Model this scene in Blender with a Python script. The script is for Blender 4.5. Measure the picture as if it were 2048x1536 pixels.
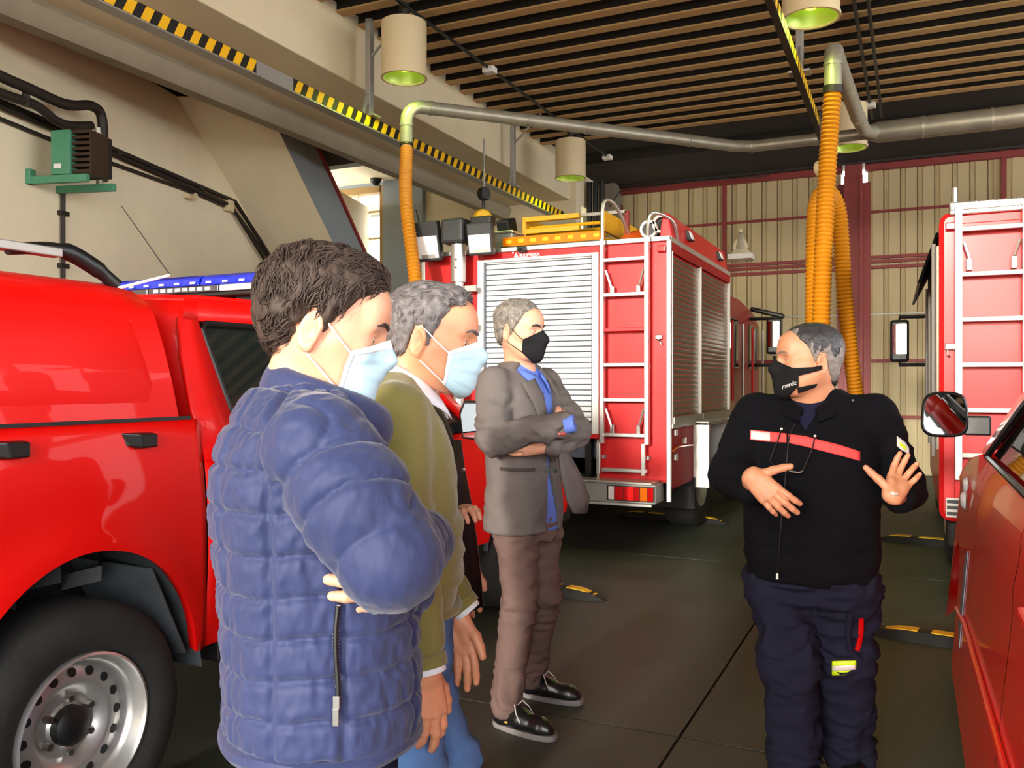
import bpy, bmesh, math, random
import numpy as np
from mathutils import Vector, Matrix

for _o in list(bpy.data.objects):
    bpy.data.objects.remove(_o)
SC = bpy.context.scene
COL = SC.collection
random.seed(7)
RNG = np.random.RandomState(11)
R = math.radians

# ------------------------------------------------------------------ camera
CAM_H = 1.45
YAW = R(25.0)
FPX = 1720.0
cam_data = bpy.data.cameras.new('camera')
cam_data.sensor_width = 36.0
cam_data.lens = 36.0 * FPX / 2048.0
cam_data.clip_start = 0.05
cam_data.clip_end = 300
cam = bpy.data.objects.new('camera', cam_data)
COL.objects.link(cam)
cam.location = (0, 0, CAM_H)
cam.rotation_euler = (R(90), 0, YAW)
SC.camera = cam

# ------------------------------------------------------------------ sky, sun, exposure
world = bpy.data.worlds.new('sky')
SC.world = world
world.use_nodes = True
wn = world.node_tree
wn.nodes.clear()
w_out = wn.nodes.new('ShaderNodeOutputWorld')
w_bg = wn.nodes.new('ShaderNodeBackground')
w_sky = wn.nodes.new('ShaderNodeTexSky')
w_sky.sky_type = 'HOSEK_WILKIE'
w_sky.turbidity = 6.0
w_sky.ground_albedo = 0.5
w_sky.sun_direction = Vector((-0.04, -0.985, 0.165)).normalized()
w_mix = wn.nodes.new('ShaderNodeMixRGB')
w_mix.inputs[0].default_value = 0.6
w_mix.inputs[2].default_value = (0.93, 0.97, 1.0, 1)
wn.links.new(w_sky.outputs[0], w_mix.inputs[1])
wn.links.new(w_mix.outputs[0], w_bg.inputs[0])
w_bg.inputs[1].default_value = 8.0
wn.links.new(w_bg.outputs[0], w_out.inputs[0])

sun_data = bpy.data.lights.new('sun', 'SUN')
sun_data.energy = 2.1
sun_data.angle = R(5)
sun_data.color = (1.0, 0.93, 0.82)
sun = bpy.data.objects.new('sun', sun_data)
COL.objects.link(sun)
sun.location = (-8, -30, 18)
sun.rotation_euler = Vector((0.04, 0.985, -0.165)).to_track_quat('-Z', 'Y').to_euler()

SC.view_settings.view_transform = 'Standard'
SC.view_settings.look = 'None'
SC.view_settings.gamma = 1.0
SC.view_settings.use_curve_mapping = False
SC.view_settings.exposure = 0.86
SC.cycles.max_bounces = 8
SC.cycles.caustics_reflective = False
SC.cycles.caustics_refractive = False

# ------------------------------------------------------------------ survey helpers
CY, SY = math.cos(YAW), math.sin(YAW)
def at(px, py, d):
    """a point seen at px,py standing d metres in front of the lens"""
    r = (px - 1024) / FPX * d
    return Vector((r * CY - d * SY, r * SY + d * CY, CAM_H - (py - 768) / FPX * d))
def atY(px, py, Y):
    k = (px - 1024) / FPX
    return at(px, py, Y / (k * SY + CY))
def atX(px, py, X):
    k = (px - 1024) / FPX
    return at(px, py, X / (k * CY - SY))
def atZ(px, py, Z):
    return at(px, py, (CAM_H - Z) * FPX / (py - 768))

# ------------------------------------------------------------------ materials
def lin(c):
    c = c / 255.0
    return c / 12.92 if c <= 0.04045 else ((c + 0.055) / 1.055) ** 2.4
def rgb(c):
    return (lin(c[0]), lin(c[1]), lin(c[2]), 1.0)
MATS = {}
def M(name, col, rough=0.5, metal=0.0, coat=0.0, var=0.0, vscale=3.0, bump=0.0, bscale=40.0, spec=0.5,
      emit=0.0, trans=0.0, alpha=1.0, stretch=None, bdist=0.01, sheen=0.0, sss=0.0, rvar=0.0, coat_rough=0.03):
    m = bpy.data.materials.new(name)
    m.use_nodes = True
    nt = m.node_tree
    b = nt.nodes['Principled BSDF']
    b.inputs['Base Color'].default_value = rgb(col)
    b.inputs['Roughness'].default_value = rough
    b.inputs['Metallic'].default_value = metal
    b.inputs['Coat Weight'].default_value = coat
    b.inputs['Coat Roughness'].default_value = coat_rough
    b.inputs['Specular IOR Level'].default_value = spec
    b.inputs['Transmission Weight'].default_value = trans
    b.inputs['Alpha'].default_value = alpha
    if sheen:
        b.inputs['Sheen Weight'].default_value = sheen
        b.inputs['Sheen Roughness'].default_value = 0.5
    if sss:
        b.inputs['Subsurface Weight'].default_value = sss
        b.inputs['Subsurface Radius'].default_value = (0.012, 0.005, 0.003)
        b.inputs['Subsurface Scale'].default_value = 1.0
    if emit:
        b.inputs['Emission Color'].default_value = rgb(col)
        b.inputs['Emission Strength'].default_value = emit
    if var or bump or rvar:
        tc = nt.nodes.new('ShaderNodeTexCoord')
        vec = tc.outputs['Object']
        if stretch:
            mp = nt.nodes.new('ShaderNodeMapping')
            mp.inputs['Scale'].default_value = stretch
            nt.links.new(vec, mp.inputs[0])
            vec = mp.outputs[0]
    if var or rvar:
        n = nt.nodes.new('ShaderNodeTexNoise')
        n.inputs['Scale'].default_value = vscale
        n.inputs['Detail'].default_value = 6
        n.inputs['Roughness'].default_value = 0.6
        nt.links.new(vec, n.inputs['Vector'])
        if var:
            rp = nt.nodes.new('ShaderNodeValToRGB')
            base = rgb(col)
            rp.color_ramp.elements[0].position = 0.3
            rp.color_ramp.elements[1].position = 0.7
            rp.color_ramp.elements[0].color = tuple(x * (1 - var) for x in base[:3]) + (1,)
            rp.color_ramp.elements[1].color = tuple(min(1, x * (1 + var)) for x in base[:3]) + (1,)
            nt.links.new(n.outputs[0], rp.inputs[0])
            nt.links.new(rp.outputs[0], b.inputs['Base Color'])
        if rvar:
            mr = nt.nodes.new('ShaderNodeMapRange')
            mr.inputs['To Min'].default_value = max(0.02, rough - rvar)
            mr.inputs['To Max'].default_value = min(1, rough + rvar)
            nt.links.new(n.outputs[0], mr.inputs[0])
            nt.links.new(mr.outputs[0], b.inputs['Roughness'])
    if bump:
        n2 = nt.nodes.new('ShaderNodeTexNoise')
        n2.inputs['Scale'].default_value = bscale
        n2.inputs['Detail'].default_value = 4
        nt.links.new(vec, n2.inputs['Vector'])
        bp = nt.nodes.new('ShaderNodeBump')
        bp.inputs['Strength'].default_value = bump
        bp.inputs['Distance'].default_value = bdist
        nt.links.new(n2.outputs[0], bp.inputs['Height'])
        nt.links.new(bp.outputs[0], b.inputs['Normal'])
    MATS[name] = m
    return m

M('floor', (57, 60, 52), 0.55, var=0.35, vscale=1.3, bump=0.12, bscale=60, rvar=0.18)
M('joint', (24, 23, 21), 0.9)
M('apron', (176, 168, 152), 0.9, var=0.1)
M('plaster', (234, 220, 188), 0.85, var=0.05, vscale=1.5, bump=0.05, bscale=30)
M('plaster_beam', (228, 214, 180), 0.8, var=0.07, vscale=1.2)
M('soffit', (92, 82, 68), 0.85, var=0.12, vscale=1.0)
M('lip_grey', (150, 140, 120), 0.85, var=0.08)
M('greyblue', (140, 148, 152), 0.7, var=0.04)
M('void', (40, 34, 26), 0.95)  # near-black colour standing in for deep shade over the side wall
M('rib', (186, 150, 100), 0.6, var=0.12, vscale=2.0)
M('deck', (34, 28, 21), 0.9, var=0.1)  # near-black: shade between the ceiling ribs put into the colour
M('door_panel', (188, 172, 132), 0.55, var=0.06, vscale=3, stretch=(1, 1, 0.2))
M('door_red', (132, 42, 42), 0.5, var=0.12)
M('dark_metal', (40, 36, 32), 0.5, metal=0.3)
M('black', (14, 14, 15), 0.45)
M('black_gloss', (10, 10, 12), 0.12)
M('rubber', (26, 25, 25), 0.75, var=0.2, vscale=14, bump=0.15, bscale=60)
M('tyre', (34, 33, 32), 0.8, var=0.3, vscale=9, bump=0.2, bscale=50)
M('liner', (56, 60, 64), 0.7, var=0.4, vscale=6)
M('red', (230, 8, 4), 0.5, coat=0.12, spec=0.25, var=0.02, vscale=1.0)
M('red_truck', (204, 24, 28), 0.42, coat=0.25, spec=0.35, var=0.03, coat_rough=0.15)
M('red_side_shaded', (158, 24, 24), 0.6, spec=0.2, var=0.05)  # darker copy of the truck red: the flank's shade put into colour
M('red_van', (240, 28, 22), 0.32, coat=0.5)
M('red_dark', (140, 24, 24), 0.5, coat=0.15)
M('alu', (206, 205, 200), 0.36, metal=0.85)
M('alu_dull', (168, 166, 160), 0.5, metal=0.6, var=0.05)
M('slat', (226, 228, 228), 0.45, metal=0.1)
M('slat_side_shaded', (112, 104, 90), 0.4, metal=0.75)  # dark copy of the slat: shade on the side shutters put into colour
M('tread', (186, 184, 178), 0.35, metal=0.8, bump=0.5, bscale=60)
M('steel', (170, 168, 164), 0.28, metal=1.0)
M('wheel_steel', (196, 194, 190), 0.33, metal=0.75, var=0.08, vscale=5)
M('galv', (168, 164, 148), 0.4, metal=0.45, var=0.15, vscale=7)
M('white', (232, 230, 224), 0.5)
M('cream', (214, 196, 158), 0.55)
M('lamp_inner', (196, 214, 120), 0.35, metal=0.5)
M('lamp_glow', (210, 255, 70), 0.5, emit=3.0)
M('hose_yellow', (196, 126, 14), 0.5, var=0.08)
M('hose_seam', (120, 70, 8), 0.6)
M('yellow', (246, 190, 16), 0.5)
M('yellow_ladder', (232, 172, 20), 0.45, var=0.1)
M('stripe_black', (22, 20, 18), 0.5)
M('amber', (240, 128, 10), 0.2, coat=0.6)
M('amber_glow', (255, 160, 30), 0.2, emit=0.35)
M('orange', (236, 96, 20), 0.55)
M('heater_green', (74, 140, 108), 0.5, var=0.08)
M('fin', (62, 44, 30), 0.6, metal=0.3)
M('pipe_black', (36, 28, 22), 0.6, var=0.15)
M('blue_lens', (10, 40, 190), 0.12, coat=0.8, spec=0.8)
M('clear_lens', (214, 216, 220), 0.1, coat=0.8, metal=0.4)
M('led_grid', (84, 82, 84), 0.3, metal=0.4)
M('glass_dark', (12, 13, 14), 0.04, spec=0.8)
M('glass_van', (16, 14, 12), 0.03, spec=1.0)
M('mirror', (230, 235, 238), 0.02, metal=1.0)
M('seat_cloth', (20, 20, 21), 0.85)
M('lens_red', (190, 10, 12), 0.15, coat=0.7)
M('lens_red_lit', (255, 16, 14), 0.15, emit=1.2)
M('lens_orange', (226, 108, 10), 0.15, coat=0.7)
M('flood_glass', (250, 250, 246), 0.2)
M('flood_body', (44, 46, 46), 0.5)
M('plate', (230, 230, 226), 0.4)
M('tape_grey', (96, 102, 116), 0.6)
M('concrete', (120, 112, 98), 0.85, var=0.15, vscale=2)
M('window_wood', (150, 118, 66), 0.6)
M('statue', (226, 214, 180), 0.5)
M('statue_robe', (170, 160, 140), 0.6)
# people
M('skin', (218, 160, 130), 0.5, sss=0.12, var=0.07, vscale=22, bump=0.08, bscale=140, bdist=0.002)
M('skin_warm', (212, 148, 112), 0.5, sss=0.12, var=0.08, vscale=22, bump=0.08, bscale=140, bdist=0.002)
M('hair_brown', (62, 50, 44), 0.62, var=0.45, vscale=90, spec=0.25, stretch=(1, 1, 0.5))
M('hair_grey', (98, 92, 92), 0.6, var=0.5, vscale=70, spec=0.5)
M('hair_salt', (120, 114, 106), 0.6, var=0.4, vscale=70, spec=0.5)
M('hair_dark', (52, 50, 52), 0.5, var=0.5, vscale=40, spec=0.5)
M('hair_silver', (128, 119, 114), 0.7, var=0.3, vscale=60)
M('eye_white', (224, 216, 208), 0.2)
M('iris', (46, 32, 24), 0.1)
M('brow', (48, 38, 34), 0.8)
M('down_blue', (38, 47, 85), 0.62, spec=0.3, var=0.06, vscale=5, bump=0.3, bscale=55, bdist=0.006, sheen=0.2, stretch=(1, 1, 0.45))
M('down_blue_dark', (44, 54, 100), 0.45)
M('navy_cloth', (26, 27, 50), 0.85, spec=0.15, var=0.08, bump=0.3, bscale=26, bdist=0.01)
M('olive', (124, 117, 66), 0.9, spec=0.15, var=0.06, vscale=6, bump=0.25, bscale=30, bdist=0.008, sheen=0.3)
M('jeans', (86, 122, 172), 0.85, spec=0.15, var=0.3, vscale=7, bump=0.3, bscale=30, bdist=0.008)
M('shirt_white', (226, 230, 238), 0.8)
M('shirt_blue', (98, 124, 206), 0.75, spec=0.15, var=0.05, bump=0.25, bscale=30, bdist=0.008)
M('shirt_teal', (86, 150, 176), 0.8)
M('blazer', (108, 101, 98), 0.9, spec=0.15, var=0.06, vscale=30, bump=0.3, bscale=24, bdist=0.008)
M('blazer_dark', (66, 60, 56), 0.9)
M('brown_cloth', (106, 86, 80), 0.88, spec=0.15, var=0.08, bump=0.35, bscale=22, bdist=0.01)
M('fire_jacket', (10, 10, 16), 0.92, spec=0.15, var=0.1, bump=0.3, bscale=22, bdist=0.01)
M('fire_trouser', (28, 28, 46), 0.9, spec=0.15, var=0.1, bump=0.4, bscale=20, bdist=0.01)
M('stripe_red', (236, 74, 74), 0.7)
M('reflective', (240, 224, 222), 0.35, metal=0.2)
M('hi_vis', (210, 240, 30), 0.5)
M('mask_blue', (186, 222, 236), 0.75, bump=0.1, bscale=60)
M('mask_white', (236, 242, 246), 0.75)
M('mask_black', (26, 26, 28), 0.8, spec=0.15, bump=0.2, bscale=120, bdist=0.002)
M('leather', (18, 18, 19), 0.32, coat=0.2)
M('sole', (120, 116, 114), 0.7)
M('sole_dark', (30, 28, 28), 0.8)
M('lace', (206, 204, 200), 0.7)
M('black_coat', (24, 22, 22), 0.5, spec=0.15, var=0.1, bump=0.3, bscale=20, bdist=0.01)
M('patch_white', (214, 212, 204), 0.6)
M('patch_brown', (180, 140, 60), 0.6)

def mat(n):
    return MATS[n]

# ------------------------------------------------------------------ mesh builder
def off_of(p):
    """world position of an object's origin (roots are never rotated)"""
    v = Vector((0, 0, 0))
    while p is not None:
        v += Vector(p.location)
        p = p.parent
    return v

def thing(name, label, cat, loc, group=None):
    o = bpy.data.objects.new(name, None)
    o.empty_display_size = 0.1
    COL.objects.link(o)
    o.location = loc
    o['label'] = label
    o['category'] = cat
    if group:
        o['group'] = group
    return o

def tag(o, label, cat, group=None, kind=None):
    o['label'] = label
    if cat:
        o['category'] = cat
    if group:
        o['group'] = group
    if kind:
        o['kind'] = kind
    return o

def link_mesh(name, me, material, parent=None, label=None):
    if material is not None and not me.materials:
        me.materials.append(mat(material))
    o = bpy.data.objects.new(name, me)
    COL.objects.link(o)
    if parent is not None:
        o.parent = parent
        o.location = -off_of(parent)
    if label:
        o['label'] = label
    return o

class MB:
    def __init__(self):
        self.v = []
        self.f = []
    def add(self, vs, fs):
        n = len(self.v)
        self.v += [tuple(p) for p in vs]
        self.f += [tuple(i + n for i in f) for f in fs]
        return self
    def box(self, x0, x1, y0, y1, z0, z1):
        vs = [(x0, y0, z0), (x1, y0, z0), (x1, y1, z0), (x0, y1, z0), (x0, y0, z1), (x1, y0, z1), (x1, y1, z1), (x0, y1, z1)]
        return self.add(vs, [(0, 3, 2, 1), (4, 5, 6, 7), (0, 1, 5, 4), (1, 2, 6, 5), (2, 3, 7, 6), (3, 0, 4, 7)])
    def obox(self, c, ax, ay, az):
        """oriented box: centre and three half-axis vectors"""
        c, ax, ay, az = Vector(c), Vector(ax), Vector(ay), Vector(az)
        vs = [c - ax - ay - az, c + ax - ay - az, c + ax + ay - az, c - ax + ay - az,
              c - ax - ay + az, c + ax - ay + az, c + ax + ay + az, c - ax + ay + az]
        return self.add(vs, [(0, 3, 2, 1), (4, 5, 6, 7), (0, 1, 5, 4), (1, 2, 6, 5), (2, 3, 7, 6), (3, 0, 4, 7)])
    def bar(self, a, b, w, h, up=(0, 0, 1)):
        a, b = Vector(a), Vector(b)
        d = b - a
        u = Vector(up)
        s = d.cross(u)
        if s.length < 1e-6:
            s = d.cross(Vector((1, 0, 0)))
        s.normalize()
        t = s.cross(d).normalized()
        return self.obox((a + b) / 2, d / 2, s * w / 2, t * h / 2)
    def loft(self, rings, cap=True, close=True):
        n = len(rings[0])
        vs = [p for r in rings for p in r]
        fs = []
        for i in range(len(rings) - 1):
            for j in range(n if close else n - 1):
                k = (j + 1) % n
                fs.append((i * n + j, i * n + k, (i + 1) * n + k, (i + 1) * n + j))
        if cap and close:
            fs.append(tuple(reversed(range(n))))
            b = (len(rings) - 1) * n
            fs.append(tuple(b + j for j in range(n)))
        return self.add(vs, fs)
    def tube(self, pts, r, n=10, cap=True):
        pts = [Vector(p) for p in pts]
        m = len(pts)
        rs = r if hasattr(r, '__len__') else [r] * m
        tans = []
        for i in range(m):
            a = pts[max(0, i - 1)]
            b = pts[min(m - 1, i + 1)]
            tans.append((b - a).normalized())
        t0 = tans[0]
        nrm = t0.orthogonal().normalized()
        rings = []
        prev = t0
        for i in range(m):
            t = tans[i]
            nrm = prev.rotation_difference(t) @ nrm
            nrm = (nrm - t * nrm.dot(t)).normalized()
            bn = t.cross(nrm)
            rings.append([pts[i] + (nrm * math.cos(2 * math.pi * j / n) + bn * math.sin(2 * math.pi * j / n)) * rs[i] for j in range(n)])
            prev = t
        return self.loft(rings, cap)
    def cyl(self, a, b, r0, r1=None, n=16, cap=True):
        return self.tube([a, b], [r0, r0 if r1 is None else r1], n, cap)
    def lathe(self, prof, o, axis=(0, 0, 1), n=24, cap=False):
        o, ax = Vector(o), Vector(axis).normalized()
        u = ax.orthogonal().normalized()
        w = ax.cross(u)
        rings = [[o + ax * h + (u * math.cos(2 * math.pi * j / n) + w * math.sin(2 * math.pi * j / n)) * r for j in range(n)] for r, h in prof]
        return self.loft(rings, cap)
    def grid(self, P):
        n, m = len(P), len(P[0])
        vs = [p for row in P for p in row]
        fs = [(i * m + j, i * m + j + 1, (i + 1) * m + j + 1, (i + 1) * m + j) for i in range(n - 1) for j in range(m - 1)]
        return self.add(vs, fs)
    def prism(self, poly, a, b):
        """poly: list of points; swept from offset vector a to offset vector b"""
        a, b = Vector(a), Vector(b)
        return self.loft([[Vector(p) + a for p in poly], [Vector(p) + b for p in poly]])
    def mesh(self, name):
        me = bpy.data.meshes.new(name)
        me.from_pydata(self.v, [], self.f)
        bm = bmesh.new()
        bm.from_mesh(me)
        bmesh.ops.recalc_face_normals(bm, faces=bm.faces)
        bm.to_mesh(me)
        bm.free()
        return me
    def build(self, name, material, parent=None, smooth=False, bevel=0, thick=0, angle=38, label=None, subsurf=0, recalc=True, seg=2):
        me = self.mesh(name)
        if smooth:
            me.polygons.foreach_set('use_smooth', [True] * len(me.polygons))
            me.set_sharp_from_angle(angle=R(angle))
        o = link_mesh(name, me, material, parent, label)
        if thick:
            md = o.modifiers.new('thick', 'SOLIDIFY')
            md.thickness = thick
            md.offset = 0
        if bevel:
            md = o.modifiers.new('bevel', 'BEVEL')
            md.width = bevel
            md.segments = seg
            md.limit_method = 'ANGLE'
            md.angle_limit = R(35)
        if subsurf:
            md = o.modifiers.new('sub', 'SUBSURF')
            md.levels = subsurf
            md.render_levels = subsurf
        return o

def boxo(name, x0, x1, y0, y1, z0, z1, material, parent=None, bevel=0, label=None):
    return MB().box(x0, x1, y0, y1, z0, z1).build(name, material, parent, bevel=bevel, label=label)

def pieces(name, o, offsets):
    """copies of one piece sharing its mesh, moved by each offset"""
    out = []
    for d in offsets:
        c = o.copy()
        COL.objects.link(c)
        c.parent = o.parent
        c.location = Vector(o.location) + Vector(d)
        out.append(c)
    return out

def copy_thing(root, shift, label, group=None):
    r = root.copy()
    COL.objects.link(r)
    r.location = Vector(root.location) + Vector(shift)
    r['label'] = label
    if group:
        r['group'] = group
    for ch in list(root.children):
        c = ch.copy()
        COL.objects.link(c)
        c.parent = r
        for g in list(ch.children):
            e = g.copy()
            COL.objects.link(e)
            e.parent = c
    return r

def struct(o, label=None):
    o['kind'] = 'structure'
    if label:
        o['label'] = label
    return o

def text_mesh(body, size, name, material, parent, origin, xdir, ydir, depth=0.003, bold=False, align='LEFT'):
    cu = bpy.data.curves.new(name, 'FONT')
    cu.body = body
    cu.size = size
    cu.extrude = depth
    cu.align_x = align
    if bold:
        cu.offset = size * 0.02
    tmp = bpy.data.objects.new(name + '_tmp', cu)
    COL.objects.link(tmp)
    dg = bpy.context.evaluated_depsgraph_get()
    me = bpy.data.meshes.new_from_object(tmp.evaluated_get(dg))
    bpy.data.objects.remove(tmp)
    x, y = Vector(xdir).normalized(), Vector(ydir).normalized()
    z = x.cross(y)
    mtx = Matrix((x, y, z)).transposed().to_4x4()
    mtx.translation = Vector(origin)
    me.transform(mtx)
    me.materials.clear()
    return link_mesh(name, me, material, parent)

def arc(c, u, w, r, a0, a1, n):
    c, u, w = Vector(c), Vector(u), Vector(w)
    return [c + u * r * math.cos(R(a0 + (a1 - a0) * i / n)) + w * r * math.sin(R(a0 + (a1 - a0) * i / n)) for i in range(n + 1)]

def smooth_path(pts, n=8):
    """catmull-rom through the points"""
    P = [Vector(p) for p in pts]
    P = [P[0] * 2 - P[1]] + P + [P[-1] * 2 - P[-2]]
    out = []
    for i in range(1, len(P) - 2):
        for k in range(n):
            t = k / n
            a, b, c, d = P[i - 1], P[i], P[i + 1], P[i + 2]
            out.append(0.5 * ((2 * b) + (c - a) * t + (2 * a - 5 * b + 4 * c - d) * t * t + (3 * b - a - 3 * c + d) * t ** 3))
    out.append(P[-2])
    return out
M('glass_tint', (30, 40, 38), 0.04, spec=0.8, alpha=0.62)
# ================================================================== STRUCTURE
# ---- floor: dark concrete in cast bays with sawn joints
floor = struct(boxo('floor', -13, 9.0, -4.2, 15.4, -0.30, -0.045, 'joint'), 'dark oil-stained concrete floor of the garage')
xj = [-13.0, -11.07, -7.67, -4.27, -0.87, 2.53, 5.93, 9.0]
yj = [-4.2, -0.11, 3.49, 7.09, 10.69, 14.29, 15.4]
for i in range(len(xj) - 1):
    for j in range(len(yj) - 1):
        boxo('slab', xj[i] + 0.006, xj[i + 1] - 0.006, yj[j] + 0.006, yj[j + 1] - 0.006, -0.05, 0.0, 'floor', floor)
struct(boxo('ground', -60, 60, -80, -4.2, -0.2, -0.02, 'apron'), 'pale paved yard outside the open bays')
struct(boxo('ground_behind', -60, 60, 15.6, 60, -0.2, -0.02, 'apron'), 'pale ground behind the building')

# ---- ceiling: ribs across the hall, their light and shade put into the colours
ceiling = struct(boxo('ceiling', -5.3, 9.0, -4.2, 15.2, 5.175, 5.4, 'deck'), 'ribbed metal deck ceiling with the shade between ribs put into its colour')
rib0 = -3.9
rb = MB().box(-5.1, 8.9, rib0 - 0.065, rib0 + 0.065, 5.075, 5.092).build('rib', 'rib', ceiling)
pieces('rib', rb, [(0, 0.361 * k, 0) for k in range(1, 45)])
wb = MB().box(-5.1, 8.9, rib0 - 0.045, rib0 + 0.045, 5.092, 5.18).build('web_shaded', 'deck', ceiling)  # near-black sides stand in for shade beside each pale flange
pieces('web_shaded', wb, [(0, 0.361 * k, 0) for k in range(1, 45)])
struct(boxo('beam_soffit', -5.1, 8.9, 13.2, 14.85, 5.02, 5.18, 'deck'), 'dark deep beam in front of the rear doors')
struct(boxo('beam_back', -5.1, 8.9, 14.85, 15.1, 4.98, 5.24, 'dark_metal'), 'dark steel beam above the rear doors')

# ---- long concrete beam on the left, its soffit and lower lip
struct(boxo('beam_left', -6.3, -5.1, -4.2, 15.2, 4.47, 5.4, 'plaster_beam', bevel=0.01), 'beige concrete beam running the length of the hall')
struct(MB().prism([(-6.5, 0, 4.30), (-6.22, 0, 4.24), (-6.16, 0, 4.40), (-6.22, 0, 4.48), (-6.5, 0, 4.48)], (0, -2.8, 0), (0, 15.2, 0)).build('beam_lip', 'lip_grey'), 'grey lower lip of the long beam')

# ---- skewed plaster wall on the left
WP0 = Vector((-7.07, 5.53, 0))
WU = Vector((-0.2492, 0.9685, 0))
WN = Vector((0.9685, 0.2492, 0))
def wall_pt(t, z, o=0.0):
    return WP0 + WU * t + WN * o + Vector((0, 0, z))
def atW(px, py, o=0.0):
    k = (px - 1024) / FPX
    dirv = Vector((k * CY - SY, k * SY + CY, -(py - 768) / FPX))
    p0 = WP0 + WN * o
    t = (p0 - Vector((0, 0, 0))).dot(WN) / dirv.dot(WN)
    return Vector((0, 0, CAM_H)) + dirv * t
def wall_t(p):
    return (p - WP0).dot(WU)
WTOP = 4.68
struct(MB().loft([[wall_pt(t, 0, 0), wall_pt(t, WTOP, 0), wall_pt(t, WTOP, -0.35), wall_pt(t, 0, -0.35)] for t in (-9.2, 8.0)]).build('wall_left', 'plaster'), 'warm beige plastered side wall')
struct(MB().loft([[wall_pt(t, 4.4, -0.36), wall_pt(t, 5.6, -0.36), wall_pt(t, 5.6, -0.5), wall_pt(t, 4.4, -0.5)] for t in (-9.2, 6.0)]).build('wall_upper', 'void'), 'dark panel standing in for shade above the side wall')
struct(boxo('ceiling_annex', -13, -6.3, -2.8, 11.2, 5.3, 5.45, 'void'), 'ceiling over the side wall, coloured dark to stand in for shade')
struct(boxo('ceiling_annex_back', -13, -5.3, 11.2, 13.4, 5.12, 5.3, 'plaster'), 'pale soffit in front of the side window')
struct(boxo('beam_annex', -13, -6.3, 11.0, 11.2, 4.86, 5.3, 'greyblue'), 'grey blue beam under the pale soffit')

# ---- slanted pier
PH, PG = Vector((0.906, 0.423, 0)), WU
def pier_ring(z):
    t = 1.69 + 1.5875 * (4.68 - z)
    c = wall_pt(t, z)
    e2 = c + PH * 0.95
    e3 = e2 + PG * 1.25
    e4 = c + PG * 1.25 - PH * 0.2
    return [c - PH * 0.15, e2, e3, e4]
pier = MB()
r0, r1 = pier_ring(0.0), pier_ring(4.68)
pier.add(r0 + r1, [(0, 1, 5, 4), (2, 3, 7, 6), (3, 0, 4, 7), (4, 5, 6, 7), (3, 2, 1, 0)])
po = struct(pier.build('pillar_slanted', 'plaster'), 'slanted beige and grey blue pier against the side wall')
e2t = pier_ring(4.68)[1]; e3t = pier_ring(4.68)[2]; e2b = pier_ring(0)[1]; e3b = pier_ring(0)[2]
o_ = PH * 0.006
MB().add([e2b + o_, e3b + o_, e3t + o_, e2t + o_, e2b - o_, e3b - o_, e3t - o_, e2t - o_],
         [(0, 1, 2, 3), (7, 6, 5, 4), (0, 4, 5, 1), (1, 5, 6, 2), (2, 6, 7, 3), (3, 7, 4, 0)]).build('side_face', 'greyblue', po, label='grey blue painted side face')
MB().bar(pier_ring(2.6)[2] + o_, pier_ring(4.6)[2] + o_, 0.06, 0.05).build('edge_strip', 'red_dark', po, label='dark red edge strip')

# ---- far wall of the annex, with a window to daylight
FW = 13.2
def fw(px, py):
    return atY(px, py, FW)
xw0, xw1, xc1, xe = fw(640, 400)[0], fw(765, 400)[0], fw(852, 400)[0], -5.0
zt = fw(740, 388)[2]
zb = 2.2
wf = struct(boxo('wall_annex', xc1, xe, FW, FW + 0.25, 0, 5.3, 'plaster'), 'beige end wall beside the rear door')
struct(boxo('wall_annex_low', -13, xc1, FW, FW + 0.25, 0, zb, 'plaster'), 'low end wall under the side window')
struct(boxo('wall_annex_side', -13, xw0, FW, FW + 0.25, zb, 5.3, 'plaster'), 'end wall left of the side window')
struct(boxo('lintel_annex', xw0, xc1, FW - 0.05, FW + 0.25, zt + 0.12, 5.3, 'greyblue'), 'grey blue lintel above the side window')
struct(boxo('column_annex', xw1 + 0.08, xc1, FW - 0.12, FW + 0.25, 0, 5.12, 'greyblue', bevel=0.01), 'grey blue column beside the side window')
win = struct(thing('window_1', 'tall side window full of daylight', 'window', (xw0, FW, zb)))
del win['category']
boxo('window_frame', xw1 - 0.02, xw1 + 0.09, FW - 0.06, FW + 0.1, zb, zt + 0.12, 'window_wood', win)
boxo('window_frame', xw0, xw1, FW - 0.06, FW + 0.1, zt, zt + 0.12, 'window_wood', win)
for zz in (fw(740, 425)[2], fw(740, 478)[2], 2.7):
    boxo('glazing_bar', xw0, xw1, FW - 0.02, FW + 0.02, zz - 0.02, zz + 0.02, 'cream', win)
boxo('glazing_bar', fw(715, 450)[0] - 0.02, fw(715, 450)[0] + 0.02, FW - 0.02, FW + 0.02, zb, zt, 'cream', win)
sd = thing('smoke_detector', 'round dark detector on the pale soffit above the side window', 'detector', (fw(770, 355)[0], 12.9, 5.02))
MB().lathe([(0.10, 5.12), (0.10, 5.07), (0.085, 5.05)], (sd.location.x, 12.9, 0), n=20, cap=True).build('base', 'dark_metal', sd, smooth=True)
MB().lathe([(0.07, 5.05), (0.075, 5.03), (0.05, 4.99), (0.02, 4.98)], (sd.location.x, 12.9, 0), n=20, cap=True).build('sensor', 'black', sd, smooth=True)

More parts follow.
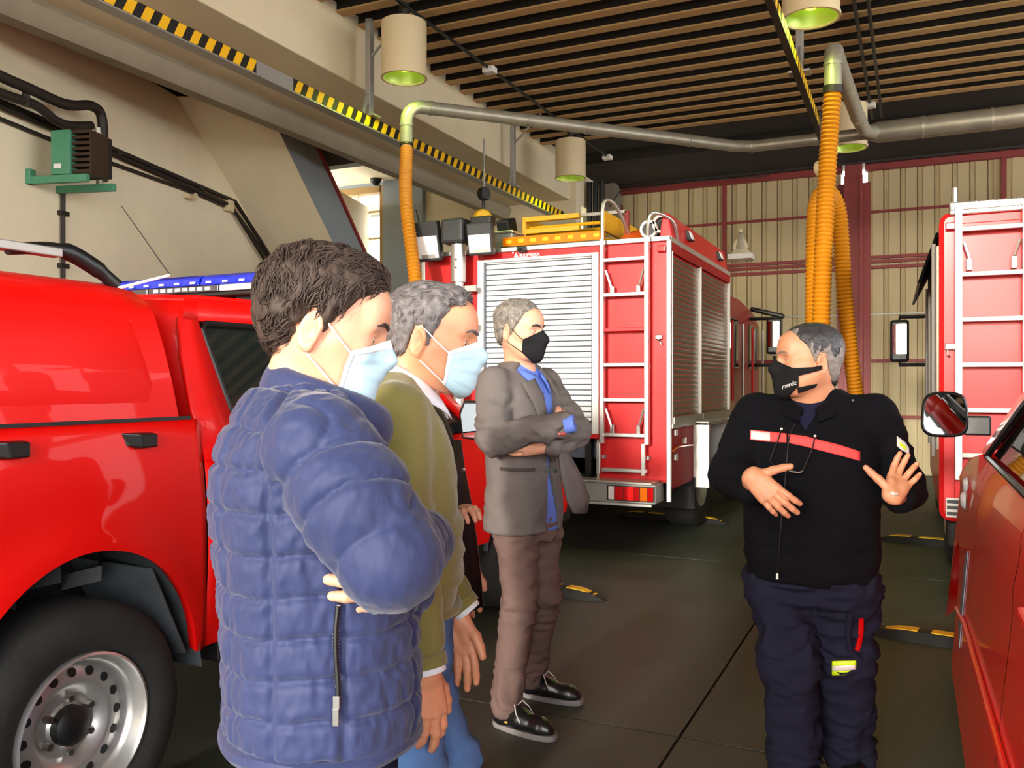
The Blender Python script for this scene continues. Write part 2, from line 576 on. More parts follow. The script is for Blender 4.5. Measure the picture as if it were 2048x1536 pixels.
# ---- rear doors: corrugated sheets in red frames
BW = 15.0
def rear_door(name, x0, x1, label, posts):
    root = struct(thing(name, label, 'door', ((x0 + x1) / 2, BW, 0)))
    del root['category']
    n = max(1, round((x1 - x0 - 0.06) / 0.25))
    w = (x1 - x0 - 0.06) / n
    prof = []
    p0 = x0 + 0.03
    a = 0.008
    poly = [(p0 + a, BW + 0.10, 0), (p0 + a, BW + 0.035, 0), (p0 + 0.05, BW + 0.03, 0), (p0 + 0.055, BW + 0.045, 0), (p0 + 0.075, BW + 0.045, 0), (p0 + 0.08, BW + 0.03, 0), (p0 + w - a, BW + 0.035, 0), (p0 + w - a, BW + 0.10, 0)]
    first = MB().prism(poly, (0, 0, 0.02), (0, 0, 4.9)).build('panel', 'door_panel', root)
    pieces('panel', first, [(w * k, 0, 0) for k in range(1, n)])
    boxo('backing', x0 + 0.03, x1 - 0.03, BW + 0.09, BW + 0.12, 0.0, 4.9, 'door_panel', root)
    boxo('jamb', x0 - 0.08, x0 + 0.08, BW - 0.03, BW + 0.1, 0, 4.70, 'door_red', root)
    boxo('jamb', x1 - 0.08, x1 + 0.08, BW - 0.03, BW + 0.1, 0, 4.70, 'door_red', root)
    boxo('head_rail', x0, x1, BW - 0.06, BW + 0.1, 4.88, 5.0, 'door_red', root, bevel=0.01)
    boxo('rail', x0 + 0.08, x1 - 0.08, BW - 0.01, BW + 0.04, 4.20, 4.24, 'door_red', root)
    for zz in (3.30, 3.39, 3.46):
        boxo('rail', x0 + 0.08, x1 - 0.08, BW - 0.03, BW + 0.04, zz, zz + 0.05, 'door_red', root)
    boxo('rail', x0 + 0.08, x1 - 0.08, BW + 0.005, BW + 0.04, 2.56, 2.585, 'alu_dull', root)
    boxo('rail', x0 + 0.08, x1 - 0.08, BW - 0.01, BW + 0.04, 1.80, 1.85, 'door_red', root)
    boxo('rail', x0 + 0.08, x1 - 0.08, BW - 0.01, BW + 0.04, 0.9, 0.95, 'door_red', root)
    for xp in posts:
        boxo('post', xp - 0.035, xp + 0.035, BW - 0.02, BW + 0.04, 3.5, 4.9, 'door_red', root)
    return root
rear_door('door_1', -4.86, -1.04, 'tall sheet metal rear door with red frame behind the fire engine', (-2.95,))
rear_door('door_2', -0.70, 4.0, 'tall sheet metal rear door with red frame behind the far truck', (1.25, 2.9))
rear_door('door_3', 4.4, 8.7, 'tall sheet metal rear door near the side wall', (6.5,))
for i, xx in enumerate((-0.87, 4.2)):
    pc = struct(boxo('pillar_steel', xx - 0.13, xx + 0.13, BW - 0.14, BW + 0.12, 0, 5.0, 'door_red', bevel=0.008), 'dark red steel pillar between the rear doors')
    boxo('flange', xx + 0.09, xx + 0.14, BW - 0.17, BW - 0.12, 0, 4.8, 'door_red', pc, bevel=0.006)
    boxo('flange', xx - 0.14, xx - 0.09, BW - 0.17, BW - 0.12, 0, 4.8, 'door_red', pc, bevel=0.006)
struct(boxo('wall_back', -13, 9.0, BW + 0.125, BW + 0.35, 5.0, 5.45, 'concrete'), 'concrete strip above the rear doors')
struct(boxo('wall_back_corner', -5.4, -4.80, 14.6, BW + 0.3, 0, 5.2, 'concrete', bevel=0.01), 'rough concrete corner beside the rear door')
struct(boxo('wall_back_end', 8.7, 9.0, BW - 0.05, BW + 0.3, 0, 5.2, 'concrete'), 'concrete end of the rear wall')
wr_ = struct(boxo('wall_right', 8.9, 9.1, -4.2, 15.3, 0, 1.6, 'plaster'), 'unseen beige plastered wall with an added band of openings for daylight')  # out of view; high openings added to bring daylight onto the left wall
boxo('upper_strip', 8.9, 9.1, -4.2, 15.3, 4.9, 5.4, 'plaster', wr_)
for k in range(8):
    boxo('wall_pier', 8.9, 9.1, -4.2 + 2.75 * k, -3.95 + 2.75 * k, 1.6, 4.9, 'plaster', wr_)

# ---- open front of the garage behind the viewer
struct(boxo('lintel_front', -13, 9.0, -4.35, -4.05, 5.0, 5.6, 'plaster'), 'beige lintel above the open bays')
for xx in (-5.2, -0.6, 4.2, 8.8):
    struct(boxo('pillar_front', xx - 0.2, xx + 0.2, -4.4, -4.0, 0, 5.05, 'door_red'), 'red steel pillar between the open bays')

# ================================================================== CEILING FITTINGS
def lamp(x, y, label, dz=0.0):
    zb_, zt_ = 4.37 + dz, 4.90 + dz
    t = thing('pendant_lamp', label, 'lamp', (x, y, zb_), 'cylinder lamps under the ribbed ceiling')
    MB().lathe([(0.205, zb_), (0.215, zb_ + 0.01), (0.215, zt_ - 0.01), (0.19, zt_), (0.05, zt_ + 0.005)], (x, y, 0), n=36).build('housing', 'cream', t, smooth=True)
    MB().lathe([(0.222, zb_ - 0.006), (0.222, zb_ + 0.02), (0.198, zb_ + 0.02), (0.198, zb_ - 0.006), (0.222, zb_ - 0.006)], (x, y, 0), n=36).build('rim', 'cream', t, smooth=True)
    MB().lathe([(0.2, zb_ + 0.004), (0.17, zb_ + 0.10), (0.10, zb_ + 0.22), (0.05, zb_ + 0.26), (0.001, zb_ + 0.265)], (x, y, 0), n=36).build('reflector', 'lamp_inner', t, smooth=True)
    MB().lathe([(0.001, zb_ + 0.06), (0.04, zb_ + 0.075), (0.05, zb_ + 0.12), (0.03, zb_ + 0.2), (0.02, zb_ + 0.25)], (x, y, 0), n=20).build('bulb', 'lamp_glow', t, smooth=True)
    MB().cyl((x, y, zt_), (x, y, 5.08), 0.05, n=14).build('stem', 'dark_metal', t, smooth=True)
    ld = bpy.data.lights.new('lamp_light', 'SPOT')
    ld.energy = 22
    ld.color = (0.72, 1.0, 0.18)
    ld.spot_size = R(150)
    ld.spot_blend = 0.6
    ld.shadow_soft_size = 0.06
    lo = bpy.data.objects.new('lamp_light', ld)
    COL.objects.link(lo)
    lo.parent = t
    lo.location = (0, 0, 0.03)
    return t
LX0, LX1 = -4.40, -0.72
lamp(LX0, 7.0, 'cream cylinder lamp over the elbow of the thin duct, with green glow')
lamp(LX0, 11.4, 'cream cylinder lamp in front of the beam end, above the fire engine roof')
lamp(LX1, 7.03, 'cream cylinder lamp above the thick yellow hose, cut by the picture edge', -0.08)
lamp(LX1, 11.4, 'cream cylinder lamp half hidden behind the yellow hose and duct junction')

def rail(x, y0, y1, z, skip, label, back=0.06, flange='alu_dull'):
    t = thing('exhaust_rail', label, 'rail', (x, y0, z), 'overhead exhaust rails with warning stripes')
    prof = [(x - back, z), (x + 0.035, z), (x + 0.035, z + 0.115), (x - back, z + 0.115)]
    MB().prism([(a, 0, b) for a, b in prof], (0, y0, 0), (0, y1, 0)).build('channel', 'stripe_black', t)
    MB().box(x - back - 0.01, x + 0.045, y0, y1, z - 0.012, z).build('bottom_flange', flange, t)
    if skip[1] < 50:
        MB().box(x + 0.036, x + 0.04, skip[0] + 0.02, skip[1] - 0.02, z + 0.004, z + 0.112).build('plain_cover', 'alu_dull', t)
    w = 0.075
    st = MB().prism([(x + 0.0355, 0, z + 0.006), (x + 0.0355, w, z + 0.006), (x + 0.0355, w + 0.05, z + 0.11), (x + 0.0355, 0.05, z + 0.11)], (0, 0, 0), (0.003, 0, 0)).build('stripe', 'yellow', t)
    st.location = Vector(st.location) + Vector((0, y0 + 0.1, 0))
    pieces('stripe', st, [(0, 0.15 * k, 0) for k in range(1, int((y1 - y0 - 0.2) / 0.15)) if not (skip[0] < y0 + 0.1 + 0.15 * k < skip[1])])
    return t
rail(-4.93, 0.2, 12.4, 4.0, (5.5, 6.0), 'striped exhaust rail hung beside the long concrete beam')
rail(-0.90, 0.2, 10.0, 4.05, (90, 91), 'striped exhaust rail hung above the standing group, beside the thick yellow hose', 0.0, 'pipe_black')

def post(x, y, z, label, brace=1):
    t = thing('rail_hanger', label, 'hanger', (x, y, z), 'steel posts carrying the exhaust rails')
    MB().box(x - 0.03, x + 0.03, y - 0.035, y + 0.035, z + 0.115, 5.10).build('post', 'alu_dull', t, bevel=0.004)
    MB().box(x - 0.09, x + 0.09, y - 0.07, y + 0.07, z + 0.115, z + 0.135).build('foot_plate', 'alu_dull', t)
    MB().bar((x, y - 0.12, z + 0.135), (x, y - 0.02, z + 0.34), 0.02, 0.04).build('gusset', 'alu_dull', t)
    MB().bar((x + 0.02, y, 4.72), (x + 0.42 * brace, y, 5.07), 0.02, 0.02).build('brace', 'alu_dull', t)
    return t
post(-4.93, 7.2, 4.0, 'grey steel post beside the first cylinder lamp, carrying the striped rail')
post(-4.93, 10.6, 4.0, 'grey steel post further along the beam, carrying the striped rail')
post(-0.90, 7.9, 4.05, 'pale post behind the thick yellow hose, carrying the striped rail')

# ---- exhaust ducts
DZ = 4.22
def duct(name, pts, r, label, bands):
    t = thing(name, label, 'duct', pts[0], 'galvanised exhaust ducts')
    MB().tube(pts, r, 18).build('pipe', 'galv', t, smooth=True)
    for a, b in bands:
        a, b = Vector(a), Vector(b)
        d = (b - a).normalized()
        MB().cyl(a - d * 0.012, a + d * 0.012, (max(r) if hasattr(r, '__len__') else r) + 0.006, n=18).build('joint_band', 'galv', t, smooth=True)
    return t
A0 = Vector((-4.56, 7.30, DZ)); B0 = Vector((-1.9, 10.15, DZ)); B1 = Vector((-1.7, 10.27, DZ)); C0 = Vector((-0.35, 10.28, DZ))
dirAB = (B0 - A0).normalized()
elb = [A0 + Vector((0, 0, -0.42)), A0 + Vector((0, 0, -0.16))] + [A0 + Vector((0, 0, -0.16)) + dirAB * (0.16 * (1 - math.cos(a))) + Vector((0, 0, 0.16 * math.sin(a))) for a in (0.3, 0.6, 0.9, 1.2, 1.45)]
path = elb + [A0 + dirAB * k for k in (0.4, 1.0, 1.8, 2.6)] + [B0, B1, C0]
duct('exhaust_duct', path, 0.065, 'thin galvanised duct crossing from the elbow to the far junction',
     [(A0 + Vector((0, 0, -0.2)), A0), (A0 + dirAB * 0.25, B0), (A0 + dirAB * 1.3, B0), (A0 + dirAB * 2.0, B0), (A0 + dirAB * 3.3, B0), (B1, C0), (Vector((-1.0, 10.28, DZ)), C0)])
duct('exhaust_duct', [C0 + Vector((-0.12, 0, 0)), C0, Vector((8.8, 10.28, DZ))], [0.07, 0.115, 0.115], 'thick galvanised main duct running off to the side wall',
     [((x, 10.28, DZ), (9, 10.28, DZ)) for x in (0.1, 0.75, 1.5, 3.0)])
E0 = Vector((-0.60, 7.56, DZ + 0.02))
path = [E0 + Vector((0, 0, -0.38)), E0 + Vector((0, 0, -0.12)), E0 + Vector((0, 0.04, -0.03)), E0 + Vector((0, 0.13, 0.0)), Vector((-0.52, 9.6, DZ)), Vector((-0.48, 10.05, DZ - 0.02)), Vector((-0.36, 10.25, DZ - 0.01))]
duct('exhaust_duct', path, 0.07, 'short galvanised duct from the thick yellow hose back to the junction',
     [(E0 + Vector((0, 0, -0.15)), E0), (E0 + Vector((0, 0.15, 0)), Vector((-0.52, 9.6, DZ))), (Vector((-0.52, 9.6, DZ)), Vector((-0.48, 10.1, DZ)))])

def ribbed_hose(pts, r, pitch, label, n=16):
    pts = smooth_path(pts, 14)
    L = [0]
    for a, b in zip(pts, pts[1:]):
        L.append(L[-1] + (b - a).length)
    m = int(L[-1] / (pitch / 4))
    out, rad = [], []
    k = 0
    for i in range(m + 1):
        s = L[-1] * i / m
        while k < len(L) - 2 and L[k + 1] < s:
            k += 1
        f = (s - L[k]) / max(1e-9, L[k + 1] - L[k])
        out.append(pts[k].lerp(pts[k + 1], min(1, f)))
        rad.append(r * (0.85, 1.0, 1.06, 1.0)[i % 4])
    t = thing('exhaust_hose', label, 'hose', pts[-1], 'ribbed yellow exhaust hoses')
    MB().tube(out, rad, n).build('ribbed_tube', 'hose_yellow', t, smooth=True, angle=30)
    dv = (pts[0] - pts[1]).normalized()
    MB().cyl(pts[0] - dv * 0.03, pts[0] + dv * 0.03, r * 1.12, n=18).build('clamp', 'dark_metal', t, smooth=True)
    return t
ribbed_hose([A0 + Vector((0, 0, -0.40)), at(812, 400, 8.25), at(828, 540, 8.1), at(845, 700, 7.95), at(862, 900, 7.85), at(880, 1000, 7.8)], 0.062, 0.036,
            'single ribbed yellow hose hanging from the thin duct beside the side window')
ribbed_hose([E0 + Vector((0, 0, -0.36)), at(1655, 330, 7.15), at(1645, 560, 7.1), at(1640, 760, 7.1), at(1638, 960, 7.25), at(1628, 1000, 7.5), at(1622, 900, 7.75), at(1626, 700, 7.85), at(1628, 480, 7.9), at(1634, 405, 7.95), at(1655, 385, 8.05), at(1678, 430, 8.15), at(1690, 600, 8.2), at(1712, 790, 8.3), at(1735, 930, 8.4), at(1760, 1000, 8.45)], 0.072, 0.036,
            'thick looped ribbed yellow hose hanging behind the uniformed man')
bl = thing('hose_balancer', 'pale round cable balancer hanging by the striped rail above the yellow hose loop', 'balancer', at(1640, 337, 8.2))
bc = at(1640, 337, 8.2)
MB().lathe([(0.001, -0.035), (0.06, -0.035), (0.075, -0.02), (0.075, 0.02), (0.06, 0.035), (0.001, 0.035)], bc, (0.9, -0.4, 0), n=24).build('drum', 'cream', bl, smooth=True)
MB().cyl(bc + Vector((0, 0, 0.07)), Vector((bc.x, bc.y, 4.05)), 0.008, n=6).build('hook', 'dark_metal', bl)
MB().tube([bc + Vector((0, 0, -0.07)), at(1645, 470, 8.05), at(1652, 540, 8.0)], 0.005, 6).build('cable', 'black', bl)
b2 = at(968, 388, 10.6)
bl2 = thing('hose_balancer', 'dark cable balancer with a yellow hook block above the fire engine roof', 'balancer', b2)
MB().lathe([(0.001, -0.05), (0.07, -0.05), (0.085, -0.03), (0.085, 0.03), (0.07, 0.05), (0.001, 0.05)], b2, (0.9, -0.4, 0), n=24).build('drum', 'dark_metal', bl2, smooth=True)
MB().lathe([(0.001, -0.056), (0.06, -0.056), (0.06, -0.05)], b2, (0.9, -0.4, 0), n=24).build('cover', 'cream', bl2, smooth=True)
MB().cyl(b2 + Vector((0, 0, 0.08)), Vector((b2.x, b2.y, 4.47)), 0.012, n=6).build('hook', 'alu_dull', bl2)
MB().cyl(b2 + Vector((0, 0, -0.08)), at(970, 425, 10.6), 0.008, n=6).build('cable', 'black', bl2)

# ---- ceiling conduits and junction boxes
def conduit(pts, r, label, boxes=()):
    t = thing('conduit', label, 'conduit', pts[0])
    MB().tube(pts, r, 8).build('pipe', 'black', t, smooth=True)
    for b in boxes:
        MB().box(b[0] - 0.07, b[0] + 0.07, b[1] - 0.06, b[1] + 0.06, b[2] - 0.05, b[2] + 0.02).build('junction_box', 'white', t, bevel=0.01)
    return t
conduit([(-4.36, -2.5, 5.035), (-4.36, 13.15, 5.035)], 0.018, 'black conduit under the ribs above the lamps beside the beam', [(-4.36, 8.75, 5.03), (-4.36, 12.9, 5.03)])
conduit([(-0.50, -2.5, 5.035), (-0.50, 12.6, 5.035)], 0.018, 'black conduit under the ribs above the thick hose, with white boxes', [(-0.50, 11.9, 5.03)])
conduit([(-0.38, -2.5, 5.035), (-0.38, 12.6, 5.035)], 0.018, 'second black conduit running close beside the one with white boxes')
conduit([(-4.9, 14.6, 4.6), (-4.7, 14.6, 4.86), (-3.5, 14.65, 4.92), (-2.2, 14.7, 4.9), (-2.0, 14.72, 5.0)], 0.012, 'thin white cable sagging along the rear door head')
dp = thing('drain_pipe', 'cluster of black pipes bending down at the beam end', 'pipe', (-5.0, 13.9, 3.9))
for k in range(3):
    x = -5.02 + 0.11 * k
    MB().tube([(x, 13.9, 4.9), (x, 13.9, 4.15)] + arc((x - 0.25, 13.9, 4.15), (1, 0, 0), (0, 0, -1), 0.25, 15, 90, 5) + [(x - 0.9, 13.9, 3.90)], 0.05, 10).build('pipe', 'black', dp, smooth=True)

# ---- statue on the door rail
sp = Vector((-2.63, 14.75, 3.55))
st = thing('statue', 'small pale robed statue on a white plinth fixed to the rear door', 'statue', sp)
MB().box(sp.x - 0.2, sp.x + 0.2, sp.y - 0.1, sp.y + 0.2, sp.z, sp.z + 0.09).build('plinth', 'white', st, bevel=0.01)
MB().lathe([(0.17, 0.09), (0.15, 0.12), (0.12, 0.16)], sp, n=16, cap=True).build('base', 'statue', st, smooth=True)
robe = []
for z, rx, ry in ((0.13, 0.085, 0.07), (0.2, 0.075, 0.06), (0.3, 0.066, 0.05), (0.38, 0.058, 0.045), (0.43, 0.035, 0.035), (0.455, 0.02, 0.02)):
    robe.append([sp + Vector((rx * math.cos(a * math.pi / 8) * (1 + 0.06 * (a % 2)), ry * math.sin(a * math.pi / 8), z)) for a in range(16)])
MB().loft(robe).build('robe', 'statue_robe', st, smooth=True, angle=60)
for s in (-1, 1):
    MB().loft([[sp + Vector((s * (0.065 + 0.035 * math.sin(q * 1.3) + dx), dy - 0.01, 0.14 + q * 0.07 - 0.018 * abs(dx) * 20)) for dx, dy in ((-0.025, -0.02), (0.025, -0.02), (0.025, 0.03), (-0.025, 0.03))] for q in range(4)]).build('veil', 'statue', st, smooth=True)
MB().lathe([(0.001, 0.44), (0.022, 0.45), (0.030, 0.475), (0.026, 0.5), (0.012, 0.52), (0.001, 0.523)], sp, n=14).build('head', 'statue', st, smooth=True)

# ================================================================== SIDE WALL FITTINGS
hc = atW(62, 318, 0.0)
ht, hz = wall_t(hc), hc.z
heater = thing('unit_heater', 'green wall mounted unit heater with brown fins on brackets', 'heater', wall_pt(ht, hz - 0.3, 0.2))
def wbox(mb, t0, t1, o0, o1, z0, z1):
    mb.obox(wall_pt((t0 + t1) / 2, (z0 + z1) / 2, (o0 + o1) / 2), WU * (t1 - t0) / 2, WN * (o1 - o0) / 2, Vector((0, 0, (z1 - z0) / 2)))
    return mb
wbox(MB(), ht - 0.06, ht + 0.22, 0.24, 0.42, hz - 0.16, hz + 0.22).build('fan_box', 'heater_green', heater, bevel=0.008)
fin = wbox(MB(), ht - 0.03, ht + 0.2, 0.425, 0.60, hz - 0.145, hz - 0.120).build('fin', 'fin', heater)
pieces('fin', fin, [(0, 0, 0.048 * k) for k in range(1, 8)])
wbox(MB(), ht - 0.04, ht + 0.21, 0.60, 0.61, hz - 0.16, hz + 0.20).build('end_plate', 'fin', heater)
wbox(MB(), ht - 0.063, ht - 0.06, 0.27, 0.34, hz - 0.11, hz - 0.07).build('label_plate', 'white', heater)
wbox(MB(), ht + 0.20, ht + 0.23, 0.30, 0.62, hz - 0.15, hz + 0.2).build('coil_core', 'dark_metal', heater)
for tt in (ht - 0.06, ht + 0.30):
    wbox(MB(), tt, tt + 0.05, 0.0, 0.58, hz - 0.23, hz - 0.165).build('bracket_arm', 'heater_green', heater, bevel=0.004)
wbox(MB(), ht - 0.07, ht + 0.0, 0.0, 0.05, hz - 0.23, hz - 0.10).build('wall_foot', 'heater_green', heater, bevel=0.004)
MB().tube([atW(195, 255, 0.3), atW(200, 285, 0.3), atW(198, 350, 0.3), atW(200, 382, 0.3)], 0.03, 10).build('coupling', 'galv', heater, smooth=True)
def wpath(pts, o):
    return [atW(px, py, o) for px, py in pts]
p = thing('heating_pipe', 'thick black insulated pipe looping down beside the green heater', 'pipe', atW(0, 152, 0.12), 'black pipes on the side wall')
MB().tube(smooth_path(wpath([(-60, 118), (0, 152), (60, 178), (120, 205), (150, 211), (180, 211), (200, 225), (206, 260), (206, 310), (205, 362)], 0.3), 6), 0.045, 12).build('pipe', 'pipe_black', p, smooth=True)
p = thing('heating_pipe', 'thick black insulated pipe feeding the top of the green heater', 'pipe', atW(0, 190, 0.12), 'black pipes on the side wall')
MB().tube(smooth_path(wpath([(-60, 150), (0, 186), (70, 210), (110, 240), (140, 251), (182, 251)], 0.25), 6), 0.04, 12).build('pipe', 'pipe_black', p, smooth=True)
MB().cyl(atW(52, 180, 0.26), atW(52, 212, 0.26), 0.03, n=10).build('tie', 'pipe_black', p)
p = thing('wall_pipe', 'upper pair of dark pipes running down the side wall to the pier', 'pipe', atW(0, 205, 0.05), 'black pipes on the side wall')
MB().tube(wpath([(-60, 176), (0, 203), (212, 292), (300, 330), (470, 403), (520, 480), (575, 570), (620, 640)], 0.06), 0.026, 10).build('pipe', 'pipe_black', p, smooth=True)
MB().tube(wpath([(-60, 184), (0, 212), (212, 301), (300, 339), (462, 411), (505, 480), (560, 570), (600, 640)], 0.06), 0.022, 10).build('pipe', 'pipe_black', p, smooth=True)
for q in ((300, 334), (235, 306), (400, 378)):
    MB().cyl(atW(q[0] - 4, q[1] - 2, 0.06), atW(q[0] + 4, q[1] + 2, 0.06), 0.035, n=10).build('collar', 'pipe_black', p)
p = thing('wall_pipe', 'thin dark conduit below the paired pipes on the side wall', 'conduit', atW(0, 237, 0.05), 'black pipes on the side wall')
MB().tube(wpath([(-60, 208), (0, 237), (110, 282), (212, 322), (360, 375), (400, 390), (448, 412)], 0.03), 0.018, 8).build('pipe', 'pipe_black', p, smooth=True)
c = atW(458, 412, 0.05)
MB().obox(c, WU * 0.07, WN * 0.04, Vector((0, 0, 0.07))).build('junction_box', 'cream', p, bevel=0.01)
MB().tube(wpath([(468, 420), (505, 470), (545, 530), (590, 600)], 0.03), 0.018, 8).build('pipe', 'pipe_black', p, smooth=True)
p = thing('wall_pipe', 'dark vertical conduit dropping below the green heater', 'conduit', atW(127, 560, 0.03), 'black pipes on the side wall')
MB().tube([atW(127, 375, 0.03), atW(126, 430, 0.03), atW(127, 760, 0.03)], 0.02, 8).build('pipe', 'pipe_black', p, smooth=True)
for y in (427, 532):
    MB().obox(atW(126, y, 0.02), WU * 0.05, WN * 0.03, Vector((0, 0, 0.02))).build('clip', 'dark_metal', p)
c = atW(378, 394, 0.03)
p = thing('wall_socket', 'small cream siren box below the conduit on the side wall', 'fitting', c)
MB().obox(c, WU * 0.08, WN * 0.03, Vector((0, 0, 0.025))).build('body', 'cream', p, bevel=0.01)
MB().cyl(c + WN * 0.03, c + WN * 0.09, 0.025, 0.045, n=12).build('horn', 'cream', p)

# ================================================================== WHEEL STOPS
def wheel_stop(p0, p1, label):
    """rubber stop lying on the floor between two points, tapered ends, yellow strips"""
    a, b = Vector((p0[0], p0[1], 0)), Vector((p1[0], p1[1], 0))
    d = (b - a).normalized()
    s = Vector((-d.y, d.x, 0))
    L = (b - a).length
    t = thing('wheel_stop', label, 'wheel stop', a, 'rubber wheel stops on the floor')
    def ring(q, w, h):
        c = a + d * q
        return [c - s * w, c - s * w * 0.55 + Vector((0, 0, h)), c + s * w * 0.55 + Vector((0, 0, h)), c + s * w]
    MB().loft([ring(0, 0.03, 0.006), ring(0.10, 0.07, 0.045), ring(0.2, 0.075, 0.055), ring(L - 0.2, 0.075, 0.055), ring(L - 0.10, 0.07, 0.045), ring(L, 0.03, 0.006)]).build('rubber_body', 'rubber', t, bevel=0.006)
    n = max(2, int(round(L / 0.33)))
    for k in range(n):
        q0 = 0.04 + (L - 0.08) * k / n + 0.035
        q1 = 0.04 + (L - 0.08) * (k + 1) / n - 0.035
        def zz(q):
            e = min(q, L - q)
            return 0.0075 + 0.05 * min(1, max(0, (e - 0.0) / 0.2)) ** 0.7
        def ww(q):
            e = min(q, L - q)
            return 0.012 + 0.028 * min(1, e / 0.2)
        rings = []
        for f in (0, 0.25, 0.5, 0.75, 1):
            q = q0 + (q1 - q0) * f
            c = a + d * q
            rings.append([c - s * ww(q) + Vector((0, 0, zz(q))), c + s * ww(q) + Vector((0, 0, zz(q))), c + s * ww(q) + Vector((0, 0, zz(q) + 0.005)), c - s * ww(q) + Vector((0, 0, zz(q) + 0.005))])
        MB().loft(rings).build('yellow_strip', 'yellow', t)
    return t
wheel_stop((-2.95, 9.12), (-1.72, 8.97), 'yellow and black wheel stop behind the rear wheel of the fire engine')
wheel_stop((-0.32, 8.72), (0.95, 8.50), 'yellow and black wheel stop under the far red truck with ladder')
wheel_stop((-0.26, 5.43), (0.95, 5.24), 'yellow and black wheel stop at the front of the near red van')
wheel_stop((-3.05, 5.66), (-1.86, 5.47), 'yellow and black wheel stop showing beside the brown trousers')
# ================================================================== VEHICLES
def wheel(parent, c, side, rt, wt, rr, rimmat='wheel_steel', holes=16, nuts=6, hub='black', wall=True):
    """a wheel: side = +1 when its outer face looks to +X; returns its tyre part"""
    c = Vector(c)
    ax = (side, 0, 0)
    h = wt / 2
    ty = MB().lathe([(rr + 0.005, -h * 0.8), (rr + 0.03, -h), (rt - 0.06, -h * 1.02), (rt - 0.02, -h * 0.9), (rt, -h * 0.7), (rt, h * 0.7), (rt - 0.02, h * 0.9), (rt - 0.06, h * 1.02), (rr + 0.06, h * 1.03), (rr + 0.02, h * 0.95), (rr - 0.005, h * 0.8), (rr - 0.005, -h * 0.8)], c, ax, n=56).build('tyre', 'tyre', parent, smooth=True, angle=50)
    k = rr / 0.225
    f = h / 0.13
    rim = MB().lathe([(rr, h * 0.80), (rr * 1.0, h * 0.97), (rr * 0.965, h * 0.99), (rr * 0.935, h * 0.9), (rr * 0.915, h * 0.62), (rr * 0.87, h * 0.50), (rr * 0.845, h * 0.48), (rr * 0.84, h * 0.30), (rr * 0.80, h * 0.33), (rr * 0.62, h * 0.46), (rr * 0.55, h * 0.44), (rr * 0.42, h * 0.22), (rr * 0.30, h * 0.20), (rr * 0.26, h * 0.28), (rr * 0.001, h * 0.28)], c, ax, n=56).build('rim', rimmat, ty, smooth=True, angle=35)
    MB().lathe([(rr * 0.99, -h * 0.7), (rr * 0.9, -h * 0.6), (0.001, -h * 0.6)], c, ax, n=32).build('rim_back', 'dark_metal', ty)
    X = Vector(ax)
    if holes:
        n_ = Vector((0, 0, 1))
        hole = None
        for q in range(holes):
            a = 2 * math.pi * q / holes
            rad = Vector((0, math.cos(a), math.sin(a)))
            p = c + rad * rr * 0.71 + X * h * 0.385
            nn = (X + rad * 0.18).normalized()
            MB().cyl(p - nn * 0.01, p + nn * 0.006, rr * 0.064, n=14).build('vent_disc', 'black', ty)  # black disc standing in for the shaded depth of a hole
    for q in range(nuts):
        a = 2 * math.pi * (q + 0.5) / nuts
        rad = Vector((0, math.cos(a), math.sin(a)))
        p = c + rad * rr * 0.36
        MB().cyl(p + X * h * 0.2, p + X * h * 0.42, 0.013 * k, 0.011 * k, n=6).build('wheel_nut', 'steel', ty)
    MB().lathe([(rr * 0.27, h * 0.2), (rr * 0.26, h * 0.5), (rr * 0.18, h * 0.6), (0.001, h * 0.6)], c, ax, n=20).build('hub_cap', hub, ty, smooth=True)
    return ty

# ------------------------------------------------------------------ pickup with hard canopy
PC = -3.23                      # centre line
pk = thing('pickup_truck', 'bright red pickup with hard canopy, blue light bar and steel wheels', 'pickup', (PC, 3.3, 0))
def hw_body(z):
    return 0.93 - 0.045 * ((z - 0.88) / 0.45) ** 2
AY, AZ, ARY, ARZ = 1.85, 0.40, 0.455, 0.535   # rear arch
FY = 5.07                                     # front axle
def arch_z(y, cy):
    u = (y - cy) / ARY
    return AZ + ARZ * math.sqrt(1 - u * u) if abs(u) < 1 else 0.0
def side_panel(y0, y1, zt, zb, cy, ny=70, nz=12):
    """flank surface (right-hand side, +X) with a wheel arch cut"""
    ys = sorted(set([y0 + (y1 - y0) * i / ny for i in range(ny + 1)] + [min(max(cy + ARY * math.cos(R(a)), y0), y1) for a in range(0, 181, 5)]))
    P = []
    for y in ys:
        top = zt(y) if callable(zt) else zt
        lo = max(zb, arch_z(y, cy))
        row = []
        for j in range(nz + 1):
            z = lo + (top - lo) * j / nz
            u = math.hypot((y - cy) / ARY, (z - AZ) / ARZ)
            fl = 0.022 * math.exp(-((u - 1) / 0.16) ** 2) if z > 0.3 else 0
            row.append(Vector((PC + hw_body(z) + fl, y, z)))
        # lip turned inward
        P.append([row[0] + Vector((-0.035, 0, 0.012))] + row)
    return P
def mirror_P(P):
    return [[Vector((2 * PC - p.x, p.y, p.z)) for p in row] for row in P]
P = side_panel(0.72, 2.335, 1.325, 0.50, AY)
MB().grid(P).build('bed_side', 'red', pk, smooth=True, thick=0.004, angle=45)
MB().grid(mirror_P(P)).build('bed_side', 'red', pk, smooth=True, thick=0.004, angle=45)
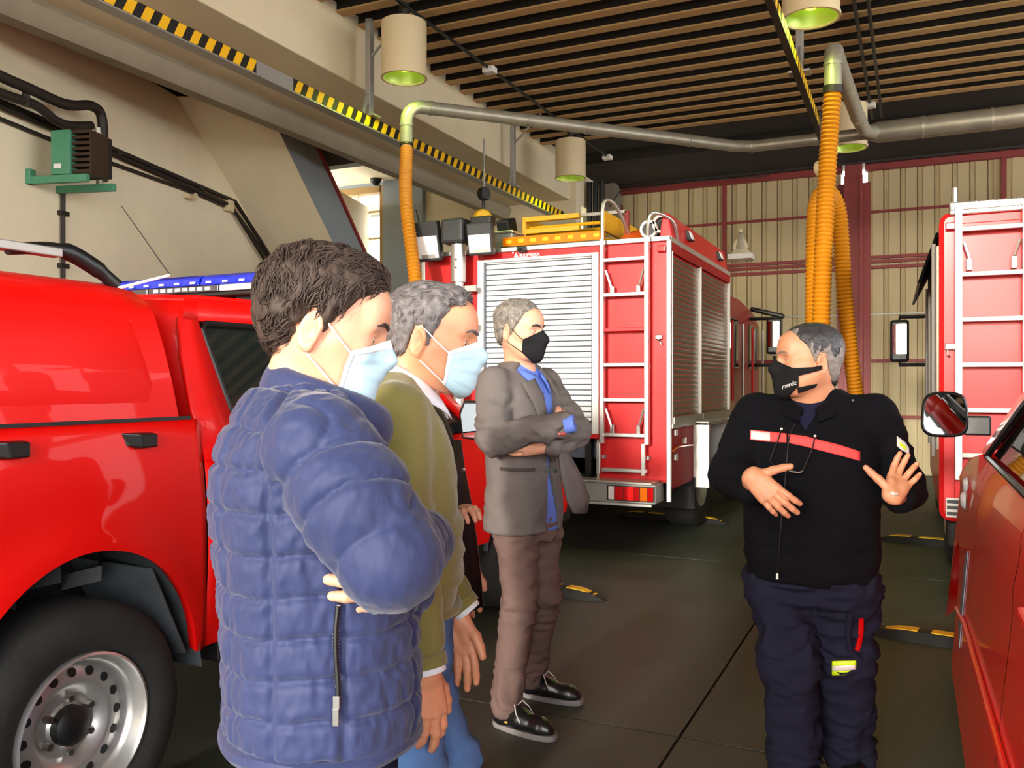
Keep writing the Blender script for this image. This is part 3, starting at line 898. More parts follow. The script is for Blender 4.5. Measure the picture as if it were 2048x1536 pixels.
# wheel wells
for s in (1, -1):
    for cy in (AY, FY):
        ring0, ring1 = [], []
        for a in range(4, 177, 9):
            y = cy + (ARY + 0.015) * math.cos(R(a)); z = AZ + (ARZ + 0.012) * math.sin(R(a))
            ring0.append(Vector((PC + s * 0.925, y, z))); ring1.append(Vector((PC + s * 0.52, y, z)))
        wl = MB()
        wl.grid([ring0, ring1])
        mid = [Vector((PC + s * 0.52, cy, AZ))] * len(ring1)
        wl.grid([ring1, mid])
        wl.build('wheel_well', 'liner', pk, smooth=True, angle=50)
for s in (1, -1):
    for cy in (AY, FY):
        wheel(pk, (PC + s * 0.80, cy, 0.385), s, 0.385, 0.255, 0.232)
# splash guard and loose liner edge behind the rear wheel
MB().add([(PC + 0.90, 2.27, 0.50), (PC + 0.62, 2.20, 0.48), (PC + 0.62, 2.02, 0.86), (PC + 0.88, 2.14, 0.82)], [(0, 1, 2, 3)]).build('splash_guard', 'liner', pk, thick=0.006)
MB().grid([[Vector((PC + 0.80 - 0.1 * (i % 2), 1.55 + i * 0.075, 0.80 + 0.03 * math.sin(i * 2.1) + j * 0.05)) for j in range(2)] for i in range(8)]).build('torn_liner', 'black', pk, thick=0.006)
# canopy
def canopy_ring(y, zc=0.0, sh=1.0):
    pts = [(0.885, 1.335), (0.875, 1.45), (0.855, 1.58), (0.83, 1.69), (0.80, 1.735), (0.74, 1.775), (0.60, 1.81), (0.35, 1.835), (0, 1.845)]
    rp = [Vector((PC + x * sh, y + (1.335 - z) * zc, z)) for x, z in pts]
    lp = [Vector((2 * PC - p.x, p.y, p.z)) for p in reversed(rp[:-1])]
    return rp + lp
cn = MB()
cn.loft([canopy_ring(0.70, -0.25, 0.985), canopy_ring(0.72, -0.25), canopy_ring(1.5), canopy_ring(2.10, 0.10), canopy_ring(2.25, 0.16), canopy_ring(2.285, 0.17, 0.96)], cap=True)
can = cn.build('canopy', 'red', pk, smooth=True, angle=30)
def cx(z):
    zs = [1.335, 1.45, 1.58, 1.69, 1.735]; xs = [0.885, 0.875, 0.855, 0.83, 0.80]
    return PC + float(np.interp(z, zs, xs))
for s in (1, -1):
    pp = []
    for z in (1.375, 1.45, 1.52, 1.58, 1.64, 1.69):
        f = (1.69 - z) / 0.315
        yl = [0.84, 0.9, 1.2, 1.5, 1.8, 2.05 + 0.075 * f, 2.085 + 0.085 * f]
        row = []
        for i, y in enumerate(yl):
            e = 0.010 if (0 < i < len(yl) - 1 and 1.38 < z < 1.685) else -0.002
            x = cx(z) + e
            row.append(Vector((x if s > 0 else 2 * PC - x, y, z)))
        pp.append(row)
    MB().grid(pp).build('side_blank', 'red', can, smooth=True, angle=20)
    MB().box(PC + s * 0.888 - 0.012, PC + s * 0.888 + 0.004, 0.74, 2.30, 1.324, 1.336).build('seal', 'black', can)
for y in (1.61, 2.07):
    hl = MB()
    x = PC + hw_body(1.26)
    hl.loft([[(x - 0.01, y - 0.075, 1.24), (x - 0.01, y - 0.075, 1.29), (x + 0.012, y - 0.06, 1.288), (x + 0.012, y - 0.045, 1.245)],
             [(x - 0.01, y - 0.03, 1.235), (x - 0.01, y - 0.03, 1.29), (x + 0.04, y - 0.03, 1.285), (x + 0.04, y - 0.015, 1.24)],
             [(x - 0.01, y + 0.05, 1.235), (x - 0.01, y + 0.05, 1.288), (x + 0.035, y + 0.045, 1.283), (x + 0.035, y + 0.045, 1.24)]])
    hl.build('canopy_clamp', 'black', pk, bevel=0.004, label='black canopy clamp')
# roof rail on the canopy
for s in (1, -1):
    MB().box(PC + s * 0.62 - 0.025, PC + s * 0.62 + 0.025, 0.85, 1.98, 1.875, 1.905).build('roof_rail', 'alu_dull', can, bevel=0.004)
    MB().tube(smooth_path([(PC + s * 0.62, 1.80, 1.88), (PC + s * 0.62, 1.98, 1.905), (PC + s * 0.64, 2.10, 1.86), (PC + s * 0.66, 2.18, 1.80)], 5), [0.02] * 6 + [0.03] * 6 + [0.025] * 4, 10).build('rail_foot', 'black', can, smooth=True)
    MB().box(PC + s * 0.62 - 0.02, PC + s * 0.62 + 0.02, 0.95, 1.0, 1.80, 1.88).build('rail_foot', 'black', can)
# cab
def hw_cab(z):
    return hw_body(z) if z < 1.18 else hw_body(1.18) - 0.02 - 0.30 * (z - 1.18)
P = side_panel(2.345, 5.95, lambda y: 1.17 if y < 4.5 else 1.17 - 0.09 * ((y - 4.5) / 1.45) ** 1.5, 0.50, FY, ny=90)
MB().grid(P).build('cab_side', 'red', pk, smooth=True, thick=0.004, angle=45)
MB().grid(mirror_P(P)).build('cab_side', 'red', pk, smooth=True, thick=0.004, angle=45)
def strip(poly_rows, s):
    return [[Vector((PC + s * hw_cab(z), y, z)) for y, z in row] for row in poly_rows]
for s in (1, -1):
    # C pillar (curved shoulder), B pillar, A pillar, roof side rail, belt
    MB().grid(strip([[(2.345, 1.17), (2.45, 1.17), (2.56, 1.17)], [(2.35, 1.35), (2.44, 1.35), (2.535, 1.35)], [(2.36, 1.55), (2.43, 1.55), (2.50, 1.55)], [(2.385, 1.68), (2.43, 1.70), (2.48, 1.69)], [(2.42, 1.76), (2.46, 1.765), (2.50, 1.765)]], s)).build('rear_pillar', 'red', pk, smooth=True, thick=0.02)
    MB().grid(strip([[(3.14, 1.17), (3.24, 1.17)], [(3.14, 1.45), (3.23, 1.45)], [(3.14, 1.70), (3.22, 1.70)]], s)).build('middle_pillar', 'black', pk, thick=0.02)
    MB().grid(strip([[(4.45, 1.17), (4.62, 1.17)], [(4.05, 1.45), (4.17, 1.45)], [(3.72, 1.69), (3.82, 1.70)]], s)).build('front_pillar', 'red', pk, smooth=True, thick=0.02)
    MB().grid(strip([[(2.40, 1.69), (3.0, 1.70), (3.76, 1.69)], [(2.44, 1.775), (3.0, 1.79), (3.66, 1.775)]], s)).build('roof_side', 'red', pk, smooth=True, thick=0.02)
    MB().grid([[Vector((PC + s * (hw_cab(z) - 0.012), y, z)) for y, z in row] for row in ([(2.56, 1.175), (3.14, 1.175)], [(2.53, 1.40), (3.14, 1.40)], [(2.48, 1.69), (3.14, 1.70)])]).build('rear_window', 'glass_tint', pk, thick=0.004)
    MB().grid([[Vector((PC + s * (hw_cab(z) - 0.012), y, z)) for y, z in row] for row in ([(3.24, 1.175), (4.45, 1.175)], [(3.23, 1.45), (4.05, 1.45)], [(3.22, 1.70), (3.72, 1.69)])]).build('front_window', 'glass_tint', pk, thick=0.004)
    # window gasket
    MB().tube([Vector((PC + s * (hw_cab(z) + 0.002), y, z)) for y, z in ((3.12, 1.69), (2.52, 1.685), (2.495, 1.66), (2.535, 1.42), (2.58, 1.20), (2.60, 1.185), (3.12, 1.185))], 0.014, 8).build('window_gasket', 'black', pk, smooth=True)
    # door shut line
    MB().tube([Vector((PC + s * (hw_cab(z) + 0.001), y, z)) for y, z in ((3.1, 1.735), (2.52, 1.735), (2.465, 1.72), (2.45, 1.66), (2.47, 1.45), (2.49, 1.25), (2.53, 1.12), (2.60, 1.02), (2.63, 0.85), (2.60, 0.6))], 0.004, 6).build('door_gap', 'black', pk)
    MB().tube([Vector((PC + s * (hw_cab(z) + 0.001), y, z)) for y, z in ((3.18, 1.70), (3.18, 1.2), (3.18, 0.85), (3.18, 0.55))], 0.004, 6).build('door_gap', 'black', pk)
    MB().box(PC + s * 0.93 - 0.012, PC + s * 0.93 + 0.02, 2.78, 2.98, 1.05, 1.075).build('door_handle', 'black', pk, bevel=0.006)
    MB().box(PC + s * 0.86 - 0.05, PC + s * 0.86 + 0.05, 2.42, 4.55, 0.42, 0.50).build('sill', 'black', pk, bevel=0.01)
    # mirrors
    mc = Vector((PC + s * 1.09, 4.20, 1.24))
    MB().loft([[mc + Vector((s * x * k, dy, z * k)) for x, z in ((-0.10, -0.09), (0.08, -0.10), (0.11, -0.02), (0.10, 0.09), (0.05, 0.12), (-0.09, 0.12), (-0.12, 0.05))] for dy, k in ((-0.05, 0.96), (-0.04, 1.0), (0.03, 0.92), (0.07, 0.6))]).build('mirror_housing', 'black', pk, smooth=True, bevel=0.006)
    MB().add([mc + Vector((s * x * 0.86, -0.053, z * 0.86)) for x, z in ((-0.10, -0.09), (0.08, -0.10), (0.11, -0.02), (0.10, 0.09), (0.05, 0.12), (-0.09, 0.12), (-0.12, 0.05))], [(0, 1, 2, 3, 4, 5, 6)]).build('mirror_glass', 'mirror', pk)
    MB().bar((PC + s * 0.86, 4.28, 1.20), mc + Vector((-s * 0.06, 0.02, -0.02)), 0.05, 0.06).build('mirror_arm', 'black', pk)
# roof, windscreen, bonnet, nose
def xr(y, z, n=9, hw=None):
    h = hw_cab(z) if hw is None else hw
    return [Vector((PC + h * (2 * i / (n - 1) - 1), y, z + 0.025 * (1 - (2 * i / (n - 1) - 1) ** 2))) for i in range(n)]
MB().grid([xr(2.42, 1.765), xr(2.50, 1.785), xr(3.0, 1.80), xr(3.55, 1.79), xr(3.72, 1.75)]).build('roof', 'red', pk, smooth=True, thick=0.02)
MB().grid([xr(2.37, 1.18), xr(2.40, 1.70), xr(2.42, 1.765)]).build('back_panel', 'red', pk, smooth=True, thick=0.01)
MB().grid([xr(3.73, 1.745, hw=0.70), xr(4.1, 1.46, hw=0.78), xr(4.60, 1.14, hw=0.84)]).build('windscreen', 'glass_tint', pk, smooth=True, thick=0.005)
MB().grid([xr(4.55, 1.14, hw=0.88), xr(5.2, 1.10, hw=0.88), xr(5.7, 1.03, hw=0.86), xr(5.93, 0.95, hw=0.80)]).build('bonnet', 'red', pk, smooth=True, thick=0.02)
MB().grid([xr(5.93, 0.95, hw=0.80), xr(5.97, 0.8, hw=0.84), xr(5.96, 0.55, hw=0.86)]).build('grille', 'black', pk, smooth=True, thick=0.02)
MB().box(PC - 0.9, PC + 0.9, 5.88, 6.06, 0.42, 0.66).build('front_bumper', 'black', pk, bevel=0.03)
MB().box(PC - 0.88, PC + 0.88, 0.56, 0.72, 0.42, 0.60).build('rear_bumper', 'alu_dull', pk, bevel=0.02)
MB().box(PC - 0.915, PC + 0.915, 0.69, 0.73, 0.52, 1.32).build('tailgate', 'red', pk, bevel=0.01)
MB().box(PC - 0.50, PC + 0.50, 0.8, 5.8, 0.42, 0.62).build('chassis', 'black', pk)
MB().box(PC - 0.5, PC + 0.5, 0.75, 2.33, 0.62, 0.72).build('bed_floor', 'black', pk)
MB().box(PC - 0.78, PC + 0.78, 2.5, 4.6, 0.6, 0.66).build('cab_floor', 'black', pk)
for s in (1, -1):
    for y in (2.65, 3.45):
        MB().box(PC + s * 0.38 - 0.24, PC + s * 0.38 + 0.24, y, y + 0.14, 0.9, 1.42).build('seat_back', 'seat_cloth', pk, bevel=0.04)
        MB().box(PC + s * 0.38 - 0.13, PC + s * 0.38 + 0.13, y + 0.02, y + 0.12, 1.42, 1.60).build('headrest', 'seat_cloth', pk, bevel=0.03)
MB().box(PC - 0.75, PC + 0.75, 4.2, 4.6, 0.8, 1.16).build('dashboard', 'seat_cloth', pk, bevel=0.04)
# light bar
lb = MB().box(PC - 0.70, PC + 0.70, 2.90, 3.14, 1.840, 1.860).build('light_bar', 'black', pk, bevel=0.006)
MB().box(PC - 0.6, PC - 0.5, 2.95, 3.1, 1.80, 1.845).add([], []).build('bar_foot', 'black', lb)
MB().box(PC + 0.5, PC + 0.6, 2.95, 3.1, 1.80, 1.845).build('bar_foot', 'black', lb)
for x0, x1, m in ((-0.70, -0.34, 'blue_lens'), (-0.34, 0.34, 'blue_lens'), (0.34, 0.70, 'blue_lens')):
    zt_ = 1.940
    MB().loft([[Vector((PC + x, y, z)) for y, z in ((2.89, 1.890), (2.90, 1.925), (2.93, zt_), (3.11, zt_), (3.14, 1.925), (3.15, 1.890))] for x in (x0 + 0.004, x1 - 0.004)]).build('blue_dome', m, lb, bevel=0.006)
for x0, x1, m in ((-0.70, -0.20, 'clear_lens'), (-0.20, 0.02, 'led_grid'), (0.02, 0.45, 'led_grid'), (0.45, 0.70, 'clear_lens')):
    MB().box(PC + x0 + 0.004, PC + x1 - 0.004, 2.895, 3.145, 1.861, 1.889).build('lower_lens', m, lb, bevel=0.003)
for k in range(8):
    MB().box(PC + 0.06 + 0.045 * k, PC + 0.09 + 0.045 * k, 2.889, 2.894, 1.867, 1.883).build('led', 'clear_lens', lb)
for k in range(14):
    MB().box(PC - 0.66 + 0.095 * k, PC - 0.63 + 0.095 * k, 2.884, 2.889, 1.897, 1.907).build('led', 'clear_lens', lb)
# antenna
an = MB().cyl((PC + 0.02, 2.55, 1.82), at(340, 550, 3.75), 0.008, 0.006, n=8).build('antenna', 'white', pk)
MB().cyl(at(340, 550, 3.75), at(243, 412, 3.75), 0.003, 0.002, n=6).build('whip', 'dark_metal', an)

# ------------------------------------------------------------------ fire engine (left)
TX0, TX1, TY = -4.42, -1.92, 7.38
ft = thing('fire_engine', 'red fire engine seen from behind with shutter, ladder and floodlight mast', 'fire engine', ((TX0 + TX1) / 2, 9.6, 0))
boxo('body_shell', TX0 + 0.03, TX1 - 0.03, TY + 0.05, 10.1, 0.96, 2.70, 'red_truck', ft)
boxo('under_body', TX0 + 0.1, -2.55, TY + 0.35, 10.1, 0.45, 0.96, 'black', ft)
boxo('chassis', -3.7, -2.6, TY + 0.3, 13.0, 0.45, 0.75, 'black', ft)
boxo('rear_panel', TX0, -3.80, TY, TY + 0.06, 0.60, 2.70, 'red_truck', ft, bevel=0.008)
boxo('rear_panel', -2.575, TX1 - 0.02, TY, TY + 0.06, 0.60, 2.70, 'red_truck', ft, bevel=0.008)
boxo('corner_locker', -2.575, TX1 - 0.02, TY + 0.06, 8.26, 0.58, 0.97, 'red_truck', ft)
boxo('rear_header', -3.80, -2.575, TY, TY + 0.06, 2.635, 2.70, 'red_truck', ft)
boxo('rear_sill', -3.80, -2.575, TY - 0.005, TY + 0.06, 0.955, 1.00, 'red_truck', ft, bevel=0.004)
boxo('roof_trim', TX0, TX1, TY - 0.02, TY + 0.06, 2.70, 2.745, 'alu', ft, bevel=0.006)
boxo('roof_deck', TX0 + 0.05, TX1 - 0.05, TY + 0.06, 10.1, 2.69, 2.72, 'tread', ft)
boxo('roof_edge', TX1 - 0.06, TX1, TY + 0.06, 10.1, 2.70, 2.745, 'alu', ft)
boxo('corner_post', TX1 - 0.03, TX1 + 0.008, TY - 0.012, TY + 0.03, 0.42, 2.71, 'alu', ft, bevel=0.004)
boxo('corner_post', TX0 - 0.008, TX0 + 0.03, TY - 0.012, TY + 0.03, 0.6, 2.71, 'alu', ft, bevel=0.004)
# rear roller shutter
sh = boxo('shutter_frame', -3.80, -3.74, TY - 0.015, TY + 0.05, 1.0, 2.64, 'white', ft)
boxo('side_rail', -2.635, -2.575, TY - 0.015, TY + 0.05, 1.0, 2.64, 'white', sh)
boxo('side_rail', -3.74, -2.635, TY - 0.01, TY + 0.05, 2.615, 2.64, 'white', sh)
boxo('channel', -2.65, -2.635, TY + 0.005, TY + 0.05, 1.03, 2.62, 'tape_grey', sh)
boxo('channel', -3.74, -3.725, TY + 0.005, TY + 0.05, 1.03, 2.62, 'tape_grey', sh)
def slat_mesh(p0, p1, nrm, h, d):
    p0, p1, n = Vector(p0), Vector(p1), Vector(nrm)
    prof = [(0.0, 0.0), (d * 0.8, h * 0.05), (d, h * 0.3), (d, h * 0.6), (d * 0.8, h * 0.80), (0.0, h * 0.84)]
    return MB().loft([[p + n * a + Vector((0, 0, b)) for a, b in prof] for p in (p0, p1)])
s0 = slat_mesh((-3.725, TY + 0.035, 1.10), (-2.65, TY + 0.035, 1.10), (0, -1, 0), 0.05, 0.012).build('slat', 'slat', ft)
pieces('slat', s0, [(0, 0, 0.05 * k) for k in range(1, 31)])
boxo('shutter_backing', -3.73, -2.645, TY + 0.036, TY + 0.045, 1.02, 2.63, 'liner', ft)
kb = boxo('shutter_bar', -3.72, -2.655, TY - 0.03, TY + 0.03, 1.01, 1.095, 'alu_dull', ft, bevel=0.006)
boxo('plate_label', -2.95, -2.70, TY - 0.034, TY - 0.03, 1.035, 1.075, 'plate', kb)
for k in range(5):
    boxo('plate_mark', -2.92 + 0.045 * k, -2.895 + 0.045 * k, TY - 0.0355, TY - 0.034, 1.045, 1.066, 'black', kb)
boxo('latch', -2.72, -2.65, TY - 0.04, TY, 1.098, 1.118, 'black', kb)
# recess under the shutter
boxo('recess_panel', -3.80, -2.575, TY + 0.3, TY + 0.33, 0.6, 0.96, 'tape_grey', ft)
boxo('recess_post', -2.78, -2.72, TY + 0.2, TY + 0.28, 0.6, 0.95, 'black', ft)
boxo('recess_post', -3.15, -3.05, TY + 0.2, TY + 0.28, 0.6, 0.95, 'liner', ft)
boxo('recess_edge', -2.588, -2.572, TY - 0.012, TY + 0.02, 0.6, 0.95, 'alu', ft)
# bumper step and lamps
bp = boxo('bumper', TX0 + 0.05, -1.99, TY - 0.22, TY + 0.05, 0.42, 0.585, 'alu_dull', ft, bevel=0.008)
boxo('step_lip', TX0 + 0.05, -2.02, TY - 0.24, TY + 0.02, 0.585, 0.605, 'alu', bp, bevel=0.004)
boxo('lower_lip', TX0 + 0.05, -2.02, TY - 0.235, TY - 0.2, 0.395, 0.42, 'alu', bp, bevel=0.004)
cl = boxo('tail_lamp', -2.42, -1.995, TY - 0.232, TY - 0.215, 0.437, 0.570, 'black', ft)
for x0, x1, m in ((-2.405, -2.355, 'reflective'), (-2.35, -2.27, 'lens_red'), (-2.265, -2.235, 'lens_red'), (-2.23, -2.185, 'lens_red_lit'), (-2.18, -2.125, 'lens_red'), (-2.12, -2.06, 'lens_orange'), (-2.055, -2.005, 'lens_red')):
    boxo('lamp_lens', x0, x1, TY - 0.242, TY - 0.23, 0.447, 0.562, m, cl, bevel=0.004)
# ladder on the rear
ld_ = MB()
lx0, lx1, ly = -2.51, -2.10, TY - 0.09
lad = None
for x in (lx0, lx1):
    o = MB().obox((x, ly, 1.83), (0.02, 0, 0), (0, 0.03, 0), (0, 0, 0.91)).build('ladder_rail', 'alu', ft, bevel=0.005)
    MB().obox((x - 0.03, ly - 0.01, 0.79), (0.016, 0, 0), (0, 0.025, 0), (0, 0, 0.14)).build('ladder_foot', 'alu', ft, bevel=0.004)
for k in range(7):
    z = 2.55 - 0.31 * k
    MB().obox(((lx0 + lx1) / 2, ly, z), ((lx1 - lx0) / 2, 0, 0), (0, 0.022, 0), (0, 0, 0.016)).build('rung', 'alu' if k != 2 else 'red_truck', ft, bevel=0.004)
for zz in (2.36, 1.13):
    for x, s in ((lx0, 1), (lx1, -1)):
        MB().bar((x + s * 0.03, ly, zz + 0.10), (x + s * 0.085, ly + 0.02, zz - 0.08), 0.016, 0.016).build('ladder_stay', 'alu', ft)
        MB().obox((x + s * 0.085, ly + 0.03, zz - 0.09), (0.018, 0, 0), (0, 0.02, 0), (0, 0, 0.05)).build('ladder_clip', 'steel', ft, bevel=0.004)
for x in (lx0, lx1):
    for z in (2.66, 1.6, 0.8):
        MB().bar((x, ly + 0.02, z), (x, TY + 0.01, z), 0.02, 0.03).build('ladder_mount', 'alu_dull', ft)
MB().tube(smooth_path([(lx0, ly, 2.72), (lx0, ly, 3.0), (lx0 + 0.02, ly + 0.06, 3.10), (lx0 + 0.06, ly + 0.25, 3.05), (lx0 + 0.12, ly + 0.6, 2.74)], 6), 0.016, 10).build('grab_rail', 'alu', ft, smooth=True)
MB().tube(smooth_path([(lx1, ly, 2.72), (lx1, ly + 0.03, 2.86), (lx1 + 0.04, ly + 0.06, 2.95), (lx1 + 0.16, ly + 0.25, 2.90), (lx1 + 0.17, ly + 0.4, 2.74)], 6), 0.014, 10).build('grab_rail', 'alu', ft, smooth=True)
# rear door fittings
MB().obox((-2.015, TY - 0.02, 1.86), (0.03, 0, 0), (0, 0.02, 0), (0, 0, 0.02)).build('rear_catch', 'steel', ft, bevel=0.006)
MB().tube([(-2.03, TY - 0.02, 1.85), (-2.0, TY - 0.035, 1.82), (-1.99, TY - 0.03, 1.79)], 0.008, 8).build('rear_catch', 'steel', ft)
MB().obox((-1.99, TY - 0.02, 2.63), (0.035, 0, 0), (0, 0.025, 0), (0, 0, 0.03)).build('marker_lamp', 'lens_red', ft, bevel=0.01)
MB().obox((-3.32, TY - 0.045, 2.712), (0.045, 0, 0), (0, 0.03, 0), (0, 0, 0.026)).build('rear_camera', 'black', ft, bevel=0.008)
MB().cyl((-3.32, TY - 0.07, 2.705), (-3.32, TY - 0.09, 2.702), 0.016, n=12).build('camera_eye', 'black_gloss', ft)
lg = MB().add([(-3.42, TY - 0.006, 2.645), (-3.37, TY - 0.006, 2.645), (-3.395, TY - 0.006, 2.692)], [(0, 1, 2)]).build('emblem', 'white', ft, thick=0.004)
for dx, dz in ((-0.047, 0.056), (0.018, 0.056), (-0.047, -0.012)):
    MB().cyl((-3.38 + dx, TY - 0.004, 2.640 + dz * 0.9), (-3.38 + dx, TY - 0.009, 2.640 + dz * 0.9), 0.009, n=10).build('emblem_dot', 'white', lg)
text_mesh('IRIUPRESA', 0.046, 'lettering', 'white', lg, (-3.362, TY - 0.006, 2.643), (1, 0, 0), (0, 0, 1), 0.002, True)
# right-hand side: shutters, trims, lockers
sx = TX1
sid = boxo('side_frame', sx - 0.03, sx, TY + 0.03, 7.44, 1.10, 2.70, 'red_truck', ft)
for y0, y1 in ((7.46, 8.56), (8.62, 10.04)):
    q = slat_mesh((sx - 0.035, y0, 1.16), (sx - 0.035, y1, 1.16), (1, 0, 0), 0.048, 0.012).build('slat', 'slat_side_shaded', ft)
    pieces('slat', q, [(0, 0, 0.048 * k) for k in range(1, 30)])
    boxo('shutter_bar', sx - 0.03, sx + 0.02, y0, y1, 1.10, 1.155, 'alu_dull', ft)
for y in (7.44, 8.57, 10.05):
    boxo('side_post', sx - 0.03, sx + 0.006, y, y + 0.035, 1.06, 2.62, 'alu', ft, bevel=0.004)
boxo('side_header', sx - 0.03, sx, TY + 0.03, 10.1, 2.61, 2.70, 'red_side_shaded', ft)
boxo('side_ledge', sx - 0.03, sx + 0.02, TY + 0.03, 10.1, 1.06, 1.10, 'alu_dull', ft)
boxo('locker_door', sx - 0.03, sx, TY + 0.04, 8.26, 0.52, 1.06, 'red_side_shaded', ft, bevel=0.008)
boxo('locker_door', sx - 0.03, sx, 9.30, 10.1, 0.52, 1.06, 'red_side_shaded', ft, bevel=0.008)
for y, z in ((7.52, 1.02), (7.52, 0.80), (7.85, 0.93)):
    MB().obox((sx + 0.012, y, z), (0.014, 0, 0), (0, 0.03, 0), (0, 0, 0.03)).build('locker_latch', 'steel', ft, bevel=0.006)
MB().tube([(sx + 0.005, 7.45, 0.86), (sx + 0.012, 7.6, 0.885), (sx + 0.012, 8.0, 0.875), (sx + 0.01, 8.2, 0.865)], 0.008, 6).build('rub_strip', 'amber', ft)
for y0, y1 in ((8.26, 8.30), (9.22, 9.26)):
    boxo('arch_plate', sx - 0.05, sx + 0.15, y0, y1, 0.45, 1.08, 'alu', ft, bevel=0.006)
boxo('arch_plate', sx - 0.05, sx + 0.15, 8.26, 9.26, 1.05, 1.09, 'alu_dull', ft, bevel=0.006)
boxo('arch_liner', sx - 0.62, sx - 0.03, 8.28, 9.24, 1.02, 1.05, 'black', ft)
boxo('arch_liner', sx - 0.62, sx - 0.60, 8.28, 9.24, 0.4, 1.05, 'black', ft)
MB().obox((sx + 0.13, 9.27, 1.07), (0.02, 0, 0), (0, 0.03, 0), (0, 0, 0.02)).build('marker_lamp', 'reflective', ft)
boxo('mud_flap', sx - 0.45, sx + 0.02, 8.22, 8.25, 0.25, 0.55, 'rubber', ft)
for s in (1, -1):
    x = -3.17 + s * 1.0
    wheel(ft, (x + (0.06 if s > 0 else 0), 8.78, 0.47), s, 0.47, 0.32, 0.27, holes=8, nuts=8, rimmat='alu_dull')
    wheel(ft, (x + (0.06 if s > 0 else 0), 11.45, 0.47), s, 0.47, 0.28, 0.27, holes=8, nuts=8, rimmat='alu_dull')
# raised side coaming on the roof with work lamps
cm = MB().prism([(sx - 0.13, 0, 2.745), (sx - 0.01, 0, 2.745), (sx - 0.05, 0, 2.97), (sx - 0.10, 0, 2.97)], (0, TY + 0.12, 0), (0, 10.0, 0)).build('roof_box', 'red_truck', ft, bevel=0.01)
for y in (8.15, 9.55):
    MB().obox((sx - 0.02, y, 2.86), (0.025, 0, 0.0), (0, 0.06, 0), (-0.02, 0, 0.05)).build('side_lamp', 'black', cm, bevel=0.006)
    MB().obox((sx + 0.01, y, 2.86), (0.006, 0, 0.0), (0, 0.045, 0), (-0.015, 0, 0.038)).build('lamp_glass', 'flood_glass', cm)
# amber warning bar
ab = boxo('warning_bar', -3.62, -2.56, TY + 0.12, TY + 0.22, 2.745, 2.775, 'black', ft)
boxo('warning_case', -3.60, -2.58, TY + 0.12, TY + 0.20, 2.775, 2.865, 'amber', ab, bevel=0.008)
for k in range(8):
    MB().obox((-3.53 + 0.127 * k, TY + 0.116, 2.82), (0.03, 0, 0), (0, 0.006, 0), (0, 0, 0.02)).build('amber_lens', 'amber_glow', ab, bevel=0.008)
# floodlight mast
mx, my = atY(917, 540, TY - 0.16)[0], TY - 0.16
ms = MB().cyl((mx, my, 1.2), (mx, my, 2.42), 0.05, n=18).build('mast', 'alu', ft, smooth=True)
MB().cyl((mx, my, 2.42), (mx, my, 2.78), 0.072, n=20).build('mast_sleeve', 'alu', ms, smooth=True)
for z in (2.55, 2.63):
    MB().cyl((mx + 0.01, my - 0.06, z), (mx + 0.012, my - 0.078, z), 0.012, n=10).build('bolt', 'black', ms)
for z in (2.36, 2.0):
    MB().obox((mx + 0.06, my + 0.05, z), (0.11, 0, 0), (0, 0.02, 0), (0, 0, 0.03)).build('mast_clamp', 'alu_dull', ms, bevel=0.005)
    MB().bar((mx, my, z), (mx, TY + 0.02, z), 0.06, 0.05).build('mast_bracket', 'alu_dull', ms)
MB().obox((mx - 0.02, my, 2.90), (0.12, 0, 0), (0, 0.11, 0), (0, 0, 0.12)).build('mast_head', 'flood_body', ms, bevel=0.03)
def flood(cx_, cz_, tilt, half, name_lit):
    c = Vector((cx_, my - 0.02, cz_))
    rot = Matrix.Rotation(tilt, 3, 'X') @ Matrix.Rotation(R(6), 3, 'Z')
    ax, ay, az = rot @ Vector((half[0], 0, 0)), rot @ Vector((0, 0.05, 0)), rot @ Vector((0, 0, half[1]))
    fo = MB().obox(c, ax, ay, az).build('floodlight', 'flood_body', ms, bevel=0.015)
    fc = c - ay * 1.05 - az * 0.28
    MB().obox(fc, ax * 0.86, ay * 0.08, az * 0.56).build('flood_glass', 'flood_glass', ms, bevel=0.004)
    MB().obox(fc - ay * 0.12 - az * 0.46, ax * 0.55, ay * 0.05, az * 0.10).build('flood_reflector', 'alu_dull', ms)
    return fo
p1, p2 = atY(858, 487, my - 0.02), atY(962, 478, my - 0.02)
flood(p1.x, p1.z + 0.02, R(14), (0.125, 0.19), 1)
flood(p2.x, p2.z, R(10), (0.125, 0.15), 1)
MB().obox((p2.x, my + 0.02, p2.z + 0.17), (0.11, 0, 0), (0, 0.06, 0), (0, 0, 0.045)).build('flood_hood', 'black', ms, bevel=0.015)
MB().bar((p1.x, my + 0.04, p1.z + 0.05), (p2.x, my + 0.04, p2.z + 0.05), 0.05, 0.06).build('mast_arm', 'black', ms)
MB().tube([Vector((p1.x + 0.02, my, p1.z + 0.22)), at(842, 460, 8.6), at(832, 420, 8.8)], 0.006, 6).build('mast_antenna', 'black', ms)
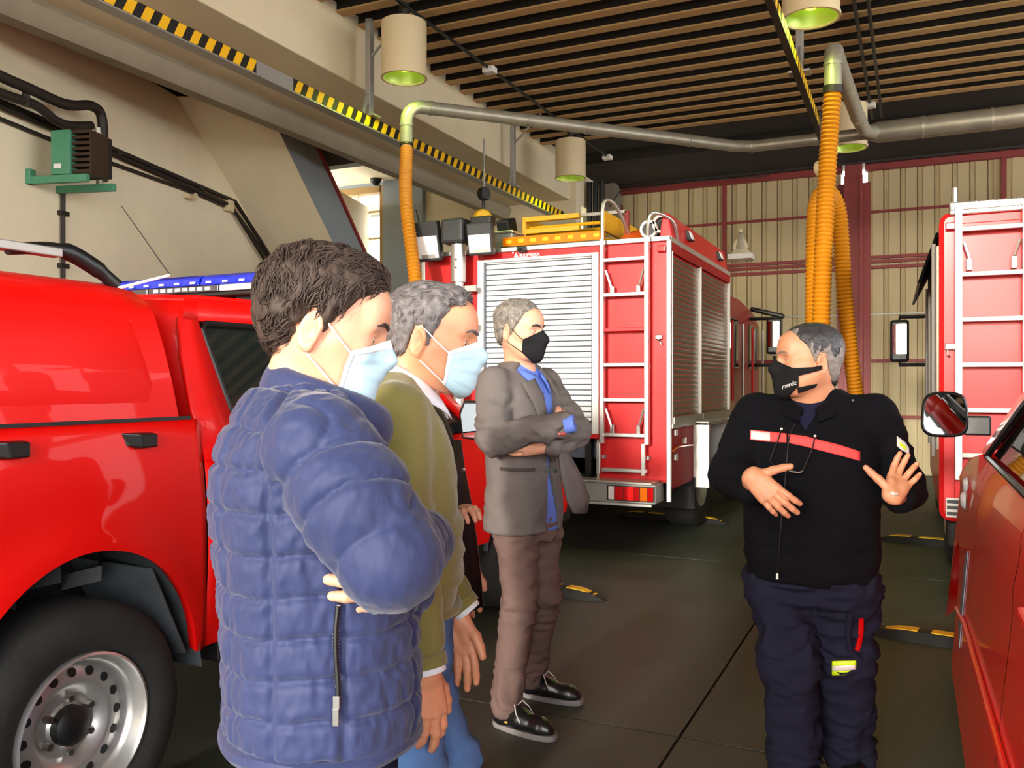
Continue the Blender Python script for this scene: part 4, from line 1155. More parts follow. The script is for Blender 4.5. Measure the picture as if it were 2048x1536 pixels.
# crew cab ahead of the body
cab = MB()
def cab_ring(y, x0, x1, z0, z1):
    return [Vector((x0, y, z0)), Vector((x1, y, z0)), Vector((x1, y, z1 - 0.25)), Vector((x1 - 0.10, y, z1 - 0.03)), Vector((x1 - 0.2, y, z1)), Vector((x0 + 0.2, y, z1)), Vector((x0 + 0.10, y, z1 - 0.03)), Vector((x0, y, z1 - 0.25))]
cab.loft([cab_ring(10.14, TX0 + 0.05, -1.99, 0.62, 2.58), cab_ring(11.6, TX0 + 0.05, -1.99, 0.62, 2.60), cab_ring(12.6, TX0 + 0.05, -1.99, 0.62, 2.52), cab_ring(12.95, TX0 + 0.12, -2.06, 0.62, 1.6), cab_ring(13.0, TX0 + 0.14, -2.08, 0.62, 0.9)])
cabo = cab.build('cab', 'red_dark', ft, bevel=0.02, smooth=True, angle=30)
for y0, y1 in ((10.35, 10.95), (11.75, 12.5)):
    boxo('cab_window', -2.0, -1.98, y0, y1, 1.65, 2.25, 'glass_dark', cabo, bevel=0.01)
    for yy in (y0 - 0.06, y1 + 0.04):
        MB().cyl((-1.93, yy, 1.25), (-1.93, yy, 2.2), 0.016, n=8).build('grab_handle', 'red_truck' if yy < y0 else 'alu', cabo, smooth=True)
MB().tube(arc((-1.96, 11.45, 0.47), (0, 1, 0), (0, 0, 1), 0.58, 10, 170, 16), 0.05, 8).build('cab_arch', 'alu_dull', cabo, smooth=True)
boxo('cab_step', -2.05, -1.93, 10.3, 10.9, 0.45, 0.52, 'alu_dull', cabo)
def truck_mirror(parent, base, out, pm, arms):
    b = Vector(base)
    MB().tube([b + Vector((0, 0, arms[0])), Vector((pm.x, pm.y, b.z + arms[0])), Vector((pm.x, pm.y, b.z + arms[0] - 0.08))], 0.022, 8).build('mirror_arm', 'black', parent, smooth=True)
    MB().tube([b + Vector((0, 0, arms[1])), Vector((pm.x, pm.y, b.z + arms[1])), Vector((pm.x, pm.y, b.z + arms[1] + 0.12))], 0.022, 8).build('mirror_arm', 'black', parent, smooth=True)
    MB().obox(pm, (0.10, 0, 0), (0, 0.06, 0), (0, 0, 0.24)).build('mirror_head', 'black', parent, bevel=0.03)
    MB().obox(pm + Vector((0, -0.062, 0.02)), (0.075, 0, 0), (0, 0.003, 0), (0, 0, 0.17)).build('mirror_glass', 'mirror', parent)
pm = at(1549, 672, 11.4)
truck_mirror(ft, (-2.0, pm.y, 1.9), 1, pm, (0.42, -0.20))
MB().obox((-1.80, 12.1, 2.42), (0.22, 0, -0.06), (0, 0.07, 0), (0.01, 0, 0.03)).build('cab_visor', 'black', cabo, bevel=0.02)

# ---- gear lying on the fire engine roof
def roof_ladder():
    a0, a1 = Vector((-3.62, 7.95, 2.98)), Vector((-3.62, 12.3, 3.0))
    t = thing('roof_ladder', 'yellow sliding ladder lying on the fire engine roof', 'ladder', (-3.2, 7.9, 2.72))
    for x in (-3.55, -2.72):
        MB().box(x - 0.02, x + 0.02, 7.9, 11.9, 2.93, 3.13).build('stringer', 'yellow_ladder', t, bevel=0.006)
    for k in range(12):
        y = 8.0 + 0.32 * k
        MB().cyl((-3.55, y, 3.03), (-2.72, y, 3.03), 0.018, n=8).build('rung', 'yellow_ladder', t, smooth=True)
    for z in (2.95, 3.07):
        MB().box(-3.52, -2.95, 7.86, 7.92, z, z + 0.05).build('end_beam', 'yellow_ladder', t, bevel=0.006)
    return t
roof_ladder()
gn = thing('ladder_gantry', 'rusty steel gantry frame holding the yellow ladder on the roof', 'frame', (-3.1, 7.8, 2.72))
for x in (-3.66, -2.62):
    MB().box(x - 0.02, x + 0.02, 8.35, 8.39, 2.72, 3.20).build('gantry_post', 'red_dark', gn)
    MB().box(x - 0.02, x + 0.02, 10.6, 10.64, 2.72, 3.20).build('gantry_post', 'red_dark', gn)
MB().box(-3.66, -2.62, 8.35, 8.39, 3.18, 3.21).build('gantry_bar', 'alu_dull', gn)
MB().box(-3.66, -2.62, 8.35, 8.39, 2.86, 2.89).build('gantry_bar', 'alu_dull', gn)
MB().box(-3.66, -2.62, 10.6, 10.64, 3.18, 3.21).build('gantry_bar', 'alu_dull', gn)
lk = thing('roof_locker', 'grey metal roof box behind the floodlights', 'box', (-3.75, 7.85, 2.72))
MB().box(-4.0, -3.55, 7.62, 8.0, 2.72, 2.93).build('case', 'alu_dull', lk, bevel=0.01)
MB().box(-4.01, -3.54, 7.61, 8.01, 2.93, 2.955).build('lid', 'alu', lk, bevel=0.004)
MB().obox((-3.74, 7.9, 3.04), (0.07, 0, 0), (0, 0.1, 0.03), (0, -0.03, 0.08)).build('reel', 'black', lk, bevel=0.02)
hb = at(965, 438, 9.9)
hk = thing('hook_block', 'yellow hook block hanging above the floodlights', 'pulley', hb + Vector((0, 0, -0.1)))
MB().lathe([(0.001, -0.05), (0.09, -0.05), (0.11, -0.03), (0.11, 0.03), (0.09, 0.05), (0.001, 0.05)], hb, (0.6, -0.8, 0), n=20).build('sheave', 'yellow', hk, smooth=True)
MB().cyl(hb + Vector((0, 0, 0.1)), Vector((hb.x, hb.y, 3.72)), 0.008, n=6).build('cable', 'black', hk)
tp = thing('orange_stretcher', 'orange wrapped rescue stretcher lying on the fire engine roof', 'stretcher', (-2.3, 8.6, 2.74))
MB().loft([[Vector((-2.36 + w * x, y, 2.74 + h * z)) for x, z in ((-1, 0), (-0.95, 0.55), (-0.6, 0.95), (0, 1.0), (0.6, 0.9), (0.95, 0.45), (1, 0))] for y, w, h in ((7.60, 0.10, 0.04), (7.75, 0.15, 0.12), (8.2, 0.17, 0.24), (9.3, 0.17, 0.28), (9.6, 0.13, 0.2))]).build('wrap', 'orange', tp, smooth=True, angle=60)
for y in (8.4, 9.1):
    MB().tube([Vector((-2.36 + 0.185 * math.cos(R(a)), y, 2.74 + 0.262 * math.sin(R(a)))) for a in range(0, 181, 15)], 0.012, 6).build('strap', 'black', tp)
for i, (px, py) in enumerate(((1297, 458), (1322, 447))):
    h0 = atY(px, py, TY + 0.16)
    sh_ = thing('suction_hose', ('pale suction hose end lying lower on the roof corner', 'pale suction hose end lying higher against the roof box')[i], 'hose', h0, 'suction hoses on the fire engine roof')
    dv = Vector((0.0, 1, 0.0))
    MB().lathe([(0.060, 0.0), (0.082, 0.0), (0.088, 0.03), (0.082, 0.06), (0.072, 0.07), (0.072, 2.2), (0.06, 2.2), (0.06, 0.0)], h0, dv, n=20).build('hose_body', 'white', sh_, smooth=True, angle=50)
    MB().cyl(h0 + dv * 0.05, h0 + dv * 0.06, 0.06, n=18).build('hose_mouth', 'black', sh_)

# ------------------------------------------------------------------ second truck (right)
UX0, UX1, UY = 0.16, 2.62, 6.46
rt_ = thing('rescue_truck', 'red truck with a tall rear ladder parked beyond the van', 'truck', ((UX0 + UX1) / 2, 9.0, 0))
body = []
def rbox_ring(y, k=0.0):
    r = 0.07
    pts = []
    for cx_, cz_, a0 in ((UX1 - r, 0.53 + r, -90), (UX1 - r, 2.60 - r, 0), (UX0 + r, 2.60 - r, 90), (UX0 + r, 0.53 + r, 180)):
        for a in (0, 30, 60, 90):
            pts.append(Vector((cx_ + (r - k) * math.cos(R(a0 + a)), y, cz_ + (r - k) * math.sin(R(a0 + a)))))
    return pts
MB().loft([rbox_ring(UY + 0.0, 0.03), rbox_ring(UY + 0.02, 0.0), rbox_ring(9.9, 0.0)]).build('body_shell', 'red_truck', rt_, smooth=True, angle=30)
boxo('rear_panel', UX0 + 0.09, UX1 - 0.09, UY - 0.015, UY + 0.02, 0.62, 2.52, 'red_truck', rt_, bevel=0.006)
boxo('roof_trim', UX0 + 0.06, UX1 - 0.06, UY - 0.03, 9.9, 2.575, 2.635, 'alu', rt_, bevel=0.01)
boxo('tread_strip', UX0 + 0.06, UX1 - 0.06, UY - 0.034, UY + 0.05, 2.60, 2.66, 'tread', rt_, bevel=0.01)
for x in (0.27, 0.655):
    MB().obox((x, UY - 0.10, 1.72), (0.022, 0, 0), (0, 0.03, 0), (0, 0, 0.90)).build('ladder_rail', 'alu', rt_, bevel=0.005)
    for z in (2.5, 1.7, 0.95):
        MB().bar((x, UY - 0.08, z), (x, UY + 0.01, z), 0.02, 0.03).build('ladder_mount', 'alu_dull', rt_)
for k in range(6):
    MB().obox((0.4625, UY - 0.10, 2.464 - 0.296 * k), (0.19, 0, 0), (0, 0.02, 0), (0, 0, 0.016)).build('rung', 'alu_dull', rt_, bevel=0.004)
for x, s in ((0.27, 1), (0.655, -1)):
    MB().bar((x + s * 0.03, UY - 0.09, 2.38), (x + s * 0.065, UY - 0.07, 2.27), 0.014, 0.014).build('ladder_stay', 'alu', rt_)
    MB().obox((x + s * 0.065, UY - 0.06, 2.235), (0.018, 0, 0), (0, 0.025, 0), (0, 0, 0.04)).build('ladder_clip', 'steel', rt_, bevel=0.004)
boxo('grab_rail', 0.645, 0.68, UY - 0.13, UY - 0.09, 2.0, 3.0, 'alu', rt_)
MB().obox((0.225, UY - 0.03, 2.50), (0.03, 0, 0), (0, 0.02, 0), (0, 0, 0.025)).build('marker_lamp', 'lens_red', rt_, bevel=0.008)
MB().obox((0.228, UY - 0.025, 1.70), (0.035, 0, 0), (0, 0.012, 0), (0, 0, 0.022)).build('catch', 'steel', rt_, bevel=0.004)
MB().tube([(0.21, UY - 0.03, 1.69), (0.21, UY - 0.035, 1.64), (0.225, UY - 0.03, 1.63)], 0.005, 6).build('catch', 'steel', rt_)
vg = boxo('vent_grille', 0.20, 0.30, UY - 0.022, UY - 0.012, 0.56, 0.69, 'alu_dull', rt_)
for k in range(3):
    boxo('louvre', 0.205, 0.295, UY - 0.03, UY - 0.02, 0.575 + 0.04 * k, 0.597 + 0.04 * k, 'black', vg)
MB().cyl((0.26, UY + 0.2, 2.66), (0.26, UY + 0.2, 2.80), 0.016, n=10).build('aerial', 'alu', rt_)
boxo('bumper', UX0 + 0.05, UX1 - 0.05, UY - 0.02, UY + 0.2, 0.36, 0.52, 'rubber', rt_, bevel=0.02)
boxo('side_shutter', UX0 - 0.012, UX0 + 0.01, UY + 0.15, 9.8, 1.0, 2.4, 'slat_side_shaded', rt_)
for k in range(12):
    boxo('side_rib', UX0 - 0.022, UX0 - 0.01, UY + 0.2, 9.75, 1.08 + 0.11 * k, 1.10 + 0.11 * k, 'dark_metal', rt_)
for y in (UY + 0.18, 8.1, 9.75):
    MB().cyl((UX0 - 0.03, y, 0.95), (UX0 - 0.03, y, 2.42), 0.016, n=8).build('side_post', 'alu_dull', rt_, smooth=True)
aw = MB().add([(UX0 - 0.005, UY + 0.2, 2.50), (UX0 - 0.005, 9.6, 2.56), (UX0 - 0.16, 9.6, 2.25), (UX0 - 0.12, UY + 0.6, 2.20)], [(0, 1, 2, 3)]).build('side_awning', 'black', rt_, thick=0.02)
MB().loft([cab_ring(9.94, UX0 + 0.04, UX1 - 0.04, 0.6, 2.5), cab_ring(11.3, UX0 + 0.04, UX1 - 0.04, 0.6, 2.5), cab_ring(11.9, UX0 + 0.06, UX1 - 0.06, 0.6, 1.7), cab_ring(12.0, UX0 + 0.08, UX1 - 0.08, 0.6, 0.9)]).build('cab', 'red_truck', rt_, smooth=True, bevel=0.02, angle=30)
boxo('cab_window', UX0 + 0.03, UX0 + 0.045, 10.3, 11.2, 1.6, 2.2, 'glass_dark', rt_)
boxo('chassis', UX0 + 0.6, UX1 - 0.6, UY + 0.3, 11.6, 0.4, 0.62, 'black', rt_)
for y in (8.0, 11.0):
    wheel(rt_, (UX0 + 0.22, y, 0.45), -1, 0.45, 0.28, 0.26, holes=8, nuts=8, rimmat='alu_dull')
    wheel(rt_, (UX1 - 0.22, y, 0.45), 1, 0.45, 0.28, 0.26, holes=8, nuts=8, rimmat='alu_dull')
pm2 = at(1799, 682, 9.9)
truck_mirror(rt_, (UX0 + 0.04, pm2.y, 1.95), -1, pm2, (0.27, -0.28))

# ------------------------------------------------------------------ van (near right)
VX = 0.20
vn = thing('passenger_van', 'glossy red van with a big door mirror standing at the edge', 'van', (VX + 0.95, 3.2, 0))
def van_hw(z):
    # flank offset from VX for a height: fullest at 0.75
    return 0.10 * (z - 0.75) if z < 1.16 else 0.061 + 0.34 * (z - 1.16)
VFY = 4.55
def van_pt(y, z, o=0.0):
    nose = 0.0 if y < 4.9 else 0.42 * ((y - 4.9) / 0.75) ** 2
    return Vector((VX + van_hw(z) + nose - o, y, z))
VW = 1.90
def van_m(p):
    return Vector((2 * VX + VW - p.x, p.y, p.z))
def van_panel(y0, y1, zt, name, m='red_van', arches=(VFY,)):
    ys = [y0 + (y1 - y0) * i / 60 for i in range(61)]
    P_ = []
    for y in ys:
        lo = 0.24
        for cy in arches:
            u = (y - cy) / 0.37
            if abs(u) < 1:
                lo = max(lo, 0.30 + 0.40 * math.sqrt(1 - u * u))
        top = zt(y) if callable(zt) else zt
        P_.append([van_pt(y, lo + (top - lo) * j / 14, 0.012 * math.exp(-((lo + (top - lo) * j / 14 - 0.98) / 0.02) ** 2)) for j in range(15)])
    MB().grid(P_).build(name, m, vn, smooth=True, angle=50)
    MB().grid([[van_m(p) for p in r_] for r_ in P_]).build(name, m, vn, smooth=True, angle=50)
van_panel(0.75, 2.355, 1.16, 'rear_flank', arches=(1.35,))
van_panel(2.365, 3.63, 1.16, 'front_door')
van_panel(3.64, 5.62, lambda y: 1.16 - 0.30 * max(0, (y - 3.9) / 1.72) ** 1.4, 'front_wing')
VA = [(4.02, 1.17), (3.45, 1.40), (2.75, 1.60), (2.30, 1.68)]          # windscreen pillar outer line
VI = [(3.78, 1.17), (3.28, 1.375), (2.70, 1.545), (2.36, 1.60)]
for f in (lambda p: p, van_m):
    MB().grid([[f(van_pt(y, z)) for y, z in VA], [f(van_pt(y, z, 0.004)) for y, z in VI]]).build('windscreen_pillar', 'red_van', vn, smooth=True, thick=0.02)
    MB().tube([f(van_pt(y, z, 0.006)) for y, z in VI], 0.012, 6).build('window_seal', 'black', vn, smooth=True)
    MB().tube([f(van_pt(y + 0.03, z + 0.02, -0.02)) for y, z in VA], 0.014, 6).build('screen_seal', 'black', vn, smooth=True)
    MB().grid([[f(van_pt(2.42, 1.18, -0.012)), f(van_pt(3.75, 1.18, -0.012))], [f(van_pt(2.42, 1.40, -0.012)), f(van_pt(3.20, 1.385, -0.012))], [f(van_pt(2.42, 1.57, -0.012)), f(van_pt(2.55, 1.57, -0.012))]]).build('front_door_glass', 'glass_van', vn, smooth=True)
    MB().grid([[f(van_pt(0.9, 1.18, -0.012)), f(van_pt(2.30, 1.18, -0.012))], [f(van_pt(1.0, 1.58, -0.012)), f(van_pt(2.30, 1.60, -0.012))]]).build('rear_glass', 'glass_van', vn)
    MB().grid([[f(van_pt(2.30, 1.16)), f(van_pt(2.42, 1.16))], [f(van_pt(2.30, 1.62)), f(van_pt(2.42, 1.60))]]).build('middle_pillar', 'black_gloss', vn, thick=0.01)
    MB().grid([[f(van_pt(0.75, 1.16)), f(van_pt(0.92, 1.16))], [f(van_pt(0.85, 1.62)), f(van_pt(1.02, 1.60))]]).build('rear_pillar', 'red_van', vn, thick=0.01)
    MB().tube([f(van_pt(y, z, 0.004)) for y, z in ((0.85, 1.165), (2.3, 1.168), (3.78, 1.168))], 0.010, 6).build('belt_strip', 'black', vn, smooth=True)
    MB().tube([f(van_pt(y, z, 0.010)) for y, z in ((0.9, 0.66), (2.3, 0.62), (3.6, 0.56), (4.1, 0.50))], [0.009] * 4, 8).build('side_moulding', 'red_van', vn, smooth=True)
    # door handle (front door) and mirror
    h_ = van_pt(1.95, 0.98, 0.018)
    MB().obox(f(h_), (0.014, 0, 0), (0, 0.09, 0), (0, 0, 0.014)).build('door_handle', 'red_van', vn, bevel=0.008)
roofv = []
for y, z in ((0.85, 1.68), (1.6, 1.72), (2.3, 1.68)):
    a = van_pt(y, z if z < 1.66 else 1.66)
    row = []
    for i in range(9):
        q = i / 8
        row.append(Vector((a.x + (van_m(a).x - a.x) * q, y, 1.64 + (z - 1.60) * math.sin(math.pi * q) ** 0.6)))
    roofv.append(row)
MB().grid(roofv).build('roof', 'red_van', vn, smooth=True, thick=0.02)
ws = []
for y, z in reversed(VA):
    a = van_pt(y, z)
    ws.append([Vector((a.x + (van_m(a).x - a.x) * i / 8, y + 0.28 * math.sin(math.pi * i / 8), z + 0.01)) for i in range(9)])
MB().grid(ws).build('windscreen', 'glass_van', vn, smooth=True)
bn = []
for y, z in ((4.0, 1.16), (4.5, 1.10), (5.0, 0.99), (5.35, 0.86)):
    a = van_pt(y, z)
    bn.append([Vector((a.x + (van_m(a).x - a.x) * i / 8, y + 0.28 * math.sin(math.pi * i / 8), z + 0.03 * math.sin(math.pi * i / 8))) for i in range(9)])
MB().grid(bn).build('bonnet', 'red_van', vn, smooth=True, thick=0.01)
nose = []
for z in (0.86, 0.6, 0.3):
    a = van_pt(5.60, z)
    nose.append([Vector((a.x + (van_m(a).x - a.x) * i / 8, 5.6 + 0.1 * math.sin(math.pi * i / 8), z)) for i in range(9)])
MB().grid(nose).build('front_bumper', 'red_van', vn, smooth=True, thick=0.01)
tail = [[Vector((van_pt(0.78, z).x + (van_m(van_pt(0.78, z)).x - van_pt(0.78, z).x) * i / 4, 0.78, z)) for i in range(5)] for z in (0.3, 0.8, 1.16, 1.62)]
MB().grid(tail).build('tailgate', 'red_van', vn, thick=0.01)
MB().grid([[Vector((VX + 0.28 + (VW - 0.56) * i / 4, 0.77, z)) for i in range(5)] for z in (1.18, 1.56)]).build('rear_screen', 'glass_van', vn, thick=0.008)
MB().grid([[Vector((VX + 0.2 + (VW - 0.4) * i / 8, y, z + 0.08 * math.sin(math.pi * i / 8) ** 0.6)) for i in range(9)] for y, z in ((0.77, 1.60), (0.80, 1.64), (0.86, 1.64))]).build('roof_edge', 'red_van', vn, smooth=True, thick=0.01)
boxo('floor_pan', VX + 0.1, VX + VW - 0.1, 0.9, 5.4, 0.26, 0.34, 'black', vn)
boxo('cabin_lining', VX + 0.25, VX + VW - 0.25, 0.9, 3.9, 0.34, 1.1, 'seat_cloth', vn)
for cy in (1.35, VFY):
    wheel(vn, (VX + 0.16, cy, 0.32), -1, 0.32, 0.21, 0.2, holes=8, nuts=5, rimmat='alu_dull')
    wheel(vn, (VX + VW - 0.16, cy, 0.32), 1, 0.32, 0.21, 0.2, holes=8, nuts=5, rimmat='alu_dull')
    for s, xx in ((-1, VX + 0.05), (1, VX + VW - 0.05)):
        MB().grid([[Vector((x, cy + 0.385 * math.cos(R(a)), 0.30 + 0.41 * math.sin(R(a)))) for a in range(-10, 191, 10)] for x in (xx, xx - s * 0.35)]).build('wheel_well', 'black', vn)
# door mirror
mc = Vector((0.118, 3.98, 1.325))
def mir(k, dy, n=28):
    out = []
    for i in range(n):
        a = 2 * math.pi * i / n
        x = abs(math.cos(a)) ** 0.6 * math.copysign(1, math.cos(a)); z = abs(math.sin(a)) ** 0.55 * math.copysign(1, math.sin(a))
        out.append(mc + Vector((x * 0.088 * k * (1.0 - 0.06 * z), dy + 0.02 * x * k, z * 0.094 * k)))
    return out
mo = MB().loft([mir(0.86, -0.028), mir(0.93, -0.036), mir(1.0, -0.028), mir(1.0, 0.0), mir(0.9, 0.05), mir(0.55, 0.085)]).build('mirror_housing', 'black', vn, smooth=True, angle=60)
MB().add(mir(0.88, -0.030), [tuple(range(28))]).build('mirror_glass', 'mirror', mo)
MB().loft([[mc + Vector((x, y, z)) for y, z in ((-0.01, -0.085), (-0.01, -0.005), (0.05, -0.005), (0.05, -0.085))] for x in (0.07, 0.13, 0.17)]).build('mirror_foot', 'black', mo, bevel=0.008)
MB().add([van_pt(3.80, 1.17, 0.004), van_pt(4.0, 1.17, 0.004), van_pt(3.60, 1.30, 0.004)], [(0, 1, 2)]).build('mirror_sail', 'black', mo, thick=0.006)
# side repeater, antenna strip and cloth sticker
rp = van_pt(4.35, 0.93, 0.006)
MB().lathe([(0.001, 0.022), (0.03, 0.018), (0.042, 0.006), (0.045, 0.0)], rp, (-1, 0, 0), n=18).build('side_repeater', 'clear_lens', vn, smooth=True)
MB().lathe([(0.001, 0.02), (0.026, 0.016), (0.036, 0.004), (0.038, 0.0)], van_pt(4.33, 1.0, 0.006), (-1, 0, 0), n=18).build('filler_flap', 'clear_lens', vn, smooth=True)
MB().add([van_pt(y, z, 0.003) for y, z in ((3.78, 0.42), (3.95, 0.46), (4.02, 0.74), (3.9, 0.78))], [(0, 1, 2, 3)]).build('door_badge', 'tape_grey', vn, thick=0.003)
# ================================================================== ORGANIC SURFACES (distance fields meshed with numpy)
_LAT = np.random.RandomState(5).rand(32, 32, 32)
def vnoise(P, scale, seed=0):
    """smooth value noise in -1..1"""
    Q = P * np.asarray(scale, float) + seed * 7.31 + 100.0
    I = np.floor(Q).astype(int)
    F = Q - I
    F = F * F * (3 - 2 * F)
    r = 0
    for dx in (0, 1):
        wx = F[..., 0] if dx else 1 - F[..., 0]
        for dy in (0, 1):
            wy = F[..., 1] if dy else 1 - F[..., 1]
            for dz in (0, 1):
                wz = F[..., 2] if dz else 1 - F[..., 2]
                r = r + wx * wy * wz * _LAT[(I[..., 0] + dx) % 32, (I[..., 1] + dy) % 32, (I[..., 2] + dz) % 32]
    return 2 * r - 1

def folds(P, scale, seed=0):
    """ridged noise for cloth folds, 0..1"""
    n = vnoise(P, scale, seed) + 0.5 * vnoise(P, np.asarray(scale, float) * 2.1, seed + 3)
    return 1 - np.abs(n)

class S:
    def __init__(self):
        self.ops = []
    def op(self, fn, lo, hi, k=0.02, sub=False):
        self.ops.append((fn, np.asarray(lo, float), np.asarray(hi, float), k, sub))
        return self
    def cap(self, a, b, ra, rb=None, k=0.02, sub=False):
        a, b = np.array(a, float), np.array(b, float)
        rb = ra if rb is None else rb
        ab = b - a
        L2 = max(1e-9, float(ab @ ab))
        def fn(P):
            t = np.clip(((P - a) @ ab) / L2, 0, 1)
            return np.linalg.norm(P - a - t[..., None] * ab, axis=-1) - (ra + (rb - ra) * t)
        r = max(ra, rb)
        return self.op(fn, np.minimum(a, b) - r, np.maximum(a, b) + r, k, sub)
    def chain(self, pts, rs, k=0.02):
        for i in range(len(pts) - 1):
            self.cap(pts[i], pts[i + 1], rs[i], rs[i + 1], k)
        return self
    def ell(self, c, r, k=0.02, rot=None, sub=False):
        c, r = np.array(c, float), np.array(r, float)
        Rm = None if rot is None else np.array(rot)
        def fn(P):
            q = P - c
            if Rm is not None:
                q = q @ Rm
            k0 = np.linalg.norm(q / r, axis=-1)
            k1 = np.linalg.norm(q / (r * r), axis=-1)
            return k0 * (k0 - 1) / np.maximum(k1, 1e-6)
        m = max(r) if Rm is not None else r
        return self.op(fn, c - m, c + m, k, sub)
    def stack(self, st, k=0.02, p=2.3):
        """a trunk from elliptical stations (z, cx, cy, rx, ry)"""
        st = np.array(sorted(st), float)
        n = len(st)
        ext = np.vstack([2 * st[0] - st[1], st, 2 * st[-1] - st[-2]])
        rows = []
        for i in range(1, n):
            for q in np.linspace(0, 1, 12, endpoint=False):
                a, b, c, d = ext[i - 1], ext[i], ext[i + 1], ext[i + 2]
                rows.append(0.5 * (2 * b + (c - a) * q + (2 * a - 5 * b + 4 * c - d) * q * q + (3 * b - a - 3 * c + d) * q ** 3))
        rows.append(st[-1])
        T = np.array(rows)
        zs = np.maximum.accumulate(T[:, 0])
        z0, z1 = zs[0], zs[-1]
        def fn(P):
            z = np.clip(P[..., 2], z0, z1)
            cx, cy, rx, ry = (np.interp(z, zs, T[:, j]) for j in (1, 2, 3, 4))
            dx, dy = P[..., 0] - cx, P[..., 1] - cy
            ux, uy = np.abs(dx / rx), np.abs(dy / ry)
            q = np.maximum((ux ** p + uy ** p) ** (1 / p), 1e-5)
            g = np.sqrt((ux ** (p - 1) / rx) ** 2 + (uy ** (p - 1) / ry) ** 2) * q ** (1 - p)
            d = (q - 1) / np.maximum(g, 1e-3)
            return np.maximum(d, np.maximum(z0 - P[..., 2], P[..., 2] - z1))
        m = max((np.abs(T[:, 1]) + T[:, 3]).max(), (np.abs(T[:, 2]) + T[:, 4]).max())
        return self.op(fn, (-m, -m, z0), (m, m, z1), k)
    def eval(self, P):
        f = np.full(P.shape[:-1], 1.0)
        for fn, lo, hi, k, sub in self.ops:
            d = fn(P)
            f = self._mix(f, d, k, sub)
        return f
    @staticmethod
    def _mix(f, d, k, sub):
        if sub:
            h = np.maximum(k - np.abs(-f - d), 0) / max(k, 1e-6)
            return -(np.minimum(-f, d) - h * h * k / 4)
        h = np.maximum(k - np.abs(f - d), 0) / max(k, 1e-6)
        return np.minimum(f, d) - h * h * k / 4
    def mesh(self, h):
        lo = np.min([o[1] for o in self.ops if not o[4]], axis=0) - 4 * h
        hi = np.max([o[2] for o in self.ops if not o[4]], axis=0) + 4 * h
        n = np.ceil((hi - lo) / h).astype(int) + 1
        ax = [lo[i] + h * np.arange(n[i]) for i in range(3)]
        f = np.full(tuple(n), 1.0, np.float64)
        for fn, a, b, k, sub in self.ops:
            m = k + 4 * h
            s = []
            for i in range(3):
                i0 = int(max(0, math.floor((a[i] - m - lo[i]) / h)))
                i1 = int(min(n[i], math.ceil((b[i] + m - lo[i]) / h) + 1))
                s.append(slice(i0, max(i0 + 1, i1)))
            P = np.stack(np.meshgrid(ax[0][s[0]], ax[1][s[1]], ax[2][s[2]], indexing='ij'), -1)
            f[tuple(s)] = self._mix(f[tuple(s)], fn(P), k, sub)
        return nets(f, lo, h)

_CE = [(0, 1), (2, 3), (4, 5), (6, 7), (0, 2), (1, 3), (4, 6), (5, 7), (0, 4), (1, 5), (2, 6), (3, 7)]
_CC = np.array([(x, y, z) for x in (0, 1) for y in (0, 1) for z in (0, 1)])
def nets(f, lo, h):
    s = f < 0
    n = f.shape
    cnt = np.zeros(tuple(q - 1 for q in n), np.int8)
    for c in _CC:
        cnt += s[c[0]:n[0] - 1 + c[0], c[1]:n[1] - 1 + c[1], c[2]:n[2] - 1 + c[2]]
    I = np.argwhere((cnt > 0) & (cnt < 8))
    vid = np.full(cnt.shape, -1, np.int64)
    vid[tuple(I.T)] = np.arange(len(I))
    val = np.stack([f[I[:, 0] + c[0], I[:, 1] + c[1], I[:, 2] + c[2]] for c in _CC], 1)
    acc = np.zeros((len(I), 3))
    num = np.zeros(len(I))
    for a, b in _CE:
        va, vb = val[:, a], val[:, b]
        mk = (va < 0) != (vb < 0)
        t = np.where(mk, va / np.where(mk, va - vb, 1), 0)
        acc += np.where(mk[:, None], _CC[a] + t[:, None] * (_CC[b] - _CC[a]), 0)
        num += mk
    V = lo + h * (I + acc / num[:, None])
    F = []
    for ax in range(3):
        sl0 = [slice(None)] * 3; sl1 = [slice(None)] * 3
        sl0[ax] = slice(0, n[ax] - 1); sl1[ax] = slice(1, n[ax])
        a, b = s[tuple(sl0)], s[tuple(sl1)]
        E = np.argwhere(a != b)
        u, w = (ax + 1) % 3, (ax + 2) % 3
        ok = (E[:, u] > 0) & (E[:, w] > 0) & (E[:, u] < n[u] - 1) & (E[:, w] < n[w] - 1)
        E = E[ok]
        inside = a[tuple(E.T)]
        q = []
        for du, dw in ((-1, -1), (0, -1), (0, 0), (-1, 0)):
            G = E.copy(); G[:, u] += du; G[:, w] += dw
            q.append(vid[tuple(G.T)])
        q = np.stack(q, 1)
        q[~inside] = q[~inside][:, ::-1]
        F.append(q)
    return V, np.concatenate(F)

def vnormals(V, F):
    n = np.cross(V[F[:, 2]] - V[F[:, 0]], V[F[:, 3 if F.shape[1] == 4 else 2]] - V[F[:, 1]])
    N = np.zeros_like(V)
    for j in range(F.shape[1]):
        for c in range(3):
            N[:, c] += np.bincount(F[:, j], n[:, c], len(V))
    return N / np.maximum(np.linalg.norm(N, axis=1, keepdims=True), 1e-12)

def relax(V, F, it=1, lam=0.5):
    for _ in range(it):
        A = np.zeros_like(V); C = np.zeros(len(V))
        m = F.shape[1]
        for j in range(m):
            for d in (1, m - 1):
                k = F[:, (j + d) % m]
                for c in range(3):
                    A[:, c] += np.bincount(F[:, j], V[k, c], len(V))
                C += np.bincount(F[:, j], minlength=len(V))
        V = V + lam * (A / np.maximum(C, 1)[:, None] - V)
    return V

